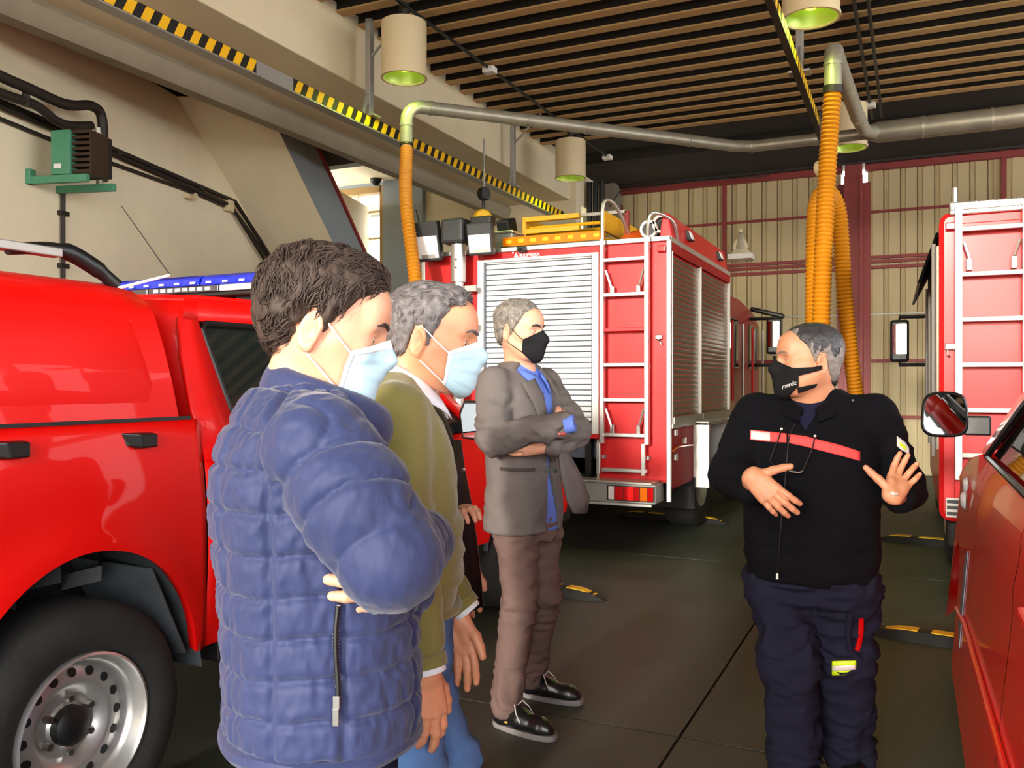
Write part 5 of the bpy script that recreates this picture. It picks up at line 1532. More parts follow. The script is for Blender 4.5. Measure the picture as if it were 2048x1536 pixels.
def surf_obj(name, V, F, material, parent, label=None):
    me = bpy.data.meshes.new(name)
    F = np.asarray(F)
    me.vertices.add(len(V))
    me.vertices.foreach_set('co', np.asarray(V, np.float32).ravel())
    m = F.shape[1]
    me.loops.add(F.size)
    me.loops.foreach_set('vertex_index', F.astype(np.int32).ravel())
    me.polygons.add(len(F))
    me.polygons.foreach_set('loop_start', (np.arange(len(F)) * m).astype(np.int32))
    me.polygons.foreach_set('use_smooth', np.ones(len(F), bool))
    me.update(calc_edges=True)
    me.validate()
    return link_mesh(name, me, material, parent, label)

def rot_z(a):
    c, s = math.cos(a), math.sin(a)
    return np.array([[c, -s, 0], [s, c, 0], [0, 0, 1]])
def rot_y(a):
    c, s = math.cos(a), math.sin(a)
    return np.array([[c, 0, s], [0, 1, 0], [-s, 0, c]])
def rot_x(a):
    c, s = math.cos(a), math.sin(a)
    return np.array([[1, 0, 0], [0, c, -s], [0, s, c]])

class Frame:
    """a local frame: x forward, y left, z up"""
    def __init__(self, o, Rm):
        self.o = np.array(o, float)
        self.R = np.array(Rm, float)
    def w(self, P):
        return np.asarray(P, float) @ self.R.T + self.o
    def l(self, P):
        return (np.asarray(P, float) - self.o) @ self.R

CAMP = np.array([0, 0, CAM_H])
def pix_dir(px, py):
    k = (px - 1024) / FPX
    return np.array([k * CY - SY, k * SY + CY, -(py - 768) / FPX])
def hit(field, fr, px, py, d0, off=0.0, n=60):
    """walk along a sight line from depth d0 until it meets a surface; returns a world point"""
    dv = pix_dir(px, py)
    t = d0
    ln = np.linalg.norm(dv)
    for _ in range(n):
        P = fr.l(CAMP + dv * t)
        d = float(field.eval(P[None, :])[0]) - off
        if d < 0.0004:
            break
        t += 0.7 * d / ln
    return CAMP + dv * t

def ribbon(field, fr, pts, width_up, d0, name, material, parent, off=0.002, sub=6, label=None):
    """a band laid on a surface: pts are (px, py_top, py_bottom)"""
    P = []
    m = len(pts)
    for i in range(m - 1):
        for q in range(sub + (1 if i == m - 2 else 0)):
            t = q / sub
            a, b = pts[i], pts[i + 1]
            px = a[0] + (b[0] - a[0]) * t; y0 = a[1] + (b[1] - a[1]) * t; y1 = a[2] + (b[2] - a[2]) * t
            P.append([hit(field, fr, px, y0 + (y1 - y0) * j / 4, d0, off) for j in range(5)])
    return MB().grid(P).build(name, material, parent, smooth=True, thick=0.003, label=label)

# ---------------------------------------------------------------- heads
def head_field(fat=0.0, nose=1.0):
    s = S()
    s.ell((-0.014, 0, 0.034), (0.099, 0.0775, 0.086), 0.03)
    s.ell((0.028, 0, 0.02), (0.064, 0.064, 0.075), 0.03)
    s.ell((0.030, 0, -0.045), (0.060 + fat * 0.3, 0.060 + fat, 0.066), 0.03)
    s.ell((0.046, 0, -0.086), (0.042, 0.044 + fat * 0.7, 0.032), 0.03)
    for y in (1, -1):
        s.cap((-0.012, y * (0.056 + fat * 0.6), -0.045), (0.05, y * 0.026, -0.096), 0.020, 0.018, 0.035)
        s.cap((0.060, y * 0.046, -0.024), (0.030, y * 0.062, -0.016), 0.017, 0.013, 0.03)
        s.cap((0.086, y * 0.012, 0.022), (0.076, y * 0.046, 0.022), 0.010, 0.009, 0.022)
    s.ell((0.070, 0, 0.055), (0.028, 0.050, 0.035), 0.04)
    s.cap((0.090, 0, 0.010), (0.112 * nose, 0, -0.032), 0.0085, 0.0125, 0.018)
    for y in (1, -1):
        s.ell((0.099, y * 0.012, -0.037), (0.011, 0.008, 0.009), 0.012)
    s.cap((0.090, -0.016, -0.066), (0.090, 0.016, -0.066), 0.008, 0.008, 0.02)
    s.ell((0.078, 0, -0.104), (0.018, 0.022, 0.016), 0.03)
    for y in (1, -1):
        s.ell((0.103, y * 0.033, 0.000), (0.020, 0.017, 0.0125), 0.016, sub=True)
    for y in (1, -1):
        s.ell((0.0765, y * 0.0325, 0.0005), (0.0145, 0.0150, 0.0125), 0.006)
        s.ell((0.0865, y * 0.0325, -0.0015), (0.006, 0.010, 0.0042), 0.004, sub=True)
    # ears
    for y in (1, -1):
        R_ = rot_z(y * 0.42) @ rot_y(0.20)
        c = np.array((-0.016, y * 0.080, -0.012))
        s.ell(c, (0.0185, 0.0065, 0.031), 0.010, R_)
        ring = []
        for a in range(-70, 251, 32):
            ring.append(c + R_ @ np.array((-0.0165 * math.cos(R(a)) * (1.0 if a < 180 else 0.8), y * 0.005, 0.029 * math.sin(R(a)))))
        s.chain(ring, [0.0042] * len(ring), 0.004)
        s.ell(c + R_ @ np.array((0.004, y * 0.008, -0.002)), (0.0105, 0.0085, 0.017), 0.004, R_, sub=True)
        s.ell(c + R_ @ np.array((0.007, y * 0.003, -0.027)), (0.008, 0.005, 0.008), 0.006, R_)
    return s

def wrap_grid(field, O, D, r0=0.2, off=0.005, n=40):
    r = np.full(D.shape[:-1], r0)
    for _ in range(n):
        d = field.eval(O + D * r[..., None]) - off
        r = np.maximum(r - 0.8 * d, 0.02)
    return r

def blur2(r, it=1):
    for _ in range(it):
        p = np.pad(r, 1, mode='edge')
        r = (p[1:-1, 1:-1] * 2 + p[:-2, 1:-1] + p[2:, 1:-1] + p[1:-1, :-2] + p[1:-1, 2:]) / 6
    return r

def sph(th, el):
    return np.stack([np.cos(el) * np.cos(th), np.cos(el) * np.sin(th), np.sin(el)], -1)

MC = np.array((0.012, 0, -0.045))
def mask_grid(hf, top, bot, thmax, bulge=0.0, pleats=0.0, off=0.005, nu=49, nv=30, tent=0.0):
    """rows from top edge to bottom edge; top/bot are functions of |u| giving elevation in degrees"""
    u = np.linspace(-1, 1, nu)[None, :] * np.ones((nv, 1))
    v = np.linspace(0, 1, nv)[:, None] * np.ones((1, nu))
    th = u * R(thmax)
    el = np.radians(np.vectorize(top)(np.abs(u)) * (1 - v) + np.vectorize(bot)(np.abs(u)) * v)
    D = sph(th, el)
    r = wrap_grid(hf, MC, D, off=off)
    r = np.maximum(r, blur2(r, 30))
    r = np.maximum(r, blur2(r, 12))
    r = r + bulge * np.sin(np.pi * v) ** 0.7 * np.cos(u * np.pi / 2) + tent * np.exp(-(u / 0.22) ** 2) * np.sin(np.pi * v) ** 0.8
    if pleats:
        fr_ = (v * 4.0) % 1.0
        r = r + pleats * (fr_ - 0.5) * np.cos(u * np.pi / 2) * (np.abs(v - 0.5) < 0.38)
    return MC + D * r[..., None], r, th, el

def grid_obj(P, fr, name, material, parent, thick=0.0025, label=None):
    W = fr.w(P.reshape(-1, 3)).reshape(P.shape)
    return MB().grid([[tuple(p) for p in row] for row in W]).build(name, material, parent, smooth=True, thick=thick, angle=70, label=label)

def hair_mesh(hf, thick, line, h=0.0035, wave=0.0, seed=0, lockscale=(60, 60, 26)):
    """hair volume: the skull grown outward and trimmed along a hairline given as elevation by azimuth"""
    az = np.radians([a for a, _ in line]); zl = np.array([z for _, z in line])
    s = S()
    def fn(P):
        base = hf_skull.eval(P)
        a = np.abs(np.arctan2(P[..., 1], P[..., 0] + 0.015))
        cut = (np.interp(a, az, zl) - P[..., 2]) * 0.75
        t = thick(P) * (0.22 + 0.78 * np.clip(-cut / 0.028, 0, 1) ** 0.7)
        d = base - t
        m = np.maximum(d, cut)
        k = 0.012
        hh = np.maximum(k - np.abs(d - cut), 0) / k
        return m + hh * hh * k / 4
    hf_skull = S()
    hf_skull.ell((-0.014, 0, 0.034), (0.099, 0.0775, 0.086), 0.03)
    hf_skull.ell((0.028, 0, 0.02), (0.064, 0.064, 0.075), 0.03)
    hf_skull.ell((-0.01, 0, -0.03), (0.078, 0.064, 0.075), 0.04)
    hf_skull.cap((-0.03, 0, -0.06), (-0.045, 0, -0.12), 0.056, 0.056, 0.03)
    s.op(fn, (-0.17, -0.13, -0.14), (0.13, 0.13, 0.17), 0.001)
    V, F = s.mesh(h)
    N = vnormals(V, F)
    if wave:
        P = V + 0.012 * np.stack([vnoise(V, 28, seed + 1), vnoise(V, 28, seed + 2), vnoise(V, 28, seed + 3)], -1)
        V = V + N * (wave * (np.abs(vnoise(P, lockscale, seed)) * 2 - 0.6 + 0.5 * vnoise(P, np.array(lockscale) * 2.2, seed + 5)))[:, None]
    return V, F, N

def tufts(V, N, count, flow, length, rad, lift, rng, curl=0.0, sides=4, segs=5):
    """short tapered locks rooted on the hair surface"""
    idx = rng.choice(len(V), count)
    vs, fs = [], []
    for i in idx:
        p, n = V[i] - N[i] * 0.004, N[i]
        f = flow(p)
        f = f - n * (f @ n)
        ln = np.linalg.norm(f)
        if ln < 1e-6:
            continue
        f = f / ln + 0.25 * rng.randn(3)
        f = f - n * (f @ n); f /= np.linalg.norm(f)
        b = np.cross(n, f)
        L = length * (0.6 + 0.8 * rng.rand())
        ph = rng.rand() * 6.28
        base = len(vs)
        for k in range(segs):
            t = k / (segs - 1)
            c = p + f * L * t + n * (lift * math.sin(t * 2.4)) + b * curl * L * math.sin(ph + t * 4.5)
            c = c - n * (L * t) ** 2 * 5.0
            rr = rad * (1.0 - 0.85 * t ** 1.5) * (0.7 if k == 0 else 1)
            for q in range(sides):
                a = 2 * math.pi * q / sides
                vs.append(c + (n * math.cos(a) * 0.7 + b * math.sin(a) * 1.3) * rr)
        for k in range(segs - 1):
            for q in range(sides):
                q2 = (q + 1) % sides
                fs.append((base + k * sides + q, base + k * sides + q2, base + (k + 1) * sides + q2, base + (k + 1) * sides + q))
    return np.array(vs), np.array(fs)

# ---------------------------------------------------------------- hands
def hand_mesh(wrist, xdir, palm, side, curls, spread=(8, 2, -3, -10), thumb=(48, 25, 20), thumb_drop=-0.15, fore=None, scale=1.0, h=0.0028):
    """wrist: world point; xdir: finger direction; palm: direction the palm looks; returns world V, F"""
    x = np.array(xdir, float); x /= np.linalg.norm(x)
    z = -np.array(palm, float); z -= x * (z @ x); z /= np.linalg.norm(z)
    y = np.cross(z, x)
    if side == 'L':
        y = -y
    fr = Frame(wrist, np.stack([x, y, z], 1))
    s = S()
    bases = [(0.090, 0.029, 0.0), (0.094, 0.009, 0.003), (0.090, -0.012, 0.002), (0.080, -0.031, -0.003)]
    lens = [(0.040, 0.025, 0.021), (0.045, 0.029, 0.022), (0.041, 0.027, 0.021), (0.032, 0.020, 0.018)]
    rads = [0.0108, 0.0110, 0.0104, 0.0092]
    for j, bb in enumerate(bases):
        s.cap((0.004, bb[1] * 0.55, 0), bb, 0.0175, 0.0138, 0.014)
    s.ell((0.045, -0.018, -0.010), (0.036, 0.016, 0.012), 0.014)
    s.ell((0.036, 0.022, -0.010), (0.034, 0.018, 0.014), 0.014)
    for j, bb in enumerate(bases):
        p = np.array(bb)
        a = 0.0
        sp = R(spread[j])
        pts, rs = [p], [rads[j] * 1.12]
        for k in range(3):
            a += R(curls[j][k])
            d = np.array((math.cos(a) * math.cos(sp), math.cos(a) * math.sin(sp), -math.sin(a)))
            p = p + d * lens[j][k]
            pts.append(p)
            rs.append(rads[j] * (1.02, 0.93, 0.80)[k])
        s.chain(pts, rs, 0.0035)
    p = np.array((0.022, 0.026, -0.008))
    a = R(thumb[0])
    pts, rs = [p], [0.0155]
    for k, (L, rr) in enumerate(((0.040, 0.0138), (0.030, 0.0120), (0.024, 0.0100))):
        d = np.array((math.cos(a), math.sin(a), thumb_drop))
        d /= np.linalg.norm(d)
        p = p + d * L
        pts.append(p); rs.append(rr)
        a -= R(thumb[1 if k == 0 else 2])
    s.chain(pts, rs, 0.006)
    if fore is None:
        s.cap((0.008, 0, 0), (-0.09, 0, 0), 0.0255, 0.029, 0.016)
    else:
        s.cap((0.008, 0, 0), fr.l(np.array(fore, float)) * (0.09 / max(0.05, np.linalg.norm(fr.l(np.array(fore, float))))), 0.0255, 0.030, 0.016)
    V, F = s.mesh(h / scale)
    # knuckle creases
    N = vnormals(V, F)
    V = V + N * (0.0005 * vnoise(V, 260, 3))[:, None]
    V = fr.w(V * scale)
    if side == 'L':
        F = F[:, ::-1]
    return V, F

def join(parts):
    V, F, n = [], [], 0
    for v, f in parts:
        V.append(v); F.append(f + n); n += len(v)
    return np.concatenate(V), np.concatenate(F)

def cloth(s, h, fr, name, material, parent, disp=None, smooth=1, label=None):
    V, F = s.mesh(h)
    if smooth:
        V = relax(V, F, smooth, 0.4)
    if disp is not None:
        N = vnormals(V, F)
        V = V + N * disp(V, N)[:, None]
    return surf_obj(name, fr.w(V), F, material, parent, label)

def shoe(parent, pos, ang, L=0.29, sole='sole_dark', upper='leather', laces=True, lace_mat='lace'):
    """a laced shoe: pos = heel-centre on the floor, ang = toe direction"""
    fr = Frame((pos[0], pos[1], 0), rot_z(ang))
    k = L / 0.29
    s = S()
    s.cap((0.035, 0, 0.055), (0.12, 0, 0.06), 0.034, 0.036, 0.03)
    s.cap((0.12, 0, 0.05), (0.215, 0.004, 0.038), 0.040, 0.034, 0.03)
    s.cap((0.215, 0.004, 0.038), (0.245, 0.004, 0.034), 0.036, 0.026, 0.03)
    s.cap((0.04, 0, 0.05), (0.055, 0, 0.115), 0.036, 0.040, 0.03)
    s.ell((0.15, 0, -0.03), (0.4, 0.2, 0.042), 0.005, sub=True)
    V, F = s.mesh(0.005)
    up = surf_obj('shoe', fr.w(V * k), F, upper, parent)
    def out(z, gr):
        pts = []
        for a in range(0, 360, 12):
            c, sn = math.cos(R(a)), math.sin(R(a))
            x = 0.135 + (0.146 + gr) * c
            wdt = 0.036 + 0.012 * max(0, min(1, (x - 0.05) / 0.15)) + gr
            pts.append(tuple(fr.w(np.array((x, wdt * math.copysign(abs(sn) ** 0.75, sn) + 0.003, z)) * k)))
        return pts
    MB().loft([out(0.001, 0.0), out(0.012, 0.004), out(0.024, 0.003)]).build('shoe_sole', sole, up, smooth=True, angle=50)
    if laces:
        for q in range(4):
            x = 0.095 + 0.024 * q
            zz = 0.104 - 0.014 * q
            MB().tube([tuple(fr.w(np.array((x - 0.008, y, zz - 24 * y * y + 0.002)) * k)) for y in (-0.024, -0.012, 0, 0.012, 0.024)], 0.0022, 6).build('lace', lace_mat, up)
        for sg in (1, -1):
            MB().tube([tuple(fr.w(np.array(p) * k)) for p in ((0.105, 0, 0.108), (0.11, sg * 0.03, 0.118), (0.13, sg * 0.05, 0.09), (0.15, sg * 0.052, 0.06))], 0.0022, 6).build('lace', lace_mat, up)
    return up
# ================================================================== PEOPLE
def smooth01(x, a, b):
    t = np.clip((x - a) / (b - a), 0, 1)
    return t * t * (3 - 2 * t)

HAIRLINE = [(0, .080), (30, .070), (48, .048), (60, .030), (69, .0), (77, -.026), (82, -.018), (87, .022), (101, .022), (109, -.008), (120, -.045), (145, -.078), (180, -.088)]

class Head:
    def __init__(self, root, hc, yaw, pitch, roll, neck, skin, fat=0.0, scale=1.0, neck_r=(0.054, 0.060)):
        self.root = root
        Rm = rot_z(yaw) @ rot_y(pitch) @ rot_x(roll)
        self.fr = Frame(hc, Rm * scale)
        # inverse of a scaled rotation
        inv = Rm / scale
        fr = self.fr
        fr.l = lambda P: (np.asarray(P, float) - fr.o) @ inv
        self.f = head_field(fat)
        nk = fr.l(np.array(neck, float))
        self.skin_f = S()
        self.skin_f.ops = list(self.f.ops)
        self.skin_f.cap((-0.022, 0, -0.05), nk, neck_r[0], neck_r[1], 0.03)
        self.skin_f.cap(nk, nk + (nk - np.array((-0.022, 0, -0.05))) * 0.25, neck_r[1], neck_r[1] * 1.05, 0.03)
        V, F = self.skin_f.mesh(0.0036)
        V = relax(V, F, 1, 0.3)
        self.V, self.F = fr.w(V), F
    def eyes(self, brow='brow', look=(0.0, 0.0), brow_r=0.0042):
        for y in (1, -1):
            c = np.array((0.0742, y * 0.0325, -0.0012))
            s = S(); s.ell(c, (0.0128, 0.0128, 0.0128), 0.001)
            V, F = s.mesh(0.003)
            e = surf_obj('eye', self.fr.w(V), F, 'eye_white', self.root)
            d = np.array((1.0, look[0], look[1])); d /= np.linalg.norm(d)
            s = S(); s.ell(c + d * 0.0092, (0.0046, 0.0056, 0.0056), 0.001)
            V, F = s.mesh(0.0016)
            surf_obj('iris', self.fr.w(V), F, 'iris', e)
            pts = [np.array(p) for p in ((0.0925, y * 0.013, 0.021), (0.0935, y * 0.024, 0.0255), (0.0885, y * 0.037, 0.0265), (0.0775, y * 0.050, 0.0215))]
            O = np.array((0.02, y * 0.02, 0.02))
            P = []
            for q in pts:
                d = (q - O) / np.linalg.norm(q - O)
                r = wrap_grid(self.f, O, d[None, :], 0.14, 0.0005)[0]
                P.append(tuple(self.fr.w(O + d * r)))
            MB().tube(P, [brow_r * 0.8, brow_r, brow_r * 0.9, brow_r * 0.4], 6).build('eyebrow', brow, self.root, smooth=True)
    def hair(self, material, thick, line=HAIRLINE, wave=0.004, seed=0, n=700, length=0.03, rad=0.0026, lift=0.004, flow=None, curl=0.12, lockscale=(60, 60, 26), label=None, keep=None):
        V, F, N = hair_mesh(self.f, thick, line, wave=wave, seed=seed, lockscale=lockscale)
        rng = np.random.RandomState(seed + 40)
        flow = flow or (lambda p: np.array((-0.6 - 4 * p[0], 0.0, -0.7)))
        azv = np.degrees(np.abs(np.arctan2(V[:, 1], V[:, 0] + 0.015)))
        ok = ~((azv > 62) & (azv < 112) & (V[:, 2] < 0.045))
        src = np.where(ok if keep is None else ok & keep(V))[0]
        tv, tf = tufts(V[src], N[src], n, flow, length, rad, lift, rng, curl)
        V2, F2 = join([(V, F), (tv, tf)])
        return surf_obj('hair', self.fr.w(V2), F2, material, self.root, label)
    def surgical(self, material='mask_blue', bulge=0.006, loops=True, top=26.0):
        P, r, th, el = mask_grid(self.f, lambda u: top - 16 * u ** 1.6, lambda u: -54 + 16 * u ** 2, 62, bulge, 0.0035)
        m = grid_obj(P, self.fr, 'face_mask', material, self.root)
        nv, nu = r.shape
        band = P[:3]
        grid_obj(P[0:4] + 0.0012 * sph(th, el)[0:4], self.fr, 'mask_edge', 'mask_white', m, 0.002)
        grid_obj(P[:, nu - 3:] + 0.0012 * sph(th, el)[:, nu - 3:], self.fr, 'mask_edge', 'mask_white', m, 0.002)
        grid_obj(P[:, :3] + 0.0012 * sph(th, el)[:, :3], self.fr, 'mask_edge', 'mask_white', m, 0.002)
        self.loops(P, m, 'mask_white')
        return m
    def loops(self, P, m, material, lr=0.0016):
        nv, nu = P.shape[:2]
        for y, j in ((1, nu - 1), (-1, 0)):
            ear = [np.array((-0.010, y * 0.083, 0.020)), np.array((-0.030, y * 0.080, 0.008)), np.array((-0.034, y * 0.078, -0.02)), np.array((-0.020, y * 0.078, -0.045))]
            pts = [P[1, j]] + [0.55 * P[1, j] + 0.45 * ear[0] + np.array((0, y * 0.006, 0))] + ear + [0.5 * P[-2, j] + 0.5 * ear[3] + np.array((0, y * 0.004, 0))] + [P[-2, j]]
            MB().tube(smooth_path([tuple(self.fr.w(p)) for p in pts], 5), lr, 6).build('ear_loop', material, m, smooth=True)

def person(label, loc, name='person'):
    return thing(name, label, 'person', loc)

def body_core(fr, st, limbs):
    s = S()
    s.stack(st, 0.03)
    for pts, rs in limbs:
        s.chain(pts, rs, 0.03)
    V, F = s.mesh(0.016)
    return fr.w(V), F

def trouser_disp(amp, seed, knees):
    def fn(V, N):
        w = np.full(len(V), 0.35)
        for kz, sp in knees:
            w = w + np.exp(-((V[:, 2] - kz) / sp) ** 2)
        Q = V + 0.03 * np.stack([vnoise(V, 9, seed), vnoise(V, 9, seed + 1), vnoise(V, 9, seed + 2)], -1)
        return 2.4 * amp * w * (folds(Q, (7, 7, 20), seed) - 0.55) + 0.9 * amp * w * (folds(Q, (15, 15, 36), seed + 6) - 0.5)
    return fn

def arm_param(V, pts):
    """distance along a limb and which limb piece is nearest"""
    best = np.full(len(V), 1e9); s_out = np.zeros(len(V)); acc = 0.0
    for a, b in zip(pts, pts[1:]):
        a, b = np.array(a), np.array(b)
        ab = b - a; L = np.linalg.norm(ab)
        t = np.clip(((V - a) @ ab) / (L * L), 0, 1)
        d = np.linalg.norm(V - a - t[:, None] * ab, axis=1)
        m = d < best
        best = np.where(m, d, best); s_out = np.where(m, acc + t * L, s_out)
        acc += L
    return s_out, best

def collar_strip(fr, c, r_in, r_out, z_in, z_out, a0, a1, n, name, material, parent, thick=0.004, rows=4, bulge=0.0):
    """an upright or folded collar; all inputs are functions of the angle from the back of the neck (degrees)"""
    P = []
    for i in range(n + 1):
        a = a0 + (a1 - a0) * i / n
        row = []
        for j in range(rows + 1):
            t = j / rows
            rr = r_in(a) * (1 - t) + r_out(a) * t + bulge * math.sin(math.pi * t)
            z = z_in(a) * (1 - t) + z_out(a) * t
            cc = c(a, t)
            row.append(tuple(fr.w(np.array((cc[0] - rr * math.cos(R(a)), cc[1] + rr * math.sin(R(a)) * 0.95, z)))))
        P.append(row)
    return MB().grid(P).build(name, material, parent, smooth=True, thick=thick, angle=60)

# ------------------------------------------------------------------ man in the blue down jacket
def man_down_jacket():
    o = at(640, 768, 1.52)
    root = person('dark-haired man in a quilted blue down jacket, arms folded, blue face mask', (o.x, o.y, 0))
    fr = Frame((o.x, o.y, 0), rot_z(R(45)))
    sh_r, sh_l = np.array((-0.025, -0.180, 1.350)), np.array((-0.025, 0.180, 1.350))
    el_r = fr.l(np.array(at(780, 1116, 1.285)))
    wr_r = np.array((0.180, -0.03, 1.165))
    el_l, wr_l = np.array((0.10, 0.20, 1.10)), np.array((0.145, -0.03, 1.085))
    st = [(.845, .004, 0, .158, .192), (.90, .004, 0, .163, .196), (.98, .002, 0, .163, .195), (1.10, -.006, 0, .162, .195), (1.22, -.020, 0, .160, .200), (1.31, -.030, 0, .148, .20), (1.375, -.034, 0, .120, .175), (1.42, -.036, 0, .092, .13), (1.445, -.036, 0, .076, .098)]
    St, Sa = S(), S()
    St.stack(st, 0.03)
    St.cap((-0.032, 0.13, 1.355), (-0.032, -0.13, 1.355), 0.066, 0.066, 0.05)
    Sa.chain([sh_r, 0.5 * (sh_r + el_r) + np.array((0, -0.012, 0)), el_r], [0.080, 0.080, 0.070], 0.03)
    Sa.chain([el_r, wr_r], [0.068, 0.050], 0.02)
    Sa.chain([sh_l, el_l, wr_l], [0.080, 0.068, 0.050], 0.03)
    J = S(); J.ops = St.ops + [(f, lo, hi, 0.022, sub) for f, lo, hi, k, sub in Sa.ops]
    seams = [R(-148), R(-117), R(-84), R(-40), R(40), R(90), R(148), R(-179)]
    def disp(V, N):
        da, dt = Sa.eval(V), St.eval(V)
        am = smooth01(dt - da, -0.012, 0.012)
        z = V[:, 2] + 0.008 * vnoise(V, 9, 1)
        f = (z - 0.855) / 0.066 % 1.0
        puff = 1 - np.abs(2 * f - 1) ** 6
        ang = np.arctan2(V[:, 1], V[:, 0] + 0.01)
        vs = np.ones(len(V))
        for a in seams:
            dd = np.abs((ang - a + np.pi) % (2 * np.pi) - np.pi) * 0.19
            vs = np.minimum(vs, 1 - 0.75 * np.exp(-(dd / 0.007) ** 2))
        torso = 0.0125 * puff * vs - 0.007
        s_r, d_r = arm_param(V, [sh_r, el_r, wr_r])
        s_l, d_l = arm_param(V, [sh_l, el_l, wr_l])
        s = np.where(d_r < d_l, s_r, s_l)
        ax = el_r - sh_r
        side = np.cross(V - sh_r, ax / np.linalg.norm(ax))[:, 2]
        fs = ((s + 0.5 * side + 0.02) / 0.074) % 1.0
        fq = ((s * 0.8 - 1.15 * side + 0.03) / 0.16) % 1.0
        ps = (1 - np.abs(2 * fs - 1) ** 6) * (1 - 0.8 * np.abs(2 * fq - 1) ** 16)
        s_el = np.linalg.norm(el_r - sh_r)
        sleeve = 0.0120 * (1 - (1 - ps) * (1 - 0.85 * np.exp(-((s - s_el) / 0.045) ** 2))) - 0.006
        Q = V + 0.02 * np.stack([vnoise(V, 14, 11), vnoise(V, 14, 12), vnoise(V, 14, 13)], -1)
        Q = Q @ rot_x(0.5)
        wr = 0.0075 * (folds(Q, (40, 40, 13), 2) - 0.5) * (0.45 + 0.55 * (1 - puff)) + 0.0022 * vnoise(V, (110, 110, 50), 7)
        wr2 = 0.0060 * (folds(Q, (22, 22, 9), 6) - 0.5)
        return am * (sleeve + wr2 * 0.9 + 0.55 * wr) + (1 - am) * (torso + wr + wr2 * 0.5)
    jk = cloth(J, 0.0050, fr, 'down_jacket', 'down_blue', root, disp)
    # hem cord
    hem = [tuple(fr.w(np.array((0.004 + 0.160 * math.cos(a), 0.194 * math.sin(a), 0.850 + 0.004 * math.sin(5 * a))))) for a in np.linspace(0, 2 * math.pi, 49)]
    MB().tube(hem, 0.016, 8, cap=False).build('hem', 'down_blue', jk, smooth=True)
    # stand-up collar
    def zc_in(a): return 1.412 - 0.075 * (abs(a) / 160) ** 1.2
    def zc_out(a): return 1.488 - 0.092 * (abs(a) / 160) ** 1.2
    cl = collar_strip(fr, lambda a, t: (0.004 + 0.012 * t, 0), lambda a: 0.096 + 0.006 * (abs(a) / 160), lambda a: 0.088 + 0.010 * (abs(a) / 160), zc_in, zc_out, -160, 160, 48, 'collar', 'down_blue', jk, thick=0.022, rows=6, bulge=0.010)
    # pocket zip on the side facing us
    zp = [(676, 1212), (672, 1250), (671, 1290), (673, 1330), (676, 1370), (676, 1400)]
    zpts = [tuple(hit(J, fr, x, y, 0.9, 0.008)) for x, y in zp]
    zo = MB().tube(zpts, 0.004, 8).build('pocket_zip', 'black', jk, smooth=True, label='dark zip of the side pocket')
    for a, b in zip(zpts, zpts[1:]):
        a, b = Vector(a), Vector(b)
        for q in range(6):
            c = a.lerp(b, q / 6)
            MB().obox(c - Vector((-0.42, 0.9, 0)) * -0.004, (0.0035, 0.002, 0), (0, 0.002, 0), (0, 0, 0.0012)).build('zip_tooth', 'steel', zo)
    pl = Vector(zpts[-1])
    MB().obox(pl + Vector((0.002, -0.006, -0.002)), (0.005, 0.002, 0), (0, 0.002, 0), (0, 0, 0.010)).build('zip_slider', 'steel', zo, bevel=0.001)
    MB().obox(pl + Vector((0.002, -0.008, -0.024)), (0.0045, 0.002, 0), (0, 0.0012, 0), (0, 0, 0.014)).build('zip_pull', 'steel', zo, bevel=0.001)
    # trousers
    T = S()
    T.stack([(.72, 0, 0, .125, .175), (.82, 0, 0, .13, .18), (.93, 0, 0, .125, .175), (1.0, 0, 0, .11, .16)], 0.03)
    for y in (1, -1):
        T.chain([(0, y * 0.088, 0.80), (0.015, y * 0.095, 0.46), (-0.01, y * 0.10, 0.09)], [0.098, 0.075, 0.064], 0.03)
    cloth(T, 0.010, fr, 'trousers', 'navy_cloth', root, trouser_disp(0.006, 3, ((0.46, 0.1), (0.12, 0.08))))
    for y in (1, -1):
        p = fr.w(np.array((-0.075, y * 0.105, 0)))
        shoe(root, p, R(45 + y * 8))
    # head
    hc = at(650, 655, 1.50)
    hd = Head(root, hc, R(35), R(13), R(2), fr.w(np.array((-0.035, 0, 1.43))), 'skin')
    hd.eyes('hair_brown', look=(0, -0.25))
    def thick(P):
        return 0.010 + 0.017 * smooth01(P[..., 2], -0.05, 0.10) + 0.006 * smooth01(P[..., 0], 0.02, 0.09) * smooth01(P[..., 2], 0.05, 0.1)
    def flow(p):
        return np.array((-0.5 - 5 * p[0] if p[2] > 0.05 else -0.45, 0.9 * (1 if p[1] > 0 else -1) * (p[2] > 0.07), -1.0 if p[2] < 0.1 else -0.3))
    line = [(0, .082), (25, .076), (42, .062), (55, .046), (66, .022), (74, -.004), (80, -.012), (84, .0), (88, .026), (101, .026), (109, .0), (120, -.026), (145, -.048), (180, -.055)]
    hd.hair('hair_brown', thick, line, wave=0.0048, seed=3, n=4200, length=0.040, rad=0.0019, lift=0.005, flow=flow, curl=0.10, lockscale=(52, 52, 24), keep=lambda V: V[:, 2] > -0.035)
    hd.surgical('mask_blue', 0.006)
    # hands: the left one shows under the right elbow
    tip = np.array(at(700, 1186, 1.305))
    w0 = fr.w(np.array((0.150, -0.135, 1.135)))
    hv = hand_mesh(w0, tip - w0, fr.w(np.array((-1.0, 0.25, 0.1))) - fr.w(np.zeros(3)), 'L', [(12, 22, 18)] * 4, fore=fr.w(wr_l))
    w1 = fr.w(np.array((0.165, 0.03, 1.155)))
    hv2 = hand_mesh(w1, fr.w(np.array((-0.35, 1, 0.0))) - fr.w(np.zeros(3)), fr.w(np.array((-1, -0.35, 0))) - fr.w(np.zeros(3)), 'R', [(20, 35, 25)] * 4, fore=fr.w(wr_r))
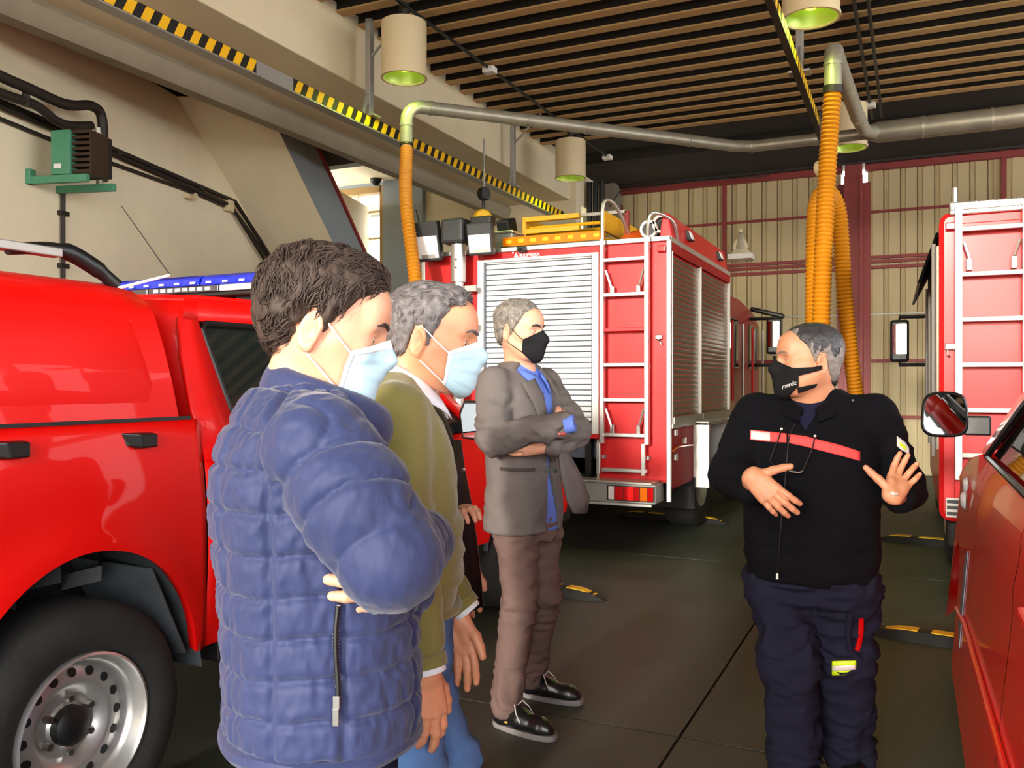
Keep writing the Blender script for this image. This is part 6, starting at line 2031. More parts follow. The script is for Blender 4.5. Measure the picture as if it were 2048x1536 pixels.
    core = body_core(fr, [(.75, 0, 0, .09, .14), (.95, 0, 0, .10, .14), (1.2, -.02, 0, .10, .15), (1.33, -.03, 0, .08, .12), (1.40, -.035, 0, .055, .07)],
                     [([sh_r, el_r, wr_r], [.05, .042, .03]), ([sh_l, el_l, wr_l], [.05, .042, .03]), ([(0, .09, .8), (.015, .095, .46), (-.01, .1, .08)], [.07, .05, .04]), ([(0, -.09, .8), (.015, -.095, .46), (-.01, -.1, .08)], [.07, .05, .04])])
    V, F = join([(hd.V, hd.F), hv, hv2, core])
    surf_obj('body', V, F, 'skin', root)
    return root

# ------------------------------------------------------------------ man in the olive sweater
def man_sweater():
    o = at(794, 768, 2.06)
    root = person('man in an olive V-neck sweater, white shirt collar and blue jeans, pale blue mask', (o.x, o.y, 0))
    fr = Frame((o.x, o.y, 0), rot_z(R(38)))
    sh_r, sh_l = np.array((-0.02, -0.19, 1.385)), np.array((-0.02, 0.19, 1.385))
    el_r = fr.l(np.array(at(808, 1080, 1.86)))
    wr_r = fr.l(np.array(at(846, 1290, 1.84)))
    el_l = np.array((0.0, 0.26, 1.12))
    wr_l = fr.l(np.array(at(909, 1190, 2.28)))
    st = [(.915, .005, 0, .130, .175), (.96, .008, 0, .138, .18), (1.06, .010, 0, .142, .185), (1.18, .004, 0, .142, .192), (1.30, -.01, 0, .135, .20), (1.38, -.02, 0, .112, .185), (1.435, -.028, 0, .085, .14), (1.475, -.03, 0, .068, .09)]
    J = S()
    J.stack(st, 0.03)
    J.cap((-0.022, 0.14, 1.385), (-0.022, -0.14, 1.385), 0.062, 0.062, 0.05)
    J.chain([sh_r, el_r, wr_r], [0.070, 0.060, 0.046], 0.03)
    J.chain([sh_l, el_l, wr_l], [0.070, 0.060, 0.046], 0.03)
    base = S(); base.ops = list(J.ops)
    J.op(lambda P: np.maximum(np.hypot(P[..., 0] + 0.012, P[..., 1]) - 0.082, 1.425 - P[..., 2]), (-0.1, -0.1, 1.42), (0.1, 0.1, 1.52), 0.006, sub=True)
    zv = 1.325
    J.op(lambda P: np.maximum(np.abs(P[..., 1]) * 0.90 - (P[..., 2] - zv) * 0.44, 0.0 - P[..., 0] - 0.02), (-0.05, -0.12, zv - 0.02), (0.2, 0.12, 1.55), 0.006, sub=True)
    def disp(V, N):
        Q = V + 0.03 * np.stack([vnoise(V, 8, 21), vnoise(V, 8, 22), vnoise(V, 8, 23)], -1)
        w = 0.4 + np.exp(-((V[:, 2] - 1.12) / 0.10) ** 2) + 0.7 * np.exp(-((V[:, 2] - 0.97) / 0.06) ** 2)
        rib = 0.0015 * np.sin(V[:, 2] * 900) * (V[:, 2] < 0.0)
        return 0.014 * w * (folds(Q, (6, 6, 13), 9) - 0.55) + 0.003 * (folds(Q, (14, 14, 26), 4) - 0.5)
    jk = cloth(J, 0.007, fr, 'sweater', 'olive', root, disp)
    # ribbed hem and neck edge
    MB().tube([tuple(fr.w(np.array((0.01 + 0.136 * math.cos(a), 0.181 * math.sin(a), 0.925)))) for a in np.linspace(0, 2 * math.pi, 41)], 0.010, 8, cap=False).build('ribbed_hem', 'olive', jk, smooth=True)
    # shirt under the sweater with its collar
    SH = S()
    SH.stack([(z, cx, cy, rx - 0.012, ry - 0.012) for z, cx, cy, rx, ry in st if z > 1.1], 0.03)
    sh = cloth(SH, 0.008, fr, 'shirt', 'shirt_teal', root)
    def zi(a): return 1.530 - 0.085 * (abs(a) / 165) ** 1.2
    def zo(a): return 1.474 - 0.110 * (abs(a) / 165) ** 1.5
    collar_strip(fr, lambda a, t: (0.002 + 0.012 * t * abs(a) / 165, 0), lambda a: 0.070 + 0.006 * abs(a) / 165, lambda a: 0.096 + 0.022 * abs(a) / 165, zi, zo, -165, 165, 44, 'shirt_collar', 'shirt_white', sh, thick=0.004, rows=4, bulge=0.006)
    collar_strip(fr, lambda a, t: (0.002, 0), lambda a: 0.074, lambda a: 0.072, lambda a: 1.43 - 0.05 * abs(a) / 165, zi, -165, 165, 44, 'collar_stand', 'shirt_white', sh, thick=0.003)
    for w_, e_ in ((wr_r, el_r), (wr_l, el_l)):
        d = (w_ - e_) / np.linalg.norm(w_ - e_)
        MB().cyl(tuple(fr.w(w_ + d * 0.03)), tuple(fr.w(w_ + d * 0.058)), 0.041, 0.040, n=22).build('shirt_cuff', 'shirt_white', sh, smooth=True)
        MB().tube([tuple(fr.w(w_ + d * 0.02)), tuple(fr.w(w_ + d * 0.045))], 0.046, 18).build('knit_cuff', 'olive', jk, smooth=True)
    # jeans
    T = S()
    T.stack([(.78, 0, 0, .12, .17), (.88, 0.005, 0, .127, .172), (.96, 0.005, 0, .125, .168), (1.0, 0, 0, .11, .15)], 0.03)
    T.chain([(0, -0.09, 0.82), (0.03, -0.10, 0.47), (0.0, -0.10, 0.09)], [0.100, 0.076, 0.066], 0.03)
    T.chain([(0.01, 0.085, 0.82), (0.14, 0.10, 0.49), (0.10, 0.11, 0.09)], [0.100, 0.076, 0.066], 0.03)
    cloth(T, 0.009, fr, 'jeans', 'jeans', root, trouser_disp(0.006, 8, ((0.47, 0.1), (0.78, 0.08), (0.12, 0.08))))
    shoe(root, fr.w(np.array((-0.06, -0.105, 0))), R(34))
    shoe(root, fr.w(np.array((0.04, 0.115, 0))), R(42))
    # head
    hc = at(864, 678, 2.05)
    hd = Head(root, hc, R(21), R(6), R(0), fr.w(np.array((-0.025, 0, 1.45))), 'skin_warm', fat=0.006)
    hd.eyes('hair_grey', look=(-0.1, -0.25))
    line = [(0, .092), (18, .094), (30, .072), (42, .078), (55, .048), (66, .012), (77, -.030), (82, -.02), (87, .020), (101, .020), (109, -.012), (120, -.04), (145, -.060), (180, -.065)]
    hd.hair('hair_grey', lambda P: 0.006 + 0.011 * smooth01(P[..., 2], 0.0, 0.11) + 0.012 * smooth01(P[..., 0], 0.0, 0.08) * smooth01(P[..., 2], 0.06, 0.1), line, wave=0.0032, seed=8, n=2600, length=0.022, rad=0.0019, lift=0.003, curl=0.05, lockscale=(70, 70, 40),
            flow=lambda p: np.array((1.0, 0, 0.2)) if p[2] > 0.075 else np.array((-0.4, 0, -1.0)))
    hd.surgical('mask_blue', 0.010, top=27)
    # hands
    fw_r = fr.w(wr_r); e_r = fr.w(el_r)
    dn = np.array(at(860, 1420, 1.84)) - np.array(at(848, 1310, 1.84))
    toward = -np.array((-SY, CY, 0)); rightv = np.array((CY, SY, 0))
    hr = hand_mesh(fw_r + dn / np.linalg.norm(dn) * 0.055, dn, -0.75 * toward - 0.6 * rightv, 'R', [(14, 20, 14), (10, 16, 12), (14, 20, 14), (20, 24, 16)], spread=(6, 2, -2, -6), thumb=(30, 14, 10), fore=fw_r)
    fw_l = fr.w(wr_l)
    dn2 = np.array(at(926, 1330, 2.26)) - np.array(at(910, 1200, 2.28))
    hl = hand_mesh(fw_l + dn2 / np.linalg.norm(dn2) * 0.055, dn2, 0.9 * toward - 0.2 * rightv, 'L', [(10, 18, 14)] * 4, spread=(8, 3, -2, -6), thumb=(34, 14, 10), fore=fw_l)
    core = body_core(fr, [(.8, 0, 0, .09, .13), (.95, 0, 0, .10, .14), (1.2, 0, 0, .10, .15), (1.36, -.02, 0, .08, .13), (1.42, -.025, 0, .055, .07)],
                     [([sh_r, el_r, wr_r], [.045, .038, .028]), ([sh_l, el_l, wr_l], [.045, .038, .028]), ([(0, -.09, .8), (.03, -.1, .47), (0, -.1, .08)], [.07, .05, .04]), ([(0.01, .085, .8), (.14, .1, .49), (.1, .11, .08)], [.07, .05, .04])])
    V, F = join([(hd.V, hd.F), hr, hl, core])
    surf_obj('body', V, F, 'skin_warm', root)
    return root

# ------------------------------------------------------------------ man in the blazer
def man_blazer():
    o = at(1048, 768, 3.75)
    root = person('tall grey-haired man in a taupe blazer and blue shirt, black mask, arms crossed', (o.x, o.y, 0))
    fr = Frame((o.x, o.y, 0), rot_z(R(-8)))
    sh_r, sh_l = np.array((-0.02, -0.205, 1.45)), np.array((-0.02, 0.205, 1.45))
    el_r = fr.l(np.array(at(985, 878, 3.52)))
    wr_r = fr.l(np.array(at(1120, 852, 3.46)))
    el_l = fr.l(np.array(at(1148, 862, 3.66)))
    wr_l = fr.l(np.array(at(1112, 890, 3.53)))
    st = [(.82, -.005, 0, .145, .20), (.90, 0, 0, .148, .20), (1.02, 0, 0, .142, .192), (1.14, 0, 0, .142, .192), (1.27, -.005, 0, .15, .205), (1.38, -.012, 0, .142, .215), (1.45, -.02, 0, .118, .195), (1.50, -.028, 0, .088, .14), (1.54, -.03, 0, .070, .095)]
    J = S()
    J.stack(st, 0.03)
    J.cap((-0.02, 0.155, 1.45), (-0.02, -0.155, 1.45), 0.066, 0.066, 0.05)
    def opening(P):
        y, z = P[..., 1] + 0.015, P[..., 2]
        w = np.where(z > 1.10, 0.012 + (z - 1.10) * 0.19, 0.012 + (1.10 - z) * 0.26 * (y > 0) + (1.10 - z) * 0.06 * (y <= 0))
        return np.maximum(np.abs(y) - w, 0.02 - P[..., 0])
    J.op(opening, (0.0, -0.12, 0.75), (0.22, 0.14, 1.62), 0.006, sub=True)
    J.chain([sh_r, el_r, wr_r], [0.074, 0.064, 0.050], 0.02)
    J.chain([sh_l, el_l, wr_l], [0.074, 0.064, 0.050], 0.02)
    def disp(V, N):
        Q = V + 0.035 * np.stack([vnoise(V, 8, 31), vnoise(V, 8, 32), vnoise(V, 8, 33)], -1)
        arms = np.minimum(arm_param(V, [sh_r, el_r, wr_r])[1], arm_param(V, [sh_l, el_l, wr_l])[1])
        w = 0.35 + 1.0 * np.exp(-(arms / 0.085) ** 4) * (V[:, 2] < 1.42)
        return 0.020 * w * (folds(Q, (8, 8, 15), 12) - 0.55) + 0.006 * w * (folds(Q, (18, 18, 30), 13) - 0.5) + 0.0006 * vnoise(V, 60, 2)
    jk = cloth(J, 0.0075, fr, 'blazer', 'blazer', root, disp)
    SH = S()
    SH.stack([(.815, .002, 0.005, .130, .168)] + [(z, cx, cy, rx - 0.014, ry - 0.014) for z, cx, cy, rx, ry in st if z > 0.85], 0.03)
    sh = cloth(SH, 0.009, fr, 'shirt', 'shirt_blue', root, lambda V, N: 0.005 * (folds(V, (9, 9, 9), 5) - 0.5))
    def zi(a): return 1.560 - 0.075 * (abs(a) / 168) ** 1.2
    def zo(a): return 1.515 - 0.110 * (abs(a) / 168) ** 1.8
    collar_strip(fr, lambda a, t: (0.0 + 0.012 * t * abs(a) / 165, 0), lambda a: 0.070 + 0.006 * abs(a) / 165, lambda a: 0.088 + 0.020 * abs(a) / 165, zi, zo, -166, 166, 44, 'shirt_collar', 'shirt_blue', sh, thick=0.004, bulge=0.006)
    # placket with buttons
    pk_ = [fr.w(np.array((0.0, -0.012, z))) for z in (1.40, 1.3, 1.2, 1.1)]
    # blazer collar and lapels
    def zbi(a): return 1.535 - 0.045 * (abs(a) / 130)
    def zbo(a): return 1.480 - 0.05 * (abs(a) / 130)
    collar_strip(fr, lambda a, t: (-0.012, 0), lambda a: 0.088, lambda a: 0.118, zbi, zbo, -125, 125, 36, 'coat_collar', 'blazer', jk, thick=0.006, bulge=0.008)
    for s in (-1, 1):
        inner = [(0.095, s * 0.060, 1.475), (0.125, s * 0.052, 1.40), (0.142, s * 0.040 - 0.008, 1.30), (0.146, s * 0.022 - 0.012, 1.20), (0.145, s * 0.012 - 0.014, 1.12)]
        outer = [(0.060, s * 0.115, 1.455), (0.112, s * 0.128, 1.385), (0.142, s * 0.098, 1.30), (0.150, s * 0.060 - 0.01, 1.20), (0.147, s * 0.016 - 0.014, 1.12)]
        rows = []
        for a, b in zip(inner, outer):
            row = []
            for t in np.linspace(0, 1, 5):
                p = np.array(a) * (1 - t) + np.array(b) * t
                d = float(J.eval(p[None])[0])
                ctr = np.array((-0.02, 0, p[2]))
                dv = (p - ctr) / np.linalg.norm(p - ctr)
                for _ in range(14):
                    d = float(base_eval(SH, p)) - 0.024 - 0.006 * math.sin(math.pi * t)
                    p = p - dv * d * 0.8
                row.append(tuple(fr.w(p)))
            rows.append(row)
        MB().grid(rows).build('lapel', 'blazer', jk, smooth=True, thick=0.006)
    # swinging front flap on the far side
    fl = []
    for (x0, y0, d0), (x1, y1, d1) in zip(((1118, 905, 3.50), (1122, 950, 3.50), (1134, 1000, 3.50), (1148, 1026, 3.50)), ((1136, 905, 3.56), (1160, 950, 3.60), (1178, 995, 3.64), (1172, 1026, 3.66))):
        a, b = Vector(at(x0, y0, d0)), Vector(at(x1, y1, d1))
        fl.append([a.lerp(b, t) + Vector((0.0, -0.02 * math.sin(math.pi * t), 0)) for t in (0, 0.25, 0.5, 0.75, 1)])
    MB().grid(fl).build('front_flap', 'blazer', jk, smooth=True, thick=0.012)
    # pocket flap, buttons
    ribbon(J, fr, [(1000, 934, 941), (1030, 936, 943), (1070, 936, 942)], 0, 3.1, 'pocket_flap', 'blazer_dark', jk, 0.004)
    for x, y in ((1110, 941), (1093, 940)):
        p = hit(J, fr, x, y, 3.1, 0.004)
        MB().lathe([(0.001, 0.004), (0.010, 0.003), (0.011, 0.0)], p, tuple(-pix_dir(x, y)), n=12).build('button', 'black', jk)
    for i in range(3):
        p = hit(J, fr, 1119 + 5 * i, 868, 3.1, 0.003)
        MB().lathe([(0.001, 0.004), (0.006, 0.003), (0.007, 0.0)], p, tuple(-pix_dir(1120, 868)), n=10).build('sleeve_button', 'red_dark', jk)
    for w_, e_ in ((wr_r, el_r),):
        d = (w_ - e_) / np.linalg.norm(w_ - e_)
        MB().cyl(tuple(fr.w(w_ + d * 0.02)), tuple(fr.w(w_ + d * 0.060)), 0.037, 0.036, n=22).build('shirt_cuff', 'shirt_blue', sh, smooth=True)
    # trousers
    foot_r = fr.l(np.array(atZ(992, 1452, 0.0))); foot_l = fr.l(np.array(atZ(1046, 1392, 0.0)))
    an_r, an_l = foot_r + np.array((0.045, 0, 0.10)), foot_l + np.array((0.045, 0, 0.10))
    T = S()
    T.stack([(.78, 0.01, 0.02, .118, .158), (.88, 0.005, 0.015, .122, .162), (.97, 0, 0, .12, .16), (1.02, 0, 0, .11, .15)], 0.03)
    T.chain([(0.01, -0.062, 0.84), (0.03, -0.085, 0.49), tuple(an_r)], [0.098, 0.074, 0.060], 0.03)
    T.chain([(0.01, 0.10, 0.84), (0.03, 0.105, 0.50), tuple(an_l)], [0.098, 0.074, 0.060], 0.03)
    cloth(T, 0.009, fr, 'trousers', 'brown_cloth', root, trouser_disp(0.0075, 14, ((0.48, 0.12), (0.14, 0.10), (0.8, 0.08))))
    s1 = shoe(root, fr.w(foot_r), R(-8), 0.30, 'sole')
    shoe(root, fr.w(foot_l), R(2), 0.30, 'sole')
    lp = fr.w(foot_r)
    q = hit_mesh_patch(lp, R(-8))
    MB().add(q, [(0, 1, 2, 3)]).build('shoe_label', 'patch_brown', s1, thick=0.002)
    # head
    hc = at(1039, 662, 3.72)
    hd = Head(root, hc, R(-4), R(4), R(0), fr.w(np.array((-0.022, 0, 1.52))), 'skin')
    hd.eyes('hair_dark', look=(0.1, -0.2), brow_r=0.0055)
    line = [(0, .088), (18, .090), (32, .074), (42, .070), (55, .045), (66, .008), (77, -.030), (82, -.02), (87, .020), (101, .020), (109, -.012), (120, -.04), (145, -.058), (180, -.062)]
    hd.hair('hair_salt', lambda P: 0.008 + 0.012 * smooth01(P[..., 2], 0.0, 0.11), line, wave=0.0028, seed=12, n=1800, length=0.026, rad=0.0022, lift=0.004, curl=0.06,
            flow=lambda p: np.array((0.3, 1.0, 0.1)) if p[2] > 0.085 else np.array((-0.4, 0, -1.0)))
    P, r, th, el = mask_grid(hd.f, lambda u: 27 - 22 * u ** 1.3, lambda u: -54 + 22 * u ** 1.5, 58, 0.010, 0.0, tent=0.010)
    m = grid_obj(P, hd.fr, 'face_mask', 'mask_black', root)
    hd.loops(P, m, 'mask_black')
    # hands: left one under the right forearm, right one tucked behind the left sleeve
    wl = fr.w(wr_l)
    toward = -np.array((-SY, CY, 0)); rightv = np.array((CY, SY, 0)); up = np.array((0, 0, 1.0))
    d1 = np.array(at(1040, 893, 3.50)) - wl
    hl = hand_mesh(wl + d1 / np.linalg.norm(d1) * 0.045, d1, -toward + 0.3 * up, 'L', [(10, 20, 12)] * 4, thumb=(28, 10, 10), fore=fr.w(el_l))
    wr = fr.w(wr_r)
    d2 = np.array(at(1140, 832, 3.72)) - wr
    hr = hand_mesh(wr + d2 / np.linalg.norm(d2) * 0.055, d2, -toward - 0.3 * rightv, 'R', [(15, 25, 20)] * 4, thumb=(35, 20, 15), fore=fr.w(el_r), scale=0.95)
    core = body_core(fr, [(.8, 0, 0, .08, .12), (.95, 0, 0, .09, .13), (1.2, 0, 0, .095, .14), (1.38, -.015, 0, .08, .13), (1.48, -.025, 0, .055, .07)],
                     [([sh_r, el_r, wr_r], [.045, .038, .028]), ([sh_l, el_l, wr_l], [.045, .038, .028]), ([(0.01, -.062, .84), (.03, -.085, .49), tuple(an_r)], [.06, .042, .034]), ([(0.01, .10, .84), (.03, .105, .5), tuple(an_l)], [.06, .042, .034])])
    V, F = join([(hd.V, hd.F), hl, hr, core])
    surf_obj('body', V, F, 'skin', root)
    return root

def base_eval(s, p):
    return s.eval(np.asarray(p)[None])[0]
def hit_mesh_patch(lp, a):
    c, s = math.cos(a), math.sin(a)
    x, y = np.array((c, s, 0)), np.array((-s, c, 0))
    p = np.array((lp[0], lp[1], 0)) + x * 0.055 - y * 0.041
    up = np.array((0, 0, 1.0)) + y * 0.05
    return [tuple(p + up * 0.045), tuple(p + x * 0.028 + up * 0.040), tuple(p + x * 0.03 + up * 0.062), tuple(p + x * 0.003 + up * 0.072)]

# ------------------------------------------------------------------ uniformed man
def man_uniform():
    o = at(1622, 768, 3.05)
    root = person('stout man in a dark uniform jacket with red chest stripe, gesturing, black mask', (o.x, o.y, 0))
    fr = Frame((o.x, o.y, 0), rot_z(R(272)))
    toward = -np.array((-SY, CY, 0)); rightv = np.array((CY, SY, 0)); up = np.array((0, 0, 1.0))
    sh_r, sh_l = np.array((-0.02, -0.195, 1.335)), np.array((-0.02, 0.205, 1.335))
    el_r = fr.l(np.array(at(1462, 945, 3.02)))
    wr_r = fr.l(np.array(at(1500, 975, 2.80)))
    el_l = fr.l(np.array(at(1806, 975, 3.02)))
    wr_l = fr.l(np.array(at(1802, 992, 2.86)))
    st = [(.765, .0, 0, .168, .212), (.82, .012, 0, .178, .222), (.93, .028, 0, .185, .225), (1.05, .028, 0, .185, .225), (1.17, .012, 0, .168, .222), (1.28, -.005, 0, .145, .222), (1.345, -.015, 0, .118, .195), (1.395, -.02, 0, .09, .135), (1.43, -.022, 0, .074, .10)]
    J = S()
    J.stack(st, 0.03)
    J.cap((-0.018, 0.15, 1.335), (-0.018, -0.15, 1.335), 0.066, 0.066, 0.05)
    J.chain([sh_r, el_r, wr_r], [0.080, 0.070, 0.052], 0.03)
    J.chain([sh_l, el_l, wr_l], [0.082, 0.074, 0.054], 0.03)
    zv = 1.285
    J.op(lambda P: np.maximum(np.abs(P[..., 1] + 0.01) * 0.88 - (P[..., 2] - zv) * 0.48, -P[..., 0]), (-0.02, -0.12, zv - 0.02), (0.25, 0.12, 1.5), 0.006, sub=True)
    def disp(V, N):
        Q = V + 0.035 * np.stack([vnoise(V, 8, 41), vnoise(V, 8, 42), vnoise(V, 8, 43)], -1)
        arms = np.minimum(arm_param(V, [sh_r, el_r, wr_r])[1], arm_param(V, [sh_l, el_l, wr_l])[1])
        w = 0.4 + 0.8 * np.exp(-(arms / 0.085) ** 4) + 0.6 * np.exp(-((V[:, 2] - 0.86) / 0.07) ** 2)
        return 0.015 * w * (folds(Q, (7, 7, 14), 15) - 0.55)
    jk = cloth(J, 0.008, fr, 'uniform_jacket', 'fire_jacket', root, disp)
    SH = S()
    SH.stack([(z, cx, cy, rx - 0.012, ry - 0.012) for z, cx, cy, rx, ry in st if z > 1.0], 0.03)
    cloth(SH, 0.010, fr, 'undershirt', 'navy_cloth', root)
    # open collar
    def zi(a): return 1.470 - 0.105 * (abs(a) / 165) ** 1.4
    def zo(a): return 1.405 - 0.085 * (abs(a) / 165) ** 1.6
    collar_strip(fr, lambda a, t: (-0.008 + 0.018 * abs(a) / 165, 0), lambda a: 0.078 + 0.008 * abs(a) / 165, lambda a: 0.118 + 0.016 * abs(a) / 165, zi, zo, -165, 165, 46, 'collar', 'fire_jacket', jk, thick=0.007, bulge=0.008)
    collar_strip(fr, lambda a, t: (-0.005 + 0.015 * abs(a) / 165, 0), lambda a: 0.088, lambda a: 0.078 + 0.006 * abs(a) / 165, lambda a: 1.39 - 0.05 * abs(a) / 165, zi, -165, 165, 46, 'collar_stand', 'fire_jacket', jk, thick=0.005)
    # red stripe with its reflective end, zip line, hem band
    ribbon(J, fr, [(1500, 860, 879), (1528, 862, 883), (1545, 864, 884), (1573, 867, 885)], 0, 2.5, 'chest_stripe', 'stripe_red', jk, 0.004, label='red chest stripe')
    ribbon(J, fr, [(1577, 868, 886), (1610, 872, 893), (1640, 880, 901), (1680, 890, 911), (1720, 903, 922)], 0, 2.5, 'chest_stripe', 'stripe_red', jk, 0.004, label='red chest stripe')
    ribbon(J, fr, [(1502, 861, 878), (1520, 863, 880), (1540, 865, 882)], 0, 2.5, 'reflective_strip', 'reflective', jk, 0.007, label='pale reflective end of the stripe')
    zp = [tuple(hit(J, fr, x, y, 2.5, 0.003)) for x, y in ((1590, 850), (1580, 870), (1576, 900), (1572, 950), (1566, 1010), (1560, 1080), (1555, 1145))]
    MB().tube(smooth_path(zp, 4), 0.0035, 6).build('zip', 'black', jk, smooth=True)
    zt = Vector(zp[-1]) + Vector((0, -0.004, -0.012))
    MB().obox(zt, (0.004, 0, 0), (0, 0.002, 0), (0, 0, 0.010)).build('zip_pull', 'steel', jk)
    MB().tube([tuple(fr.w(np.array((0.0 + 0.172 * math.cos(a), 0.216 * math.sin(a), 0.785)))) for a in np.linspace(0, 2 * math.pi, 41)], 0.012, 8, cap=False).build('hem', 'fire_jacket', jk, smooth=True)
    for x, y in ((1706, 801),):
        p = hit(J, fr, x, y, 2.5, 0.01)
        MB().lathe([(0.001, 0.003), (0.004, 0.002)], p, tuple(-pix_dir(x, y)), n=8).build('collar_stud', 'steel', jk)
    # sleeve badge: pale emblem in several shapes
    bd = ribbon(J, fr, [(1794, 872, 892), (1802, 878, 900), (1810, 884, 904), (1818, 896, 908)], 0, 2.5, 'sleeve_badge', 'patch_white', jk, 0.005, label='pale emblem on the sleeve')
    ribbon(J, fr, [(1800, 884, 890), (1806, 890, 896), (1812, 893, 900)], 0, 2.5, 'badge_detail', 'hi_vis', bd, 0.009)
    # trousers: loose work trousers
    hip_z = 0.78
    T = S()
    T.stack([(.70, 0, 0, .145, .195), (.80, 0.01, 0, .155, .20), (.92, 0.012, 0, .15, .20), (.98, 0, 0, .13, .18)], 0.03)
    kn_r = fr.l(np.array(at(1580, 1330, 3.0))); an_r = fr.l(np.array(at(1592, 1560, 3.02))); an_r[2] = 0.09
    kn_l = fr.l(np.array(at(1690, 1325, 3.05))); an_l = fr.l(np.array(at(1698, 1530, 3.16))); an_l[2] = 0.09
    T.chain([(0, -0.105, 0.74), kn_r, an_r], [0.118, 0.092, 0.082], 0.03)
    T.chain([(0, 0.105, 0.74), kn_l, an_l], [0.118, 0.095, 0.086], 0.03)
    cloth(T, 0.010, fr, 'work_trousers', 'fire_trouser', root, trouser_disp(0.010, 18, ((0.55, 0.16), (0.16, 0.12), (0.75, 0.08))))
    tr = root.children[-1]
    ribbon(T, fr, [(1664, 1322, 1351), (1690, 1321, 1350), (1712, 1321, 1346)], 0, 2.5, 'knee_band', 'hi_vis', tr, 0.008, label='fluorescent knee band')
    ribbon(T, fr, [(1665, 1332, 1342), (1690, 1331, 1341), (1711, 1330, 1339)], 0, 2.5, 'knee_reflector', 'reflective', tr, 0.012)
    zr = [tuple(hit(T, fr, x, y, 2.5, 0.006)) for x, y in ((1722, 1236), (1722, 1262), (1718, 1288), (1714, 1300))]
    MB().tube(smooth_path(zr, 4), 0.009, 8).build('pocket_zip', 'lens_red', tr, smooth=True, label='red zip of the thigh pocket')
    pf = [tuple(hit(T, fr, x, y, 2.5, 0.012)) for x, y in ((1702, 1225), (1696, 1265), (1700, 1300), (1722, 1322))]
    MB().tube(pf, 0.010, 8).build('pocket_edge', 'fire_trouser', tr, smooth=True)
    a1, a2 = fr.w(an_r), fr.w(an_l)
    shoe(root, (a1[0] + 0.02, a1[1] + 0.05, 0), R(262), 0.30, laces=False)
    shoe(root, (a2[0] - 0.01, a2[1] + 0.05, 0), R(285), 0.30, laces=False)
    # head turned to look across
    hc = at(1618, 722, 3.02)
    hd = Head(root, hc, R(203), R(-2), R(0), fr.w(np.array((-0.012, 0, 1.40))), 'skin_warm', fat=0.012, scale=1.03, neck_r=(0.062, 0.070))
    hd.eyes('hair_silver', look=(0.0, 0.0), brow_r=0.0035)
    line = [(0, .078), (20, .082), (34, .066), (48, .056), (60, .040), (70, .012), (78, -.018), (83, -.012), (87, .022), (101, .022), (109, -.008), (120, -.045), (145, -.075), (180, -.085)]
    hd.hair('hair_dark', lambda P: 0.004 + 0.008 * smooth01(P[..., 2], 0.02, 0.11), line, wave=0.0014, seed=17, n=900, length=0.012, rad=0.0012, lift=0.003, curl=0.03, lockscale=(110, 110, 90))
    # greying temples and forelock
    V, F, N = hair_mesh(hd.f, lambda P: 0.0072 + 0.0078 * smooth01(P[..., 2], 0.02, 0.11), line, wave=0.0014, seed=17, lockscale=(110, 110, 90))
    fc = V[F].mean(1)
    keep = ((fc[:, 2] < 0.040 + 0.03 * vnoise(fc, (120, 120, 40), 3)) & (np.abs(fc[:, 1]) > 0.045)) | ((fc[:, 0] > 0.060 + 0.02 * vnoise(fc, (40, 150, 150), 5)) & (fc[:, 2] > 0.05))
    Fk = F[keep]
    use = np.unique(Fk)
    remap = np.full(len(V), -1); remap[use] = np.arange(len(use))
    surf_obj('grey_hair', hd.fr.w(V[use]), remap[Fk], 'hair_silver', root, 'silver grey temples and forelock')
    # cloth mask with long side pieces and a printed word
    P, r, th, el = mask_grid(hd.f, lambda u: 24 - 17 * u ** 1.2 if u < 0.8 else 24 - 17 * 0.8 ** 1.2, lambda u: -58 + 30 * u ** 1.6, 60, 0.004, 0.0, tent=0.006)
    m = grid_obj(P, hd.fr, 'face_mask', 'mask_black', root)
    nv, nu = r.shape
    for y in (1, -1):
        for (e0, e1, f0, f1) in ((11, -6, 16, 8), (-31, -44, -24, -34)):
            u = np.linspace(0, 1, 14)[None, :] * np.ones((6, 1)); v = np.linspace(0, 1, 6)[:, None] * np.ones((1, 14))
            thg = y * np.radians(57 + 48 * u)
            top = e0 + (f0 - e0) * u; bot = e1 + (f1 - e1) * u
            elg = np.radians(top * (1 - v) + bot * v)
            D = sph(thg, elg)
            rr = wrap_grid(hd.f, MC, D, off=0.005)
            rr = np.minimum(rr, blur2(rr, 6) + 0.002)
            grid_obj(MC + D * rr[..., None], hd.fr, 'mask_strap', 'mask_black', m)
    # printed word on the cheek facing us
    cu = bpy.data.curves.new('print', 'FONT'); cu.body = 'merdit'; cu.size = 0.020; cu.align_x = 'CENTER'
    tmp = bpy.data.objects.new('print_tmp', cu); COL.objects.link(tmp)
    me = bpy.data.meshes.new_from_object(tmp.evaluated_get(bpy.context.evaluated_depsgraph_get()))
    bpy.data.objects.remove(tmp)
    bm = bmesh.new(); bm.from_mesh(me)
    bmesh.ops.subdivide_edges(bm, edges=bm.edges, cuts=1)
    us = np.linspace(-1, 1, nu)
    for v_ in bm.verts:
        # the word reads from the mouth towards the ear on the left cheek
        t_ang = 40 + v_.co.x / 0.095 * 57.3
        ee = -27 + v_.co.x / 0.095 * 57.3 * 0.22 + v_.co.y / 0.095 * 57.3
        uu = t_ang / 60.0
        j = int(np.clip(np.searchsorted(us, uu), 1, nu - 1))
        eld = np.degrees(el[:, j])
        rr = np.interp(-ee, -eld, r[:, j]) + 0.0028
        p = MC + sph(np.array(R(t_ang)), np.array(R(ee))) * rr
        v_.co = Vector(hd.fr.w(p))
    bm.to_mesh(me); bm.free()
    me.materials.clear()
    link_mesh('printed_word', me, 'white', m)
    # hands
    wr = fr.w(wr_r)
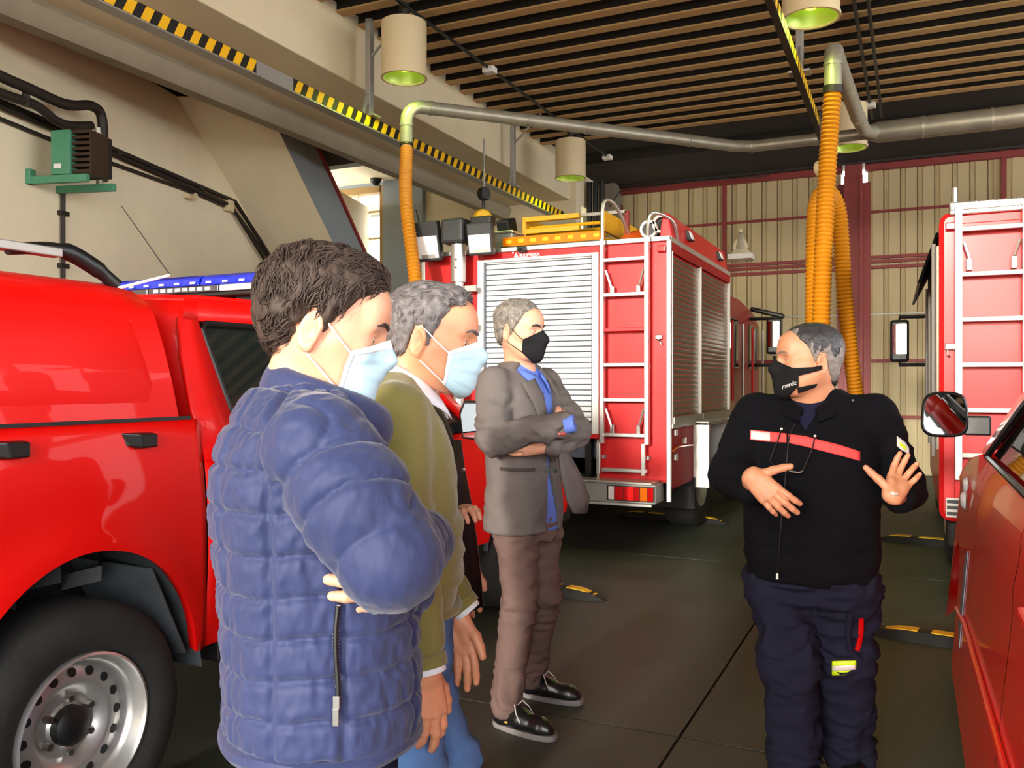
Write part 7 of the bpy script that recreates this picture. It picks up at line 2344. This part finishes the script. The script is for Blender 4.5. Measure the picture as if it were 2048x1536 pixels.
    d1 = 0.62 * rightv - 0.66 * up + 0.50 * toward
    hr = hand_mesh(np.array(at(1501, 950, 2.72)), d1, -0.9 * toward + 0.25 * rightv, 'R', [(8, 20, 16), (10, 20, 16), (12, 22, 18), (14, 24, 18)], spread=(7, 2, -3, -8), thumb=(62, 4, 4), thumb_drop=0.0, fore=wr, scale=0.98)
    wl = fr.w(wr_l)
    d2 = 0.55 * rightv + 0.60 * up - 0.58 * toward
    hl = hand_mesh(np.array(at(1783, 995, 2.76)), d2, toward + 0.2 * up - 0.2 * rightv, 'L', [(16, 22, 18), (10, 22, 18), (22, 40, 30), (26, 46, 34)], spread=(10, 3, -8, -20), thumb=(74, -4, 4), thumb_drop=-0.1, fore=wl, scale=0.95)
    core = body_core(fr, [(.75, 0, 0, .11, .15), (.95, 0.01, 0, .13, .17), (1.15, 0, 0, .12, .17), (1.28, -.015, 0, .09, .14), (1.36, -.02, 0, .06, .08)],
                     [([sh_r, el_r, wr_r], [.05, .042, .032]), ([sh_l, el_l, wr_l], [.05, .042, .032]), ([(0, -.105, .74), kn_r, an_r], [.08, .055, .045]), ([(0, .105, .74), kn_l, an_l], [.08, .055, .045])])
    V, F = join([(hd.V, hd.F), hr, hl, core])
    surf_obj('body', V, F, 'skin_warm', root)
    # bracelet on the raised arm
    bw = np.array(at(1752, 1000, 2.74))
    MB().tube([tuple(np.array(at(1783, 985, 2.70))), tuple(np.array(at(1788, 988, 2.695))), tuple(np.array(at(1794, 988, 2.70)))], 0.004, 6).build('bracelet', 'white', root)
    # spectacles hanging from the collar opening
    g = thing('spectacles', 'thin framed spectacles hanging on the chest of the uniformed man', 'spectacles', hit(J, fr, 1580, 940, 2.5, 0.01))
    def on(x, y, off=0.016):
        return tuple(hit(J, fr, x, y, 2.5, off))
    tl = MB().tube([on(1563, 858), on(1556, 880), on(1548, 900), on(1540, 922)], 0.0024, 6).build('temple', 'dark_metal', g, smooth=True)
    MB().tube([on(1630, 872), on(1624, 900), on(1614, 922), on(1606, 942)], 0.0024, 6).build('temple', 'dark_metal', g, smooth=True)
    MB().tube([on(1606, 942, 0.02), on(1598, 945, 0.024), on(1578, 942, 0.026)], 0.0028, 6).build('rim', 'alu', g, smooth=True)
    MB().tube([on(1540, 922, 0.02), on(1548, 930, 0.024), on(1562, 936, 0.026), on(1572, 936, 0.026), on(1578, 942, 0.026)], 0.0026, 6).build('rim', 'dark_metal', g, smooth=True)
    for x in (1563, 1630):
        MB().lathe([(0.001, 0.005), (0.004, 0.003), (0.005, 0.0)], on(x, 858 if x < 1600 else 872), tuple(-pix_dir(x, 860)), n=8).build('temple_tip', 'white', g, smooth=True)
    return root

# ------------------------------------------------------------------ man mostly hidden behind the sweater
def man_black_coat():
    o = at(846, 768, 2.72)
    root = person('man in a long black coat almost hidden behind the olive sweater', (o.x, o.y, 0))
    fr = Frame((o.x, o.y, 0), rot_z(R(30)))
    sh_r, sh_l = np.array((-0.02, -0.17, 1.33)), np.array((-0.02, 0.17, 1.33))
    el_r, wr_r = np.array((0.0, -0.22, 1.08)), fr.l(np.array(at(905, 1030, 2.58)))
    el_l, wr_l = np.array((0.0, 0.22, 1.08)), np.array((0.10, 0.24, 0.88))
    st = [(.755, .03, 0, .16, .19), (.90, .02, 0, .148, .185), (1.05, .0, 0, .13, .18), (1.18, -.01, 0, .122, .18), (1.28, -.015, 0, .11, .175), (1.345, -.02, 0, .09, .15), (1.39, -.025, 0, .07, .10)]
    J = S(); J.stack(st, 0.03)
    J.chain([sh_r, el_r, wr_r], [0.066, 0.058, 0.045], 0.03)
    J.chain([sh_l, el_l, wr_l], [0.066, 0.058, 0.045], 0.03)
    jk = cloth(J, 0.011, fr, 'black_coat', 'black_coat', root, lambda V, N: 0.006 * (folds(V, (7, 7, 9), 25) - 0.5))
    # open front edge hanging free
    fl = []
    for (x0, x1, y) in ((900, 918, 880), (904, 926, 940), (905, 938, 1000), (908, 950, 1080), (912, 958, 1150), (916, 963, 1214)):
        a, b = Vector(at(x0, y, 2.50)), Vector(at(x1, y, 2.56))
        fl.append([a.lerp(b, t) + Vector((0, -0.012 * math.sin(math.pi * t), 0)) for t in (0, 0.3, 0.6, 1)])
    MB().grid(fl).build('coat_front', 'black_coat', jk, smooth=True, thick=0.014)
    MB().tube([tuple(row[-1]) for row in fl], 0.007, 6).build('coat_edge', 'tape_grey', jk, smooth=True)
    p = Vector(at(927, 940, 2.515))
    MB().lathe([(0.001, 0.004), (0.006, 0.002)], p, (SY, -CY, 0), n=10).build('snap_button', 'steel', jk)
    T = S()
    T.stack([(.74, 0, 0, .11, .15), (.86, 0, 0, .115, .155), (.93, 0, 0, .10, .14)], 0.03)
    for y in (1, -1):
        T.chain([(0, y * 0.08, 0.78), (0.01, y * 0.085, 0.45), (-0.01, y * 0.09, 0.09)], [0.085, 0.066, 0.058], 0.03)
        shoe(root, fr.w(np.array((-0.07, y * 0.095, 0))), R(30 + y * 6), 0.28, laces=False)
    cloth(T, 0.012, fr, 'trousers', 'black_coat', root, trouser_disp(0.006, 28, ((0.46, 0.1),)))
    hc = at(872, 700, 2.74)
    hd = Head(root, hc, R(25), R(6), 0, fr.w(np.array((-0.02, 0, 1.37))), 'skin')
    hd.eyes('hair_dark')
    hd.hair('hair_dark', lambda P: 0.006 + 0.008 * smooth01(P[..., 2], 0, 0.11), wave=0.002, seed=27, n=300, length=0.02, rad=0.002)
    hd.surgical('mask_black', 0.006)
    toward = -np.array((-SY, CY, 0)); rightv = np.array((CY, SY, 0)); up = np.array((0, 0, 1.0))
    wr = fr.w(wr_r)
    d = np.array(at(928, 1016, 2.50)) - wr
    hr = hand_mesh(wr + d * 0.05, d, -0.2 * toward - 0.6 * up, 'R', [(20, 40, 30)] * 4, thumb=(30, 15, 15), fore=fr.w(el_r), scale=0.8)
    hl = hand_mesh(fr.w(wr_l + np.array((0.02, 0.0, -0.05))), fr.w(np.array((0.2, 0, -1))) - fr.w(np.zeros(3)), fr.w(np.array((0, -1, 0))) - fr.w(np.zeros(3)), 'L', [(14, 20, 16)] * 4, fore=fr.w(wr_l))
    core = body_core(fr, [(.75, 0, 0, .08, .12), (1.1, 0, 0, .09, .13), (1.28, -.015, 0, .07, .12), (1.34, -.02, 0, .05, .07)], [([sh_r, el_r, wr_r], [.04, .035, .028]), ([sh_l, el_l, wr_l], [.04, .035, .028]), ([(0, .08, .78), (.01, .085, .45), (-.01, .09, .08)], [.06, .045, .036]), ([(0, -.08, .78), (.01, -.085, .45), (-.01, -.09, .08)], [.06, .045, .036])])
    V, F = join([(hd.V, hd.F), hr, hl, core])
    surf_obj('body', V, F, 'skin', root)
    return root

man_down_jacket()
man_sweater()
man_blazer()
man_uniform()
man_black_coat()
